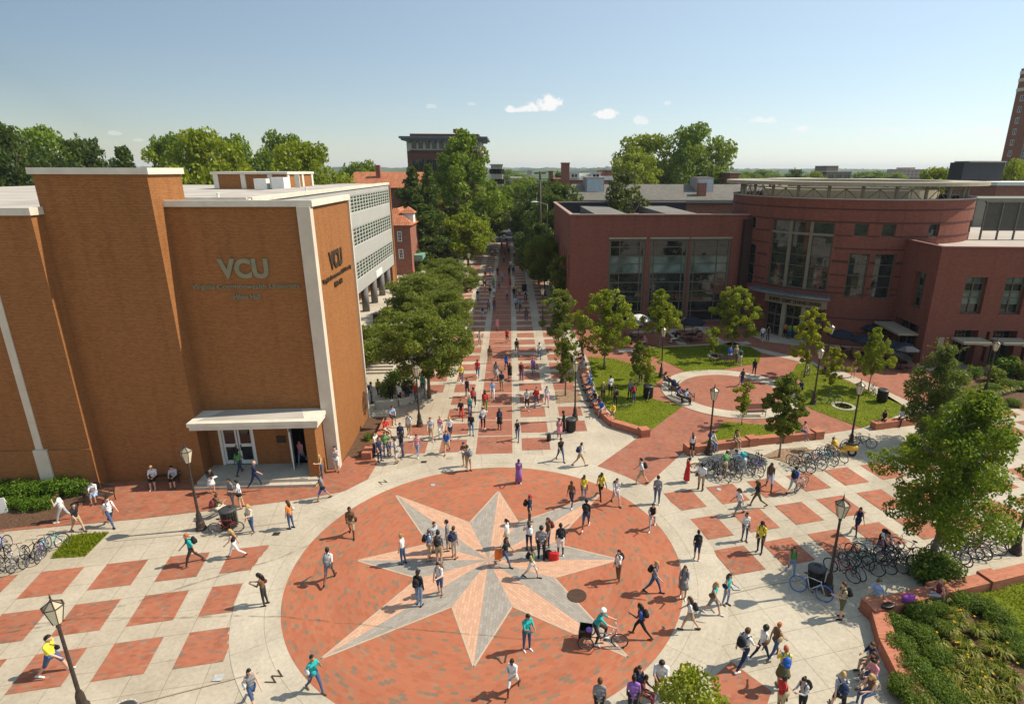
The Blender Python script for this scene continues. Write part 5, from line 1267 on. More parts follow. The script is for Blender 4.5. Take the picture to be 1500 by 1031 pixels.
for i,ch in enumerate('VIRGINIA COMMONWEALTH UNIVERSITY '):
    if ch==' ': continue
    a=PI*.5+2*PI*-i/33; r=.33
    m=Matrix.Translation(Vector((r*math.cos(a),r*math.sin(a),.955)))@Matrix.Rotation(a-PI/2,4,'Z')
    o=textmesh(ch,.07,M_WHITE,'lettering',None,m@Matrix.Rotation(0.3,4,'X'),.002); o.parent=tb
def mk_bench(L=1.8):
    e=empty('park_bench',(0,0,0),0,'x','bench')
    s=MB()
    for k in range(6): s.box(-L/2,-.22+k*.075,.42,L/2,-.17+k*.075,.44)
    s.build('seat',M_WOOD,e)
    s=MB()
    for k in range(6): z=.50+k*.065; s.box(-L/2,.25+k*.018,z,L/2,.27+k*.018,z+.045)
    s.build('backrest',M_WOOD,e)
    for x in (-L/2+.05,L/2-.05):
        s=MB(); s.tube([(x,-.2,0),(x,-.22,.42),(x,-.22,.64),(x,.2,.66)],.025,5); s.tube([(x,.24,0),(x,.24,.42),(x,.36,.88)],.025,5); s.tube([(x,-.22,.41),(x,.24,.41)],.025,5); s.build('leg',M_DARK,e)
    return e
bench=First(mk_bench)
BG='dark slatted park benches'
bench(G(240,708)+Vector((0,.25,0)),0,'dark bench against the hall wall with two young men sitting on it',BG)
bench(G(140,735)+Vector((.1,.2,0)),-.35,'dark bench with the woman in the blue skirt beside the shrubs',BG)
bench(G(1103,610),.02,'empty bench between sapling and round tree on the courtyard ring',BG)
bench(G(1066,533),PI,'bench on the back arc of the courtyard ring with bicycles behind it',BG,1.15)
bench(G(1000,584),math.radians(125),'bench on the near left arc of the courtyard ring with two people',BG,1.1)
bench(G(984,566),math.radians(100),'bench with the stroller beside it on the courtyard ring',BG)
bench(G(545,503,1.3),.1+PI,'bench on the terrace above the planter wall beside the hall',BG)
def mk_bike(col):
    def f():
        e=empty('bicycle',(0,0,0),0,'x','bicycle'); r=.335
        fr=MB(); BB=(0,0,.28);ST=(-.17,0,.78);HT=(.36,0,.80);HB=(.40,0,.66);RA=(-.46,0,r);FA=(.56,0,r)
        for a,b,w in ((BB,ST,.02),(ST,(.37,0,.76),.018),(BB,HB,.022),(HT,HB,.022),(BB,RA,.013),(ST,RA,.012),(ST,(-.19,0,.88),.014)): fr.tube([a,b],w,5)
        for y in (-.05,.05): fr.tube([(.40,y*.6,.66),(.44,y,.60),(.56,y,r)],.013,4)
        fr.build('frame',col,e)
        for c in (RA,FA):
            w=empty('wheel',(0,0,0)) if False else None
            ty=MB(); n=24
            P=[(c[0]+r*math.cos(2*PI*k/n),0,c[2]+r*math.sin(2*PI*k/n)) for k in range(n+1)]; ty.tube(P,.02,5,cap=False)
            o=ty.build('wheel',pm('tyre_rubber',(.02,.02,.02),.8,.1),e)
            rm=MB(); P=[(c[0]+(r-.03)*math.cos(2*PI*k/n),0,c[2]+(r-.03)*math.sin(2*PI*k/n)) for k in range(n+1)]; rm.tube(P,.011,4,cap=False)
            for k in range(14): a=2*PI*k/14; rm.tube([(c[0],(-1)**k*.03,c[2]),(c[0]+(r-.03)*math.cos(a),0,c[2]+(r-.03)*math.sin(a))],.0035,3,cap=False)
            rm.lathe([(.03,-.045),(.03,.045)],(c[0],0,c[2]),6); rm.build('rim',pm('alloy',(.45,.45,.46),.3,.1,8,metal=.8),o)
        s=MB(); s.tube([(.36,0,.80),(.345,0,.90),(.40,0,.93)],.013,5); s.tube([(.30,-.26,.94),(.38,-.2,.95),(.40,0,.93),(.38,.2,.95),(.30,.26,.94)],.012,5); s.build('handlebar',M_DARK,e)
        s=MB(); s.ell((-.20,0,.91),.13,.06,.035,8,5); s.build('saddle',M_DARK,e)
        s=MB(); s.tube([(0,.07,.28),(.12,.07,.17)],.011,4); s.tube([(0,-.07,.28),(-.12,-.07,.39)],.011,4); s.tube([(0,-.07,.28),(0,.07,.28)],.013,5); s.box(.08,.07,.155,.16,.14,.175); s.box(-.16,-.14,.38,-.08,-.07,.40); s.build('crank',M_DARK,e)
        return e
    return f
BC={k:First(mk_bike(pm('bike_'+k,c,.35,.1,8,metal=.4))) for k,c in dict(black=(.025,.025,.028),silver=(.38,.38,.40),red=(.42,.03,.03),blue=(.03,.09,.38),green=(.04,.16,.08),white=(.65,.65,.63),orange=(.55,.16,.04),purple=(.14,.05,.28),teal=(.10,.38,.40)).items()}
def bike(c,p,rot,label,group,lean=.16,s=1.0,z=0):
    o=BC[c](G(*p,z) if len(p)==2 else Vector(p),rot,label,group); o.rotation_euler=(lean,0,rot); o.scale=(s,)*3; return o
R_=math.radians
rnd=random.Random(31)
G1='bicycles parked at the left edge'
for i,(x,y,c,a) in enumerate(((12,826,'black',115),(30,828,'silver',100),(48,822,'black',95),(64,815,'purple',105),(76,810,'teal',70),(4,812,'blue',100))): bike(c,(x,y),R_(a),'%s bicycle, %s in the row parked at the left edge'%(c,['second','third','fourth','fifth','last rightmost','first leftmost'][i]),G1,rnd.uniform(-.2,.2))
bike('red',(332,779),R_(5),'red road bicycle leaning on the trash can near the hall porch',None,.2)
G2='bicycles in the rack below the long seat wall, left cluster'
cols=['black','silver','black','red','black','silver','white','black','purple','black']
for i in range(10): bike(cols[i],(1043+i*8.0,694-i*1.2+(i%3)*4),R_(100+rnd.uniform(-22,22)),'%s bicycle, %s from the left in the left rack cluster'%(cols[i],ordinal(i)),G2,rnd.uniform(-.25,.25))
bike('black',(1026,690),R_(10),'black bicycle leaning beside the lamp post at the left rack end',None,.15)
G3='bicycles in the rack beside the yellow scooter'
cols=['silver','black','teal','blue','silver','teal','white','silver']
for i in range(8): bike(cols[i],(1166+i*8.5,686-i*2.6+(i%2)*5),R_(105+rnd.uniform(-25,25)),'%s bicycle, %s from the left in the cluster before the scooter'%(cols[i],ordinal(i)),G3,rnd.uniform(-.3,.3))
bike('orange',(1243,654),R_(15),'orange bicycle chained to the lamp post by the scooter',None)
bike('black',(1262,655),R_(-20),'black bicycle right of the lamp post by the scooter',None,-.2)
G4='bicycles crowded in the rack left of the sweetgum'
cols=['red','silver','black','black','green','silver','black','blue','black','silver','black','white']
for i in range(12): bike(cols[i],(1230+i*9.2,843-i*1.7-(i%2)*13),R_(-55 if i==0 else 112+rnd.uniform(-30,30)),'%s bicycle, %s from the left in the crowded rack'%(cols[i],ordinal(i)),G4,rnd.uniform(-.25,.25))
G5='bicycles in the rack right of the sweetgum'
cols=['silver','black','silver','purple','black','red','silver','black','black']
for i in range(9): bike(cols[i],(1380+i*10.5,826-i*3.2-(i%2)*5),R_(115+rnd.uniform(-25,25)),'%s bicycle, %s from the left in the rack right of the sweetgum'%(cols[i],ordinal(i)),G5,rnd.uniform(-.3,.3))
BCw=First(mk_bike(MATS['bike_white'])); b=BCw(G(1184,872),R_(-40),'white bicycle with bright blue wheels leaning on the trash can'); b.rotation_euler=(-.2,0,R_(-40)); b.scale=(1.05,)*3
for ch in b.children:
    if ch.name.startswith('wheel'):
        me=ch.data.copy(); me.materials.clear(); me.materials.append(pm('blue_tyre',(.02,.12,.50),.5,.1)); ch.data=me
bike('silver',(948,585),R_(80),'bicycle locked to the young tree on the left lawn',None)
bike('black',(932,566),R_(20),'black bicycle held by the red haired rider on the left lawn',None)
bike('green',(908,594),R_(15),'green bicycle lying low behind the chatting group on the lawn',None,1.2)
bike('green',(1216,591),R_(-15),'dark green bicycle at the short yellowing tree',None)
bike('silver',(1277,578),R_(70),'silver bicycle leaning on the tree beside the right lawn',None)
bike('silver',(1182,548),R_(70),'white and silver bicycle at the taller yellowing tree',None)
bike('orange',(1052,532),R_(10),'orange bicycle behind the bench on the back arc',None)
bike('black',(1075,532),R_(175),'black bicycle behind the bench on the back arc, right one',None)
bike('silver',(1172,718),R_(38),'silver bicycle pushed by the student in the bright blue shirt',None,.05)
# planter rings / drains
def disc(p,r,name,mat,label,cat,z=.05):
    g=G(*p); s=MB(); s.lathe([(r,0),(r,.02),(.001,.02)],(0,0,0),24); o=s.build(name,mat,None,loc=(g.x,g.y,z)); tag(o,label,cat); return o
disc((845,873),.42,'manhole_cover',brick('manhole_iron',[(0,(.09,.045,.03)),(1,(.15,.08,.055))],(.05,.03,.02),.08,.08,.02),'round rusty manhole cover in the grey star point','manhole cover',.032)
disc((634,711),.13,'drain_cover',pm('blue_grey',(.30,.38,.42),.6),'small blue grey round cover in the upper brick circle','cover',.03)
disc((1053,717),.13,'drain_cover',pm('blue_grey2',(.35,.42,.48),.6),'small pale blue round cover in a brick panel at the right','cover',.02)
for p,l in (((405,782),'small square dark drain grate in front of the porch'),((621,677),'small square dark drain grate above the circle')):
    g=G(*p); s=MB(); s.box(-.17,-.13,0,.17,.13,.012); 
    for k in range(5): s.box(-.15,-.11+k*.05,.012,.15,-.085+k*.05,.02)
    tag(s.build('drain_grate',M_IRON,None,loc=(g.x,g.y,.024)),l,'drain grate')
for p,l in (((659,671),'small tan utility lid on the ring above the circle'),((320,993),'pale grey square utility lid at the lower left'),((1078,861),'grey square utility lid beside the ring at the right')):
    g=G(*p); s=MB(); s.box(-.17,-.15,0,.17,.15,.012); tag(s.build('inspection_cover',pm('lid_'+l[:10].replace(' ','_'),(.33,.29,.21) if 'tan' in l else (.40,.40,.38),.7,.2,6),None,loc=(g.x,g.y,.03)),l,'utility lid')
# compass letters in the ring
s=None
for ch,p,rot,l in (('W',(400,997),62,'bronze letter W set in the ring pavement, lower left'),('N',(560,707),40,'bronze letter N set in the ring pavement, upper left')):
    g=G(*p); m=Matrix.Translation(Vector((g.x,g.y,.026)))@Matrix.Rotation(R_(rot),4,'Z')@Matrix.Translation(Vector((-.2,-.2,0)))
    o=textmesh(ch,.62,M_VCUD,'compass_letter',None,m,.003); tag(o,l,'letter')
for p in ((1215,593),(1047,520)):
    g=G(*p); e=empty('round_planter_edge',(g.x+.9 if p[0]==1215 else g.x,g.y-.4,0),0,'pale concrete ring set in the %s lawn'%('right' if p[0]==1215 else 'back'),'kerb ring')
    s=MB(); s.lathe([(.88,.02),(.88,.07),(.62,.07),(.62,.03)],n=28); s.build('kerb',pm('weathered_kerb',(.36,.33,.27),.9,.2,3),e); s=MB(); s.lathe([(.62,.04),(.001,.04)],n=24); s.build('soil',M_MULCH,e)
# scooter
def mk_scooter():
    e=empty('motor_scooter',(0,0,0),0,'yellow motor scooter with black seat parked beside the bicycles','scooter'); Y_=pm('yellow_paint',(.80,.42,.015),.3,.05,3,spec=.6)
    s=MB(); s.ell((-.42,0,.48),.42,.17,.2,14,9); s.ell((-.62,0,.55),.22,.13,.12,10,7); s.tube([(-.2,0,.30),(.15,0,.24),(.36,0,.36)],[.13,.13,.1],10); s.build('body',Y_,e)
    s=MB(); s.tube([(.34,0,.30),(.46,0,.62),(.50,0,.92)],[.17,.20,.09],10); s.build('leg_shield',Y_,e)
    s=MB(); s.ell((.62,0,.40),.24,.08,.15,12,7); s.build('front_mudguard',Y_,e)
    s=MB(); s.ell((-.36,0,.72),.38,.13,.06,12,6); s.build('seat',M_DARK,e)
    s=MB(); s.tube([(.46,-.3,.98),(.52,0,.96),(.46,.3,.98)],.02,6); s.ell((.55,0,.93),.08,.08,.08); s.build('handlebar',M_DARK,e)
    for x in (-.52,.62):
        s=MB(); P=[(x+.2*math.cos(2*PI*k/16),0,.22+.2*math.sin(2*PI*k/16)) for k in range(17)]; s.tube(P,.05,6,cap=False); o=s.build('wheel',MATS['tyre_rubber'],e)
        s=MB(); s.ell((x,0,.22),.15,.04,.15); s.build('rim',MATS['alloy'],o)
    return e
sc_=mk_scooter(); sc_.location=G(1233,666); sc_.rotation_euler=(.1,0,R_(160)); sc_.scale=(1.12,)*3
# umbrellas and cafe tables
def mk_umb():
    e=empty('cafe_umbrella',(0,0,0),0,'x','umbrella')
    s=MB(); n=8; N_=pm('umbrella_canvas',(.012,.016,.028),.8,.1,2)
    s.lathe([(1.35,1.95),(1.36,2.08),(.75,2.42),(.04,2.62)],n=n); s.build('canopy',N_,e)
    s=MB(); s.tube([(0,0,0),(0,0,2.7)],.025,6); s.build('pole',M_DARK,e)
    return e
def mk_table():
    e=empty('cafe_table',(0,0,0),0,'x','table'); s=MB(); s.lathe([(.55,.70),(.56,.73),(.001,.73)],n=20); s.build('table_top',M_DARK,e)
    s=MB(); s.tube([(0,0,0),(0,0,.7)],.04,6); s.lathe([(.3,0),(.28,.04),(.03,.06)],n=12); s.build('leg',M_DARK,e); return e
def mk_chair():
    e=empty('cafe_chair',(0,0,0),0,'x','chair'); s=MB(); s.box(-.2,-.2,.43,.2,.2,.46); s.build('seat',M_DARK,e)
    s=MB()
    for k in range(5): s.tube([(-.18+k*.09,.2,.46),(-.18+k*.09,.27,.86)],.012,4)
    s.tube([(-.2,.27,.87),(.2,.27,.87)],.016,5); s.build('backrest',M_DARK,e)
    for x in (-.18,.18):
        for y in (-.18,.18): s=MB(); s.tube([(x,y,.44),(x*1.2,y*1.2,0)],.014,4); s.build('leg',M_DARK,e)
    return e
umb,tab,chair=First(mk_umb),First(mk_table),First(mk_chair)
nc=0
for i,(x,y,l) in enumerate(((925,502,'white panelled'),(990,498,'leftmost dark'),(1013,499,'dark blue green'),(1012,472,'rear dark'),(1050,472,'rear right dark'),(925,470,'rear left dark'),(1229,520,'dark blue right of the doors'),(1262,528,'second dark blue right of the doors'),(1295,536,'dark'),(1318,541,'rightmost dark'),(1275,508,'rear shaded'))):
    if i in (1,): pass
    g=G(x,y); where=['beside the lawn maple','left of the courtyard lamp post','near the back lawn','by the middle tall window','by the right tall window','by the left tall window','against the round tower','against the round tower, further right','beside the wing awning','nearest the wing awning','in the tower shade'][i]
    if i!=1: umb(g,i*.3,'%s cafe umbrella %s'%(l,where),'cafe umbrellas')
    tab(g,0,'small round cafe table %s'%where,'cafe tables')
    for k in range(3):
        a=k*2.1+i; chair((g.x+.85*math.cos(a),g.y+.85*math.sin(a),0),a-PI/2,'dark metal cafe chair at the table %s'%where,'cafe chairs at the tables')
uw=First(mk_umb); u=uw(G(935,494),.4,'pale grey cafe umbrella half hidden by the lawn maple')
for c in u.children:
    if c.name.startswith('canopy'): me=c.data.copy(); me.materials.clear(); me.materials.append(pm('white_canvas',(.62,.62,.60),.7,.1)); c.data=me
# A-frame sign and table edge
e=empty('sign_board',G(2,752),.3,'white A-frame sign cut by the left edge','sign'); s=MB(); s.box(-.3,-.02,0,.3,.02,.9,rot=0); s.build('board',M_WHITE,e)
s=MB(); s.tube([(-.28,.02,.85),(-.28,.4,0)],.02,4); s.tube([(.28,.02,.85),(.28,.4,0)],.02,4); s.build('leg',M_WHITE,e)
# truck far by the small house
e=empty('pickup_truck',G(585,399),PI/2+.2,'white pickup truck parked beside the small brick house','truck'); e.scale=(.9,)*3
s=MB(); s.box(-2.4,-.9,.5,2.4,.9,1.1); s.box(-.4,-.85,1.1,1.2,.85,1.75); s.build('body',M_WHITE,e); s=MB(); s.box(-.3,-.87,1.15,1.1,.87,1.65); s.box(1.2,-.75,1.2,1.22,.75,1.65); s.build('window',M_GLASSD,e)
for x in (-1.5,1.5):
    for y in (-.9,.9):
        s=MB(); P=[(x+.3*math.cos(2*PI*k/14),y,.38+.3*math.sin(2*PI*k/14)) for k in range(15)]; s.tube(P,.1,5,cap=False); s.ell((x,y,.38),.25,.08,.25,8,5); s.build('wheel',M_DARK,e)
for i,(x,y) in enumerate(((748,352),(757,350))):
    g=G(x,y); e=empty('parked_car',(g.x,g.y,0),.2,['white car at the far end of the street','red car at the far end of the street'][i],'car'); mt=[M_WHITE,MATS['bike_red']][i]
    s=MB(); s.tube([(-2.1,0,.6),(-1.9,0,.65),(1.9,0,.62),(2.1,0,.55)],[.5,.75,.75,.5],10); s.build('body',mt,e); s=MB(); s.tube([(-1.2,0,1.0),(-.8,0,1.15),(.6,0,1.15),(1.2,0,.95)],[.3,.55,.55,.3],8); s.build('window',M_GLASSD,e)
    for a in (-1.3,1.3):
        for b in (-.8,.8): s=MB(); s.ell((a,b,.32),.32,.12,.32,10,6); s.build('wheel',M_DARK,e)
# ------------------------------------------------------------------ people
def seg(a,b,ra,rb): return (Vector(a),Vector(b),ra,rb)
POSES={ # hipL,kneeL,hipR,kneeR, armL(fwd,abd,elbow), armR, lean, headpitch
 'st':(3,4,-3,4,(4,8,12),(-2,8,15),0,5),
 'sb':(6,10,-6,3,(25,6,75),(5,10,12),2,8),
 'rd':(3,4,-3,4,(28,4,85),(28,4,85),3,22),
 'wa':(26,12,-20,14,(-22,6,14),(24,6,24),4,6),
 'wb':(-22,30,24,6,(22,7,26),(-24,7,12),4,6),
 'wr':(-26,12,30,16,(25,5,80),(-20,8,14),5,10),
 'ph':(24,10,-20,16,(34,16,132),(-16,8,14),3,2),
 'sp':(4,4,-4,4,(38,14,134),(2,8,16),0,2),
 'si':(84,82,80,76,(30,6,55),(34,6,60),8,20),
 'sr':(86,84,78,60,(-18,14,10),(30,6,62),-4,4),
 'be':(34,40,-8,14,(62,8,26),(66,8,20),46,16),
 'cy':(62,72,18,34,(50,10,22),(50,10,22),24,-10),
}
def buildpose(key):
    hl,kl,hr,kr,aL,aR,lean,hp=POSES[key]
    B=[]; rad=math.radians
    def add(a,b,ra,rb,reg): B.append((Vector(a),Vector(b),ra,rb,reg))
    TL,SL=.43,.42
    feet=[]
    legs=[]
    for s,h,k in ((1,hl,kl),(-1,hr,kr)):
        hip=Vector((0,s*.095,0)); a=rad(h); kn=hip+Vector((math.sin(a)*TL,s*.005,-math.cos(a)*TL)); c=a-rad(k); an=kn+Vector((math.sin(c)*SL,0,-math.cos(c)*SL)); legs.append((s,hip,kn,an,c))
    low=min(l[3].z for l in legs)-.075; up=Vector((0,0,-low))
    ln=rad(lean); ax=Vector((math.sin(ln),0,math.cos(ln))); fw=Vector((math.cos(ln),0,-math.sin(ln)))
    for s,hip,kn,an,c in legs:
        hip,kn,an=hip+up,kn+up,an+up
        add(hip,kn,.088,.058,4); add(kn,an,.055,.036,5)
        pit=max(-.9,min(.5,c*.5)) ; fd=Vector((math.cos(pit),s*.1,-math.sin(-pit)*-1 if False else math.sin(pit)*0.6)); toe=an+Vector((.15,s*.02,-.035+ (math.sin(c)*.0))); 
        if an.z-low*0>.0: pass
        t2=an+Vector((.155*math.cos(c*.6),s*.02,.155*math.sin(c*.6)-.035)); heel=an+Vector((-.05,0,-.035)); add(heel,t2,.038,.030,6); add(an,heel,.038,.038,6)
    P0=up.copy()
    add(P0+Vector((0,-.06,.03)),P0+Vector((0,.06,.03)),.105,.105,4)
    def tz(h): return P0+ax*h
    add(tz(.12)+Vector((0,-.045,0)),tz(.12)+Vector((0,.045,0)),.092,.092,1)
    add(tz(.24)+Vector((0,-.06,0)),tz(.24)+Vector((0,.06,0)),.095,.095,1)
    add(tz(.37)+Vector((0,-.075,0)),tz(.37)+Vector((0,.075,0)),.102,.102,1)
    add(tz(.46)+Vector((0,-.12,0)),tz(.46)+Vector((0,.12,0)),.065,.065,1)
    for q in (1,-1): add(tz(.55),tz(.475)+Vector((0,q*.12,0)),.042,.055,1)
    add(tz(.48),tz(.61)+fw*.01,.052,.048,0)
    hpr=rad(lean*.4+hp); hx=Vector((math.sin(hpr),0,math.cos(hpr))); hf=Vector((math.cos(hpr),0,-math.sin(hpr)))
    hc=tz(.60)+hx*.09+hf*.025
    hands=[]
    for s,(f,ab,el) in ((1,aL),(-1,aR)):
        sh=tz(.460)+Vector((0,s*.158,0)); a=rad(f)-0; o=rad(ab)
        d=Vector((math.sin(a)*math.cos(o),s*math.sin(o),-math.cos(a)*math.cos(o))); elb=sh+d*.28; a2=a+rad(el); inn=-.35*s if el>50 else 0.0
        d2=Vector((math.sin(a2),inn,-math.cos(a2))).normalized(); wr=elb+d2*.25
        add(sh,sh+d*.17,.052,.045,2); add(sh+d*.17,elb,.045,.038,9); add(elb,wr,.037,.026,3)
        pm_=wr+d2*.055; add(wr,pm_+d2*.02,.026,.028,0); hands.append((s,pm_,d2))
    g=MB()
    for a,b,ra,rb,reg in B:
        L=(b-a).length
        g.ell(a,ra,ra,ra,10,7); g.ell(b,rb,rb,rb,10,7)
        if L>1e-4: g.tube([a,b],[ra,rb],10)
    rot=Matrix((hf,Vector((0,1,0)),hx)).transposed()
    i0=len(g.v); g.ell((0,0,0),.092,.076,.118,14,11); g.v[i0:]=[tuple(hc+rot@Vector((p[0]+(.008 if p[2]<-.03 else 0),p[1]*(1-.25*max(0,-p[2]/.118)),p[2]))) for p in g.v[i0:]]
    for p,r in (((.092,0,-.018),.017),((-.0,.078,-.01),.02),((-.0,-.078,-.01),.02),((.075,0,-.085),.026),((.088,0,-.052),.014)): g.ell(hc+rot@Vector(p),r,r*.8,r,7,5)
    for s,p,d in hands:
        n=Vector((0,1,0)); side=d.cross(n).normalized()
        for k in range(4):
            off=side*((k-1.5)*.017); b=p+d*.03+off; L=(.062,.074,.068,.052)[k]; c=b+d*L*.5-n*s*.006; e=c+(d*.8-n*s*.6).normalized()*L*.5; g.tube([b,c,e],[.0095,.0085,.007],6)
        b=p-d*.02-side*.026; g.tube([b,b+(d*.7-side*.7).normalized()*.03,b+(d*.9-side*.3).normalized()*.06],[.011,.010,.008],6)
    me=g.mesh('b_'+key,[]); o=bpy.data.objects.new('b',me); COL.objects.link(o)
    m=o.modifiers.new('r','REMESH'); m.mode='VOXEL'; m.voxel_size=.0105
    m=o.modifiers.new('s','SMOOTH'); m.factor=.5; m.iterations=2
    m=o.modifiers.new('d','DECIMATE'); m.ratio=.15
    dg=bpy.context.evaluated_depsgraph_get(); dg.update(); me2=bpy.data.meshes.new_from_object(o.evaluated_get(dg)); COL.objects.unlink(o); bpy.data.objects.remove(o)
    me2.name='body'
    for _ in range(10): me2.materials.append(None)
    eyes=[hc+rot@Vector((.084,s*.03,.008)) for s in (1,-1)]; mouth=hc+rot@Vector((.088,0,-.052))
    for pl in me2.polygons:
        c=pl.center; best=1e9; reg=0
        for a,b,ra,rb,rg in B:
            ab=b-a; L2=ab.length_squared; t=0 if L2<1e-9 else max(0,min(1,(c-a).dot(ab)/L2)); dd=(c-a-ab*t).length-(ra+(rb-ra)*t)
            if dd<best: best=dd; reg=rg
        dh=(c-hc).length
        if dh<.115 : reg=0
        if any((c-e).length<.011 for e in eyes): reg=7
        if (c-mouth).length<.012: reg=8
        if any((c-p).length<.10 and (c-p).dot(d)>-.03 for s,p,d in hands): reg=0
        pl.material_index=reg; pl.use_smooth=True
    return dict(me=me2,hc=hc,rot=rot,P0=P0,ax=ax,fw=fw,hands=hands,sit=key in('si','sr'),foot=(legs[0][3].x+legs[1][3].x)/2)
PB={k:buildpose(k) for k in POSES}
CO={}
for k,(n,c) in dict(w=('white',(.74,.73,.71)),k=('black',(.018,.018,.02)),g=('grey',(.22,.22,.23)),G=('light grey',(.45,.45,.46)),n=('navy',(.02,.03,.075)),b=('blue',(.03,.13,.50)),r=('red',(.55,.03,.03)),y=('yellow',(.80,.62,.05)),o=('orange',(.75,.24,.05)),p=('pink',(.72,.28,.33)),t=('teal',(.02,.38,.36)),v=('purple',(.30,.14,.48)),m=('maroon',(.18,.03,.04)),e=('brown',(.16,.09,.045)),h=('khaki',(.42,.32,.19)),l=('light blue',(.33,.45,.65)),c=('cream',(.62,.55,.42)),q=('green',(.10,.28,.08)),j=('denim',(.06,.10,.20)),J=('light denim',(.18,.28,.42)),B=('olive',(.12,.11,.05)),d=('dark',(.04,.035,.035))).items(): CO[k]=(n,pm('cloth_'+n.replace(' ','_'),c,.85,.22,9,.5))
SKIN={'L':pm('skin_light',(.62,.36,.24),.55,.04,10),'M':pm('skin_tan',(.42,.22,.13),.55,.04,10),'D':pm('skin_dark',(.12,.055,.03),.5,.04,10)}
HC={'k':('black',pm('hair_black',(.012,.010,.009),.5,.2,30)),'e':('brown',pm('hair_brown',(.07,.035,.015),.5,.2,30)),'b':('blond',pm('hair_blond',(.45,.28,.10),.5,.15,30)),'r':('red',pm('hair_red',(.42,.10,.03),.5,.15,30)),'w':('white',pm('hair_white',(.6,.58,.55),.6,.1,30))}
EYE=pm('eye_dark',(.02,.015,.01),.3,0); LIP=pm('lips',(.35,.10,.08),.5,0)
def hair(kind,part):
    g=MB(); i0=0
    g.ell((-.012,0,.014),.100,.086,.124,16,12)
    out=[]
    for p in g.v:
        x,y,z=p
        if x>.0 and z<.055: k=.72 if x>.03 else .9; x,y,z=x*k,y*k*.95,z*k
        if z<-.05 and kind!='l': x,y=x*.72,y*.75
        n=noise.noise(Vector((x*40,y*40,z*40)))*.006; out.append((x+n,y+n,z+n))
    g.v=out
    if kind=='l': g.tube([(-.045,0,.05),(-.075,0,-.08),(-.075,0,-.20),(-.07,0,-.33)],[.07,.085,.085,.04],10); g.v=[(x,y*1.0,z) for x,y,z in g.v]
    if kind=='p': g.tube([(-.09,0,.05),(-.14,0,.03),(-.15,0,-.10),(-.13,0,-.22)],[.02,.032,.03,.01],7)
    if kind=='a': g.ell((-.02,0,.03),.13,.125,.135,14,10)
    if kind=='u': g.ell((-.09,0,.09),.045,.045,.045,8,6)
    return g
HM={}
def hairmesh(kind,col):
    k=(kind,col)
    if k not in HM: HM[k]=hair(kind,0).mesh('hair',HC[col][1])
    return HM[k]
def capmesh(col):
    k=('cap',col)
    if k not in HM:
        g=MB(); g.lathe([(.098,.03),(.096,.07),(.075,.115),(.03,.138),(.001,.142)],(-.005,0,0),14,smooth=True)
        g.face([(.07,.07,.035),(.07,-.07,.035),(.17,-.045,.028),(.185,0,.026),(.17,.045,.028)]); g.face([(.17,.045,.022),(.185,0,.020),(.17,-.045,.022),(.07,-.07,.029),(.07,.07,.029)]); HM[k]=g.mesh('cap',CO[col][1])
    return HM[k]
def cached(key,fn,name,mat):
    if key not in HM: g=fn(); HM[key]=g.mesh(name,mat)
    return HM[key]
def bp_mesh():
    g=MB(); g.ell((-.19,0,.34),.10,.15,.21,12,9); g.ell((-.27,0,.27),.055,.11,.11,9,7)
    for s in (1,-1): g.tube([(-.12,s*.09,.50),(-.02,s*.11,.555),(.09,s*.10,.50),(.10,s*.10,.38),(-.02,s*.13,.20),(-.12,s*.11,.17)],.018,5)
    return g
def bag_mesh():
    g=MB(); g.ell((-.02,.24,.02),.15,.055,.12,10,7); g.tube([(-.08,.23,.08),(-.06,.06,.40),(-.04,-.06,.535),(.09,-.04,.46),(.11,.08,.30),(.08,.23,.08)],.013,4); return g
def sbag_mesh():
    g=MB(); g.ell((-.03,-.22,.20),.14,.06,.13,10,7); g.tube([(-.1,-.2,.27),(-.03,-.165,.53),(.06,-.2,.27)],.012,4); return g
def skirt_mesh(z0,z1,r0,r1):
    g=MB(); n=18
    prof=[(r0,z0),(r0*1.04+(r1-r0)*.35,z0+(z1-z0)*.35),(r0+(r1-r0)*.75,z0+(z1-z0)*.7),(r1,z1)]
    i0=len(g.v); g.lathe(prof,n=n,smooth=True); g.v=[(x*.82*(1+.05*math.sin(7*math.atan2(y,x))*(z<z0-.1)),y*(1+.05*math.sin(7*math.atan2(y,x))*(z<z0-.1)),z) for x,y,z in g.v]; return g
def dress_mesh(z1):
    g=MB(); g.lathe([(.115,.47),(.165,.40),(.15,.28),(.13,.16),(.165,.0),(.19,-.15),(.23,z1)],n=18,smooth=True); g.v=[(x*.80,y,z) for x,y,z in g.v]; return g
TN={'s':'shirt','l':'long sleeved top','n':'tank top','v':'vest'}
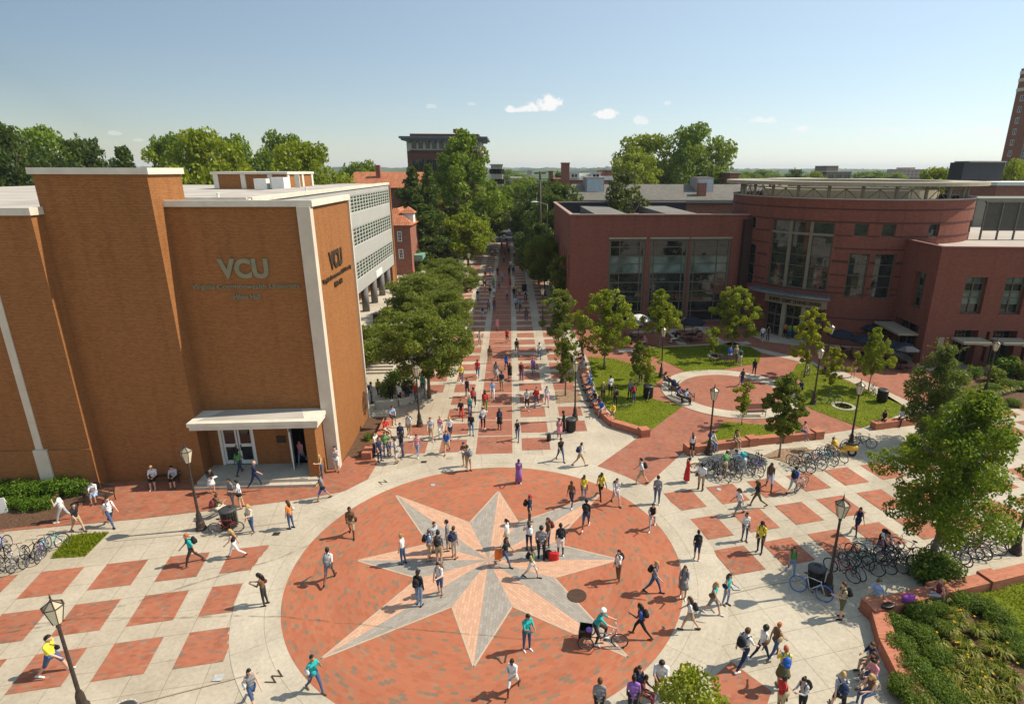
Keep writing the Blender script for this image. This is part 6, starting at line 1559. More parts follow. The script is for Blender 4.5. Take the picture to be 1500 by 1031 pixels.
def person(x,y,ang,pose,sex,skin,top,bot,hr,ex,where,z=0,grp=None):
    P=PB[pose]; tc,ts=top[0],top[1]; bc,bt=bot[0],bot[1]; a=math.radians(ang)
    g=G(x,y,z)
    fwd=Vector((math.cos(a),math.sin(a),0))
    if P['sit']: g=g-fwd*P['foot']
    e=empty('person',g,a); s=(.955 if sex=='f' else 1.0)*random.uniform(.97,1.03); fat=1.18 if 'F' in ex else 1.0
    e.scale=(s*fat*1.06,s*(.96 if sex=='f' else 1.05)*fat,s)
    bo=bpy.data.objects.new('body',P['me']); COL.objects.link(bo); bo.parent=e
    S=SKIN[skin]; T_=CO[tc][1]; Bt=CO[bc][1]; shoe=CO[('w','k','e','k')[(x*7+y)%4]][1]
    sl=[S]*10; sl[1]=T_; sl[2]=T_ if ts in 'sl' else S; sl[9]=T_ if ts in 'sl' else S; sl[3]=T_ if ts=='l' else S
    sl[4]=Bt; sl[5]=Bt if bt in 'p' else S; sl[6]=shoe; sl[7]=EYE; sl[8]=LIP
    if bt in 'D': sl[4]=T_; sl[5]=S
    for i,m in enumerate(sl): bo.material_slots[i].link='OBJECT'; bo.material_slots[i].material=m
    M0=Matrix((P['fw'],Vector((0,1,0)),P['ax'])).transposed().to_4x4(); M0.translation=P['P0']; HM4=P['rot'].to_4x4(); HM4.translation=P['hc']
    def ch(name,me,M_): o=bpy.data.objects.new(name,me); COL.objects.link(o); o.parent=e; o.matrix_local=M_; return o
    hk,hcx=hr[0],hr[1]
    if hk=='c': ch('cap',capmesh(hcx),HM4); ch('hair',hairmesh('s' if sex=='m' else 'l','e'),HM4)
    elif hk!='x': ch('hair',hairmesh(hk,hcx),HM4)
    if bt=='k': ch('skirt',cached(('sk',bc),lambda:skirt_mesh(.10,-.36,.125,.24),'skirt',Bt),M0 if not P['sit'] else M0@Matrix.Rotation(-1.2,4,'Y')@Matrix.Scale(.9,4))
    if bt=='K': ch('skirt',cached(('sK',bc),lambda:skirt_mesh(.10,-.66,.125,.27),'skirt',Bt),M0)
    if bt=='D': ch('dress',cached(('dr',tc),lambda:dress_mesh(-.40),'dress',T_),M0)
    if bt=='L': ch('dress',cached(('dL',tc),lambda:dress_mesh(-.74),'dress',T_),M0)
    exn=''
    if bt=='h': ch('shorts_hem',cached(('sh',bc),lambda:skirt_mesh(.05,-.10,.128,.155),'shorts_hem',Bt),M0) if not P['sit'] and pose!='cy' else None
    if ts in 's' and not P['sit']: ch('shirt_hem',cached(('hem',tc),lambda:skirt_mesh(.16,-.06,.118,.142),'shirt_hem',T_),M0)
    for q in ex.split():
        if q=='F': continue
        kd,cl=q.split(':'); nm=CO[cl][0]
        if kd=='bp': ch('backpack',cached(('bp',cl),bp_mesh,'backpack',CO[cl][1]),M0); exn=exn or ' with %s backpack'%nm
        if kd=='bag': ch('shoulder_bag',cached(('bag',cl),bag_mesh,'bag',CO[cl][1]),M0); exn=exn or ' with %s satchel'%nm
        if kd=='hb': ch('handbag',cached(('hb',cl),sbag_mesh,'handbag',CO[cl][1]),M0); exn=exn or ' with %s handbag'%nm
        if kd=='pap':
            hnd=P['hands'][0]; g2=MB(); p=hnd[1]; g2.box(p.x,p.y-.16,p.z+.0,p.x+.2,p.y+.10,p.z+.02); o=g2.build('papers' if cl!='e' else 'book',CO[cl][1],e); exn=exn or ' holding papers'
    who={'m':'man','f':'woman'}[sex]
    bn={'p':'jeans' if bc in 'jJ' else 'trousers','h':'shorts','k':'skirt','K':'long skirt','D':'','L':''}[bt]
    cn=lambda k: CO[k][0]
    if bt in 'DL': lab='%s in %s dress'%(who,cn(tc))
    else: lab='%s in %s %s and %s %s'%(who,cn(tc),TN[ts],cn(bc).replace('denim','blue' if bn=='jeans' else 'denim'),bn)
    w=(lab+exn+', '+where).split()
    if len(w)>16: w=(lab+', '+where).split()
    if len(w)>16: w=(('%s in %s'%(who,cn(tc)))+', '+where).split()
    tag(e,' '.join(w[:16]),'person',grp); return e
PEOPLE='''82 986 5 wa m L ys jh s.k F,bag:k|striding on the lower left brick square
284 826 215 wa m L ts dp s.r bp:k|left plaza below the porch
346 816 190 wb f L kn wp l.b hb:e|beneath the leaning road bicycle
95 763 200 ph f L ws Gp u.e -|phoning beside the mulch bed
116 778 335 wa f L ks hh p.k -|left of the grass patch
165 770 330 wb m L ws jp s.k bp:m|walking above the grass patch
138 739 290 si f M ws lk l.k -|seated on the small bench by shrubs
225 717 285 si m L ws kh s.b -|left one on the wall bench
254 716 280 si m L Gs kh s.k -|right one on the wall bench
312 722 320 rd f L ks wk p.k bp:k,pap:w|reading at the porch step
342 741 240 st m M gs gp s.k -|group behind the porch trash can
354 744 200 sb m L ws hh s.k bag:k|group behind the porch trash can
330 752 60 si m M Bs ch s.e bp:m|crouching behind the leaning bicycle
375 713 20 wa m L ns np x.e -|pushing something up the porch
370 780 250 sb f L cs jp l.b hb:q|right of the leaning bicycle
427 774 160 st f L os jp l.e hb:w|alone in front of the porch
471 701 250 rd f L qn jp l.b -|at the porch pier
494 691 270 sp m L Gs wh s.k -|leaning on the stone pilaster
474 732 200 wa m M gs bh s.e bag:k|just left of the ring
516 785 280 ph m D es hh s.k bag:k|upper left edge of the circle
484 851 90 wb m D ws gh s.k bp:g|between left panels and star
389 886 185 rd f M el dp l.k hb:m|on the left ring
591 826 160 st f L wn jp u.b -|on the left star point
615 886 70 st m D kl Jp c.k bp:k|dark pair on the star, left
645 871 250 sb m L ws jh s.k bp:e|dark pair on the star, right
630 820 20 sb m L lh hh c.g bp:k|star group, leftmost
644 825 80 st m L gs hh s.k bp:k|star group, seen from behind
666 817 60 st m L gs ch s.e bp:n|star group, right rear
638 808 320 st m L Gs hh s.e -|star group, arm out
657 806 180 st m L gs gh s.k -|star group, facing left
463 1013 320 ph f M ts jp s.k hb:w|lower left edge of the circle
373 1032 315 wb f L gn jh l.k hb:w|bottom edge left
760 708 275 rd f D vn vL s.k -|top of the circle
687 690 130 rd m L gs hh s.e bp:g|on the ring above the circle
681 683 250 rd m L es hh s.k pap:w|facing the backpacker on the ring
632 644 275 wa m L Gs hh s.e -|holding hands on the street
646 640 270 wb f L pn wp l.b -|holding hands on the street
660 642 265 wa f L ws nh l.b hb:k|right of the couple on the street
691 638 275 sb m D ks Jp s.k -|street front, white print
708 628 90 st m L ws kp c.h bag:b|street front, blue bag
732 629 85 st f D ks kD l.k bp:n,pap:w|street front, papers
758 645 265 wa f L kn jp u.k -|street front, arm out
588 653 280 st m M nl jp s.k -|by the hall corner lamp
581 678 200 st m L Gs wh s.k bag:g|corner group, standing
571 666 250 sb f M cn jh l.k -|corner group, standing
557 676 340 st m L ns np s.e -|corner group, standing
819 643 260 rd f D pn pD l.k -|beside a rolling suitcase
821 675 290 wa m M ks jp s.k -|below the rolling suitcase
850 683 20 wb m L ws hh s.e bp:n|on the pale fan pavement
826 634 180 sb f D kl kp s.k -|standing at the trash can
837 741 250 wa f D en np l.k -|upper right circle, left of three
855 733 280 st f D ys Jp s.k bp:n|upper right circle, middle of three
880 729 280 wb m D ys kp s.k bp:n|upper right circle, right of three
902 739 280 wa m L ws Gh s.e bp:k|on the circle edge upper right
939 709 170 wa m L ws hh s.k bp:k|where the diagonal walk meets
962 738 80 st m L gs jp s.k -|on the ring upper right
955 775 250 wr f L kn Gp l.k hb:w|right side of the circle
858 774 75 wb m D ks jh s.k bp:k|upper right star point
776 767 0 st m L ns dp c.r bp:k|red cap, centre of the star
775 806 110 sp f L wn np l.e bp:w|central group, hand on head
793 818 85 st m M gs kp s.k F|central group, seen from behind
803 801 200 st f L es jp l.e bp:m|central group, rear
821 813 95 st m D kl wh s.k bp:k|central group, right, by red tote
743 802 160 st f L ws cp p.k -|left of the central group
741 828 330 wb f M ks jp l.e -|orange tote, left of central group
779 846 330 wa f L qn wh s.e bp:k|striding below the central group
905 851 220 sp f L ws ep l.k bp:k|right star point tip
957 868 330 wa f L gs jp u.b bp:k|right side, teal trimmed pack
772 952 300 rd m M ts jp s.k -|lower circle, reading
752 1014 250 wr f D ws wh s.k hb:w|bottom of the circle
938 932 160 wr f D bn kp l.k bp:k|right of the tricycle
1000 876 250 sb f M gl gk s.e bp:k|circle edge right, red top
1009 922 160 wa f L ws hh l.e bp:k|wide stride on the right ring
934 1031 280 st f L nv ek l.e bp:k|bottom group, standing left
966 1022 250 rd m M ws eh s.k F|bottom group, standing middle
985 1022 200 si f L cs qh l.b -|bottom group, seated beside the tree
956 1036 330 si f D ms mp l.k -|bottom group, seated with pink folder
926 1048 80 st m D vs kp s.k -|bottom edge, head only
877 1052 80 st m M gs kp s.e -|bottom edge, brown hair only
1013 668 80 st f L wn kh l.e -|back turned at the wall end
1047 661 290 si m L ws Jp s.k bp:b|seated on the long wall left
1082 658 285 si f L en hh l.e -|seated on the long wall middle
1181 645 280 si f L ps jp u.k -|seated on the long wall right
1006 706 10 rd f M rn rL p.k -|by the left bicycle cluster
1026 717 60 st m D ws hh s.k F,bag:e|beside the red dress
1060 697 60 be m L qs hh s.k bp:q|bending over the bicycles left
1089 693 150 be m L ls Gp s.k bp:t|bending over the bicycles right
1126 716 250 wa m D es lh s.k bp:k|below the soil square
1161 722 40 wb m L bs Gh s.k bp:k|pushing a silver bicycle
1081 754 190 wa f M ws gp c.d hb:k|front of the capped pair
1108 742 175 wb f D ks Bh c.e hb:k|rear of the capped pair
1090 792 265 st f M ws jp l.k -|standing, white with red top
1112 809 230 st m M ys np c.k bp:k|striding right plaza
1020 820 80 st f M ks nh p.k bp:k|on the right ring
1158 842 250 wa f M qn Jp l.k bp:d|in the sweetgum shadow
1254 781 255 wb f M nn np l.k -|right of the tall lamp
1043 899 320 wa f L tn gh l.b hb:e|ring right, with friend
1063 886 310 sb f L tn Jp l.e hb:n|ring right, sunglasses
1087 975 30 wa m L ws np s.e F,bp:k|biggest walker, lower right
1114 966 20 wb f D ws np a.k hb:e|middle of three walkers
1133 963 20 wa f M en jp u.r hb:h|right of three walkers
1144 1006 80 sb m M ys Bk s.r bp:b|bright blue pack, lower right
1141 1046 20 st f D rs hh u.k hb:h|bottom edge in red
1172 1046 200 rd f M Gl kp u.k bp:k|bottom edge, hair bun
1226 1045 75 wa m L Gs kh s.b bp:n|near the seated students, bottom
1230 905 170 sb m L hs Bh s.e bp:k|under the sweetgum shade
1160 716 90 st m L bs Gh s.k bp:k|X
1289 806 260 be f L ws kp l.k bp:k|among the crowded bicycles
1268 893 200 sr m L ls hp c.B -|seated at the wall corner
1352 884 170 sr f L mn Gp p.b -|seated on the wall by the sweetgum
1260 985 190 si m L ns hh s.e -|first seated on the curved wall
1262 998 190 si f M kn jh l.e -|second seated on the curved wall
1262 1012 195 si f L ps jh s.k -|third seated on the curved wall
1258 1034 195 si f L en jp l.b -|fourth seated, long blond hair
894 580 100 st m L ws kp c.k -|lawn group, white shirt
883 589 60 st m L Bs kp x.e bp:B|lawn group, leftmost
901 596 120 st m M es kp s.k bp:k|lawn group, front
922 585 300 st m M gs kp s.k -|lawn group, facing camera
928 590 80 st f L ns jp s.k bp:r|lawn group, red pack
938 563 90 st m L ls dh s.r bp:q|holding a bicycle on the lawn
980 566 330 si f L en jp l.k -|on the ring bench with stroller
999 590 310 si f M bn kp l.k -|near ring bench, left
1010 594 310 si m L ls kp s.k -|near ring bench, right
879 612 250 si m L bs gh s.e -|front wall end, blue shirt
897 617 260 si f L ys eh s.e -|front wall end, orange folder
874 604 235 si f D es eh l.k -|on the curved wall, twelfth
866 597 215 si m M kl jh s.k -|on the curved wall, eleventh
862 588 205 si m L ls gp s.e -|on the curved wall, tenth
859 579 200 sr m L tn kp s.k -|legs stretched on curved wall
857 572 190 si m L bs jh s.b -|on the curved wall, eighth
855 566 190 si f L wn ch l.b bp:b|on the curved wall, seventh
854 560 190 si f L ws hh l.r -|on the curved wall, sixth
853 554 190 si m M cs gh s.e -|on the curved wall, fifth
850 546 190 si m L ws Gh s.k -|on the curved wall, fourth
849 539 190 si m L Gs Bh s.e -|on the curved wall, third
848 532 190 si m M rn kp s.k -|on the curved wall, second
847 526 190 si f D kn kp l.k -|farthest on the curved wall
1068 533 280 st m L bs Gh s.k bp:b|back arc, blue shirt
1077 531 270 st m L hn hp c.h -|back arc, middle
1083 535 90 st m L ts ch s.e bp:d|back arc, turquoise
1104 550 250 wa f D kl kp l.k -|walking off the back arc
1086 566 270 wb f M nn np s.k -|alone in the brick oval
1149 494 90 st m M os kh s.k -|at the tower doors
1155 496 90 st m M qs jp s.k -|at the tower doors
1162 496 90 st f D rn jp s.k -|at the tower doors
1116 500 60 wa m L ws jh s.k -|left of the tower doors
1124 499 270 st f L kn dp l.e -|left of the tower doors
1249 553 270 st m L os hh s.e -|behind the yellow-green lawn tree
938 508 200 sr m L ps Gp s.k -|cafe table left
982 503 180 sr f L ks wp l.k -|cafe table by the lamp
1001 486 270 st m L ws kp s.k -|standing in cafe shade
1020 492 180 si f D ws kp l.k -|cafe table under umbrella
1222 522 200 si f L cs kp s.e -|shaded cafe by the tower
1160 572 200 si m L ls jp s.k -|sitting on grass, left
1168 573 200 si m L ns kp s.k -|sitting on grass, right
1292 627 230 si f M kn kp l.k -|seated on short wall, left
1316 625 220 si m L wl kp s.k -|seated on short wall, right
1447 598 240 wa f L tn lk s.r -|child by the wing bed
578 622 300 si m L ls dh s.k -|seated alone on brick wall
571 641 320 si m L rs ch s.k -|seated in red, corner wall
557 662 330 si m L ws jp s.k hb:y|seated beside yellow bag
556 580 290 si m M ys kp s.k -|stair wall, yellow shirt
545 590 20 st m L Gs jp s.k bp:n|in shade at hall wall
574 589 270 st f D kl kp s.k -|in shade below the shrub
597 590 300 st f D kl kp l.k bp:k|stair foot shade
605 585 320 sr m M gl jp s.k -|stair foot, legs out
620 577 100 st f L tn jp s.k hb:B|behind the lamp post
703 507 280 wa f L Gn hh l.e hb:k|sunlit street, left column
743 502 270 wb f M rs kh l.k -|sunlit street, centre
718 532 270 st m D es hp s.k -|sunlit street, centre left
700 552 270 wa m D rs jp s.k -|sunlit street, red shirt left
685 581 270 wb f M nn np s.k -|sunlit street, white bag
676 614 275 wa f L ks rp s.k hb:k|red trousers on the street
689 608 275 wb f L tn jp l.r -|right of the red trousers
711 603 85 st m D rs qp l.k bp:r|street, red and green
727 556 270 wa m D gs Gk s.k bp:k|street, grey skirt shape
742 543 100 wa f L bl kp l.k -|street, blue jacket
747 556 270 wb f D kn kD l.k -|street, black dress
764 557 85 st m L rs jp s.b bp:k|street, blond with black pack
772 600 270 wa m M Gs kh s.e -|three abreast, left
786 595 265 wb m L rs jp s.k hb:k|three abreast, middle
801 594 270 wa m L ws ph s.k bp:k|three abreast, right
729 484 270 wa f M pn pD l.k -|at the shadow edge
771 471 270 st m D es jp s.k -|street shade, right column
707 466 270 wa f L nn lh l.k -|street shade, left column
716 457 270 wb f D vn ep l.k -|street shade, purple
724 455 85 st m M rs jp s.k bp:e|street shade, orange red
756 453 85 wa m L ls jp s.k -|street shade, light shirt
762 456 270 wb f M tn kp l.k -|street shade, teal top
770 443 85 st m M ws kp s.k bp:k|street shade, far right
743 440 270 wa f L pn jp s.k -|street shade, pink shirt
753 438 270 st m M ks kp s.k -|street shade, beside yellow
755 433 270 wa m D ys gh s.k -|street shade, yellow shirt
761 437 270 wb f L cn Bh l.e -|street shade, cream top
700 441 270 st m M kl Jp s.k -|far left, black jacket
710 434 85 st f L on hh l.b -|far left, orange top
718 436 85 wa m L ks hh s.k -|far centre, pair left
724 437 85 wb m L ws gh s.k -|far centre, pair right
710 423 85 st m D ks kp s.k bp:g|far left, black and grey
723 423 85 wa m M qs Bp s.k -|far centre, green shirt
731 424 270 wb m L gs jp s.k -|far centre, grey shirt
747 422 85 st f M rn rD l.k -|far right, red dress
711 410 85 st f L kn hh l.b -|farther, blond in black
718 404 85 wa f L bs Jp l.b -|farther, bright blue shirt
729 405 270 st m M ks kp s.k -|farther, dark figure
736 413 270 wb f L ls jp l.k -|farther, light blue
746 404 270 wa m D ks kp s.k -|farther right, dark pair left
752 404 85 st m D ns np s.k -|farther right, dark pair right
748 395 270 st m L ws kp s.k -|deep shade, white shirt
738 385 270 wb m M gs kp s.k -|deep shade, middle
721 377 85 st m L ws kp s.k -|deep shade, left white
729 376 270 st f L ws jp s.k -|deep shade, second white
745 374 85 st f D kl kp l.k -|deep shade, black
740 378 85 wa m M es kp s.k -|deep shade, brown
753 377 270 st m L ws kp s.e -|deep shade, right white
735 365 85 wb m D ks kp s.k -|deepest shade, left
743 364 270 wa m M rs kp s.k -|deepest shade, red
566 668 300 st m L qs jp s.k -|corner group, green shirt
549 668 20 sb f L cs np l.e -|corner group, cream shirt
590 668 200 st f D ks jp l.k -|corner group, facing left
600 640 250 st m L ws hh s.e bp:k|near the hall corner lamp post
612 668 265 wa f M ps Jp l.k -|walking past the corner group
655 664 270 wb m L bs hh s.e bp:k|above the ring, blue shirt
610 589 240 st f L rs jp l.b -|stair foot, red shirt
586 592 60 st m M ws kp s.k -|stair foot, white shirt
676 560 270 wa m L ys jp s.k -|left street column, yellow shirt
694 598 88 wb m D gs kp s.k bp:r|left street column, grey shirt
722 585 270 wa f L ls wp l.e -|centre column, light blue and white
735 572 86 st m M ns hh s.k -|centre column, navy and khaki
781 548 270 wb f L vs jp l.e -|right column, purple shirt
790 525 270 wa m D ws jp s.k -|right column, sunlit white shirt
757 520 88 wb m L qs hh s.e bp:k|centre column, green shirt
443 679 270 wb f L ps Jp l.e -|inside the porch doorway'''
FIX={'where':0}
for ln in PEOPLE.split('\n'):
    head,where=ln.split('|')
    if where=='X': continue
    f=head.split(); x,y,ang=float(f[0]),float(f[1]),float(f[2]); pose,sex,skin,top,bot,hr,ex=f[3:10]
    ex='' if ex=='-' else ex.replace(',',' ')
    top=top if top[1] in TN else top[0]+'s'
    if hr.startswith('ss'): hr='s.k'
    z=.35 if (pose!='si' and 300<x<460 and y<714) else (0.35 if x==443 else 0)
    if 1285<x<1300 and y==812: z=0
    hr=hr.replace('.','')
    P=person(int(x),int(y),ang,pose,sex,skin,top,bot,hr,ex,where,z)
    if 'sitting on grass' in where: P.location.z=-.40
    if x==1447: P.scale=[q*.72 for q in P.scale]
P=person(352,694,75,'wa','f','D','qs','np','lk','','climbing towards the porch doors',.35)
# props held or standing by people
def smallbox(p,sx,sy,sz,mat,name,label,cat,rot=0,z=0,handle=True):
    g=G(*p,z); e=empty(name,g,rot,label,cat); s=MB(); s.lathe([(.42,0),(.5,.06),(.5,.9),(.42,1)],n=12,smooth=False); s.v=[(x*sx,y*sy,q*sz) for x,y,q in s.v]; s.build('body',mat,e)
    if handle: s=MB(); s.tube([(-sx*.2,0,sz*.95),(-sx*.2,0,sz*1.3),(sx*.2,0,sz*1.3),(sx*.2,0,sz*.95)],.012,4); s.build('handle',M_DARK,e)
    return e
smallbox((804,646),.32,.24,.5,M_DARK,'suitcase','black rolling suitcase pulled by the woman in pink','suitcase',.6)
smallbox((811,820),.5,.25,.42,pm('red_tote',(.55,.02,.02),.6,.1),'tote_bag','bright red tote bag standing beside the central group','bag')
smallbox((803,816),.36,.24,.36,M_DARK,'tote_bag','black bag standing left of the red tote','bag')
smallbox((731,818),.45,.14,.5,pm('orange_tote',(.80,.18,.03),.6,.1),'tote_bag','orange tote carried at the left of the central group','bag',.5,.35)
smallbox((1330,878),.62,.34,.2,pm('purple_bag',(.28,.06,.30),.8,.2),'duffel_bag','purple patterned bag lying on the wall beside the sweetgum','bag',.2,.62,False)
smallbox((1300,889),.6,.3,.14,M_DARK,'duffel_bag','black jacket and bag lying on the wall corner','bag',.2,.62,False)
smallbox((834,533),.7,.9,.9,M_DARK,'handcart','black covered cart under the slender street tree','cart',.2)
smallbox((556,640),.4,.3,.35,pm('brown_bag',(.12,.05,.04),.8,.1),'backpack','dark bag on the brick seat wall','bag',.2,.5,False) if False else None
# stroller
g=G(988,572); e=empty('stroller',g,R_(-40),'navy stroller beside the ring bench','stroller'); s=MB(); s.ell((0,0,.55),.36,.22,.2,10,7); s.ell((-.12,0,.78),.22,.22,.18,10,6); s.build('seat',CO['n'][1],e)
s=MB(); s.tube([(-.35,-.2,.1),(.1,-.2,.6),(.45,-.2,1.0),(.45,.2,1.0),(.1,.2,.6),(-.35,.2,.1)],.015,5); s.tube([(.3,-.2,.1),(0,-.2,.5)],.015,5); s.tube([(.3,.2,.1),(0,.2,.5)],.015,5); s.build('frame',M_DARK,e)
for x in (-.35,.3):
    for y in (-.22,.22): s=MB(); s.ell((x,y,.11),.11,.03,.11,10,6); s.build('wheel',M_DARK,e)
# adult tricycle and its rider
g=G(880,944); rot=R_(-14); e=empty('tricycle',g,rot,'silver adult tricycle with rear basket ridden across the circle','tricycle')
SIL=MATS['bike_silver']
s=MB()
for a,b in (((-.55,0,.32),(0,0,.30)),((0,0,.30),(-.16,0,.82)),((0,0,.30),(.55,0,.72)),((-.1,0,.55),(.5,0,.62)),((.55,0,.62),(.60,0,.95)),((-.55,-.36,.32),(-.55,.36,.32))): s.tube([a,b],.022,6)
for y in (-.05,.05): s.tube([(.57,y,.62),(.72,y,.32)],.015,5)
s.build('frame',SIL,e)
for c,r in (((.72,0,.32),.32),((-.55,.36,.31),.30),((-.55,-.36,.31),.30)):
    s=MB(); s.tube([(c[0]+r*math.cos(2*PI*k/24),c[1],c[2]+r*math.sin(2*PI*k/24)) for k in range(25)],.02,5,cap=False); o=s.build('wheel',MATS['tyre_rubber'],e)
    s=MB(); s.tube([(c[0]+(r-.03)*math.cos(2*PI*k/24),c[1],c[2]+(r-.03)*math.sin(2*PI*k/24)) for k in range(25)],.013,4,cap=False)
    for k in range(12): a=2*PI*k/12; s.tube([c,(c[0]+(r-.03)*math.cos(a),c[1],c[2]+(r-.03)*math.sin(a))],.004,3,cap=False)
    s.build('rim',MATS['alloy'],o)
s=MB(); s.tube([(.60,0,.95),(.48,-.28,1.05),(.36,-.30,1.04)],.014,5); s.tube([(.60,0,.95),(.48,.28,1.05),(.36,.30,1.04)],.014,5); s.build('handlebar',SIL,e)
s=MB(); s.ell((-.2,0,.86),.15,.12,.05,10,6); s.build('saddle',M_DARK,e)
s=MB(); s.box(-.85,-.26,.40,-.35,.26,.42); 
for a in ((-.85,-.26,-.83,.26),(-.37,-.26,-.35,.26),(-.85,-.26,-.35,-.24),(-.85,.24,-.35,.26)): s.box(a[0],a[1],.42,a[2],a[3],.72)
s.build('basket',M_DARK,e)
s=MB(); s.ell((-.45,-.12,.75),.14,.12,.1); s.build('helmet_bag',CO['v'][1],e)
s=MB(); s.tube([(0,-.1,.3),(0,.1,.3)],.02,5); s.box(.1,.08,.16,.2,.16,.18); s.box(-.2,-.16,.42,-.1,-.08,.44); s.build('crank',M_DARK,e)
r=person(880,944,-14,'cy','m','L','ts','dp','se','','riding the tricycle, white helmet',0)
r.location=g+rz(Vector((-.22,0,0)),rot); r.rotation_euler=(0,0,rot); r.location.z=.92-PB['cy']['P0'].z*1.0
s=MB(); s.lathe([(.115,.03),(.12,.07),(.09,.125),(.04,.15),(.001,.155)],(-.01,0,0),14,smooth=True); o=bpy.data.objects.new('helmet',s.mesh('helmet',M_WHITE)); COL.objects.link(o); o.parent=r; m=PB['cy']['rot'].to_4x4(); m.translation=PB['cy']['hc']; o.matrix_local=m
# ------------------------------------------------------------------ sky, sun, air
SUN_EL=math.radians(47.5); SUN_AZ=math.radians(6.5)   # azimuth from +X towards +Y
W=bpy.data.worlds.new('World'); SC.world=W; W.use_nodes=True; nt=W.node_tree; N=nt.nodes; Lk=nt.links
bg=N['Background']; sky=N.new('ShaderNodeTexSky'); sky.sky_type='NISHITA'; sky.sun_disc=False
sky.sun_elevation=SUN_EL; sky.sun_rotation=PI/2-SUN_AZ; sky.air_density=1.0; sky.dust_density=SKY_DUST; sky.ozone_density=1.0; sky.altitude=0
tc=N.new('ShaderNodeTexCoord')
def vm(op,a,b=None):
    n=N.new('ShaderNodeVectorMath'); n.operation=op; Lk.new(a,n.inputs[0])
    if b is not None:
        if isinstance(b,(tuple,list,Vector)): n.inputs[1].default_value=tuple(b)
        else: Lk.new(b,n.inputs[1])
    return n.outputs
def mm(op,a,b=None,c=None,clamp=False):
    n=N.new('ShaderNodeMath'); n.operation=op; n.use_clamp=clamp
    for i,x in enumerate((a,b,c)):
        if x is None: continue
        if isinstance(x,(int,float)): n.inputs[i].default_value=x
        else: Lk.new(x,n.inputs[i])
    return n.outputs[0]
d0=tc.outputs['Generated']
nn=N.new('ShaderNodeTexNoise'); nn.inputs['Scale'].default_value=38; nn.inputs['Detail'].default_value=8; nn.inputs['Roughness'].default_value=.62; Lk.new(d0,nn.inputs['Vector'])
nz=nn.outputs['Fac']
tot=None
def cloud(px,py,w,h,st):
    global tot
    c=ray(px,py).normalized(); r=CR.copy(); r=Vector((CR.x,CR.y,0)).normalized(); 
    dv=vm('SUBTRACT',d0,c)[0]; x=mm('MULTIPLY',vm('DOT_PRODUCT',dv,r)[1],F/w); y=mm('MULTIPLY',vm('DOT_PRODUCT',dv,(0,0,1))[1],F/h)
    # flat base: below centre falls off faster
    yb=mm('MULTIPLY',mm('MINIMUM',y,0.0),1.8); yy=mm('ADD',mm('MAXIMUM',y,0.0),yb)
    q=mm('ADD',mm('POWER',mm('ABSOLUTE',x),2.0),mm('POWER',mm('ABSOLUTE',yy),2.0))
    v=mm('SUBTRACT',mm('ADD',1.0,mm('MULTIPLY',mm('SUBTRACT',nz,.5),5.5)),q)
    v=mm('MULTIPLY',mm('MULTIPLY',v,1.6,None,True),st)
    tot=v if tot is None else mm('MAXIMUM',tot,v)
for c in ((795,155,26,14,1),(768,161,26,7,.9),(815,151,14,9,1),(893,169,18,8,.95),(940,178,10,7,.6),(1110,178,22,6,.6),(1175,189,11,5,.7),(1310,190,26,6,.45),(978,152,5,4,.4),(1432,191,14,4,.5),(1455,198,22,7,.5),(170,196,7,3,.3),(203,206,6,3,.3),(633,157,8,4,.3),(692,153,6,3,.3),(1080,176,9,3,.3),(1275,200,14,5,.25),(1390,200,14,5,.25)): cloud(*c)
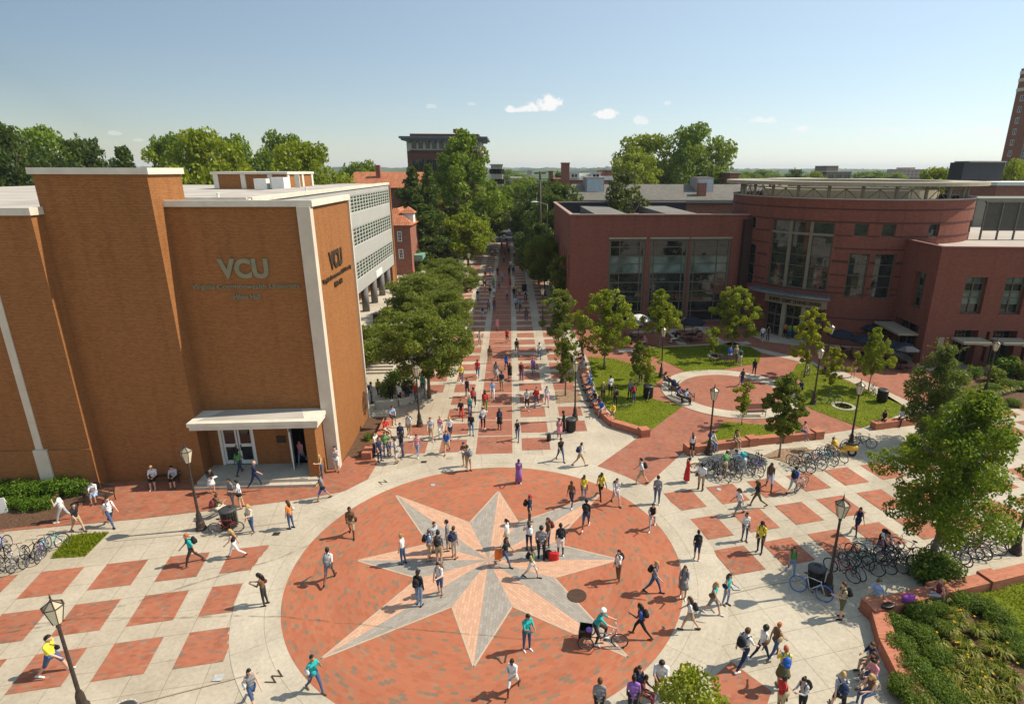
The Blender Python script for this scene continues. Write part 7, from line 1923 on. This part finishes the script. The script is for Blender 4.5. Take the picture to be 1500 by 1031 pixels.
# pale haze veil low in the sky and towards the sun
sx=N.new('ShaderNodeSeparateXYZ'); Lk.new(d0,sx.inputs[0]); el=mm('MAXIMUM',sx.outputs[2],0.0)
hz=mm('POWER',mm('SUBTRACT',1.0,mm('MINIMUM',el,1.0)),5.0)
sdot=vm('DOT_PRODUCT',d0,tuple(Vector((math.cos(SUN_AZ)*math.cos(SUN_EL),math.sin(SUN_AZ)*math.cos(SUN_EL),math.sin(SUN_EL)))))[1]
sg=mm('POWER',mm('MAXIMUM',mm('ADD',sdot,.25),0.0),.7)
veil=mm('ADD',mm('MULTIPLY',hz,VEIL_H),mm('MULTIPLY',sg,VEIL_S))
vc=N.new('ShaderNodeMix'); vc.data_type='RGBA'; vc.blend_type='ADD'; vc.inputs[0].default_value=1; Lk.new(sky.outputs[0],vc.inputs[6])
vs=N.new('ShaderNodeVectorMath'); vs.operation='SCALE'; vs.inputs[0].default_value=VEIL_C; Lk.new(veil,vs.inputs[3]); Lk.new(vs.outputs[0],vc.inputs[7])
lit=N.new('ShaderNodeMix'); lit.data_type='RGBA'; Lk.new(mm('MULTIPLY',tot,.95,None,True),lit.inputs[0]); Lk.new(vc.outputs[2],lit.inputs[6]); lit.inputs[7].default_value=(.84/SKY_STR,.83/SKY_STR,.81/SKY_STR,1)
Lk.new(lit.outputs[2],bg.inputs[0]); bg.inputs[1].default_value=SKY_STR
sun=bpy.data.lights.new('sun','SUN'); sun.energy=SUN_STR; sun.angle=math.radians(.53); sun.color=(1,.90,.74)
so=bpy.data.objects.new('sun',sun); COL.objects.link(so)
sd=Vector((math.cos(SUN_AZ)*math.cos(SUN_EL),math.sin(SUN_AZ)*math.cos(SUN_EL),math.sin(SUN_EL)))
so.rotation_euler=sd.to_track_quat('Z','Y').to_euler(); so.location=(80,20,90)
SC.view_settings.view_transform='Standard'; SC.view_settings.look='None'; SC.view_settings.exposure=EXPO; SC.view_settings.gamma=1
SC.view_settings.use_curve_mapping=False

SC.cycles.max_bounces=6; SC.cycles.diffuse_bounces=1; SC.cycles.glossy_bounces=2; SC.cycles.transmission_bounces=2; SC.cycles.transparent_max_bounces=8; SC.cycles.volume_bounces=0
if HAZE>0:
    s=MB(); s.box(-5950,-395,-1.2,5950,5950,66); hm=bpy.data.materials.new('air'); hm.use_nodes=True; hn=hm.node_tree; hn.nodes.remove(hn.nodes['Principled BSDF'])
    pv=hn.nodes.new('ShaderNodeVolumePrincipled'); pv.inputs['Color'].default_value=(.80,.88,1,1); pv.inputs['Density'].default_value=HAZE; pv.inputs['Anisotropy'].default_value=0.0
    hn.links.new(pv.outputs[0],hn.nodes['Material Output'].inputs['Volume']); tag(s.build('haze',hm),'thin pale summer haze over the whole town','haze',kind='stuff')
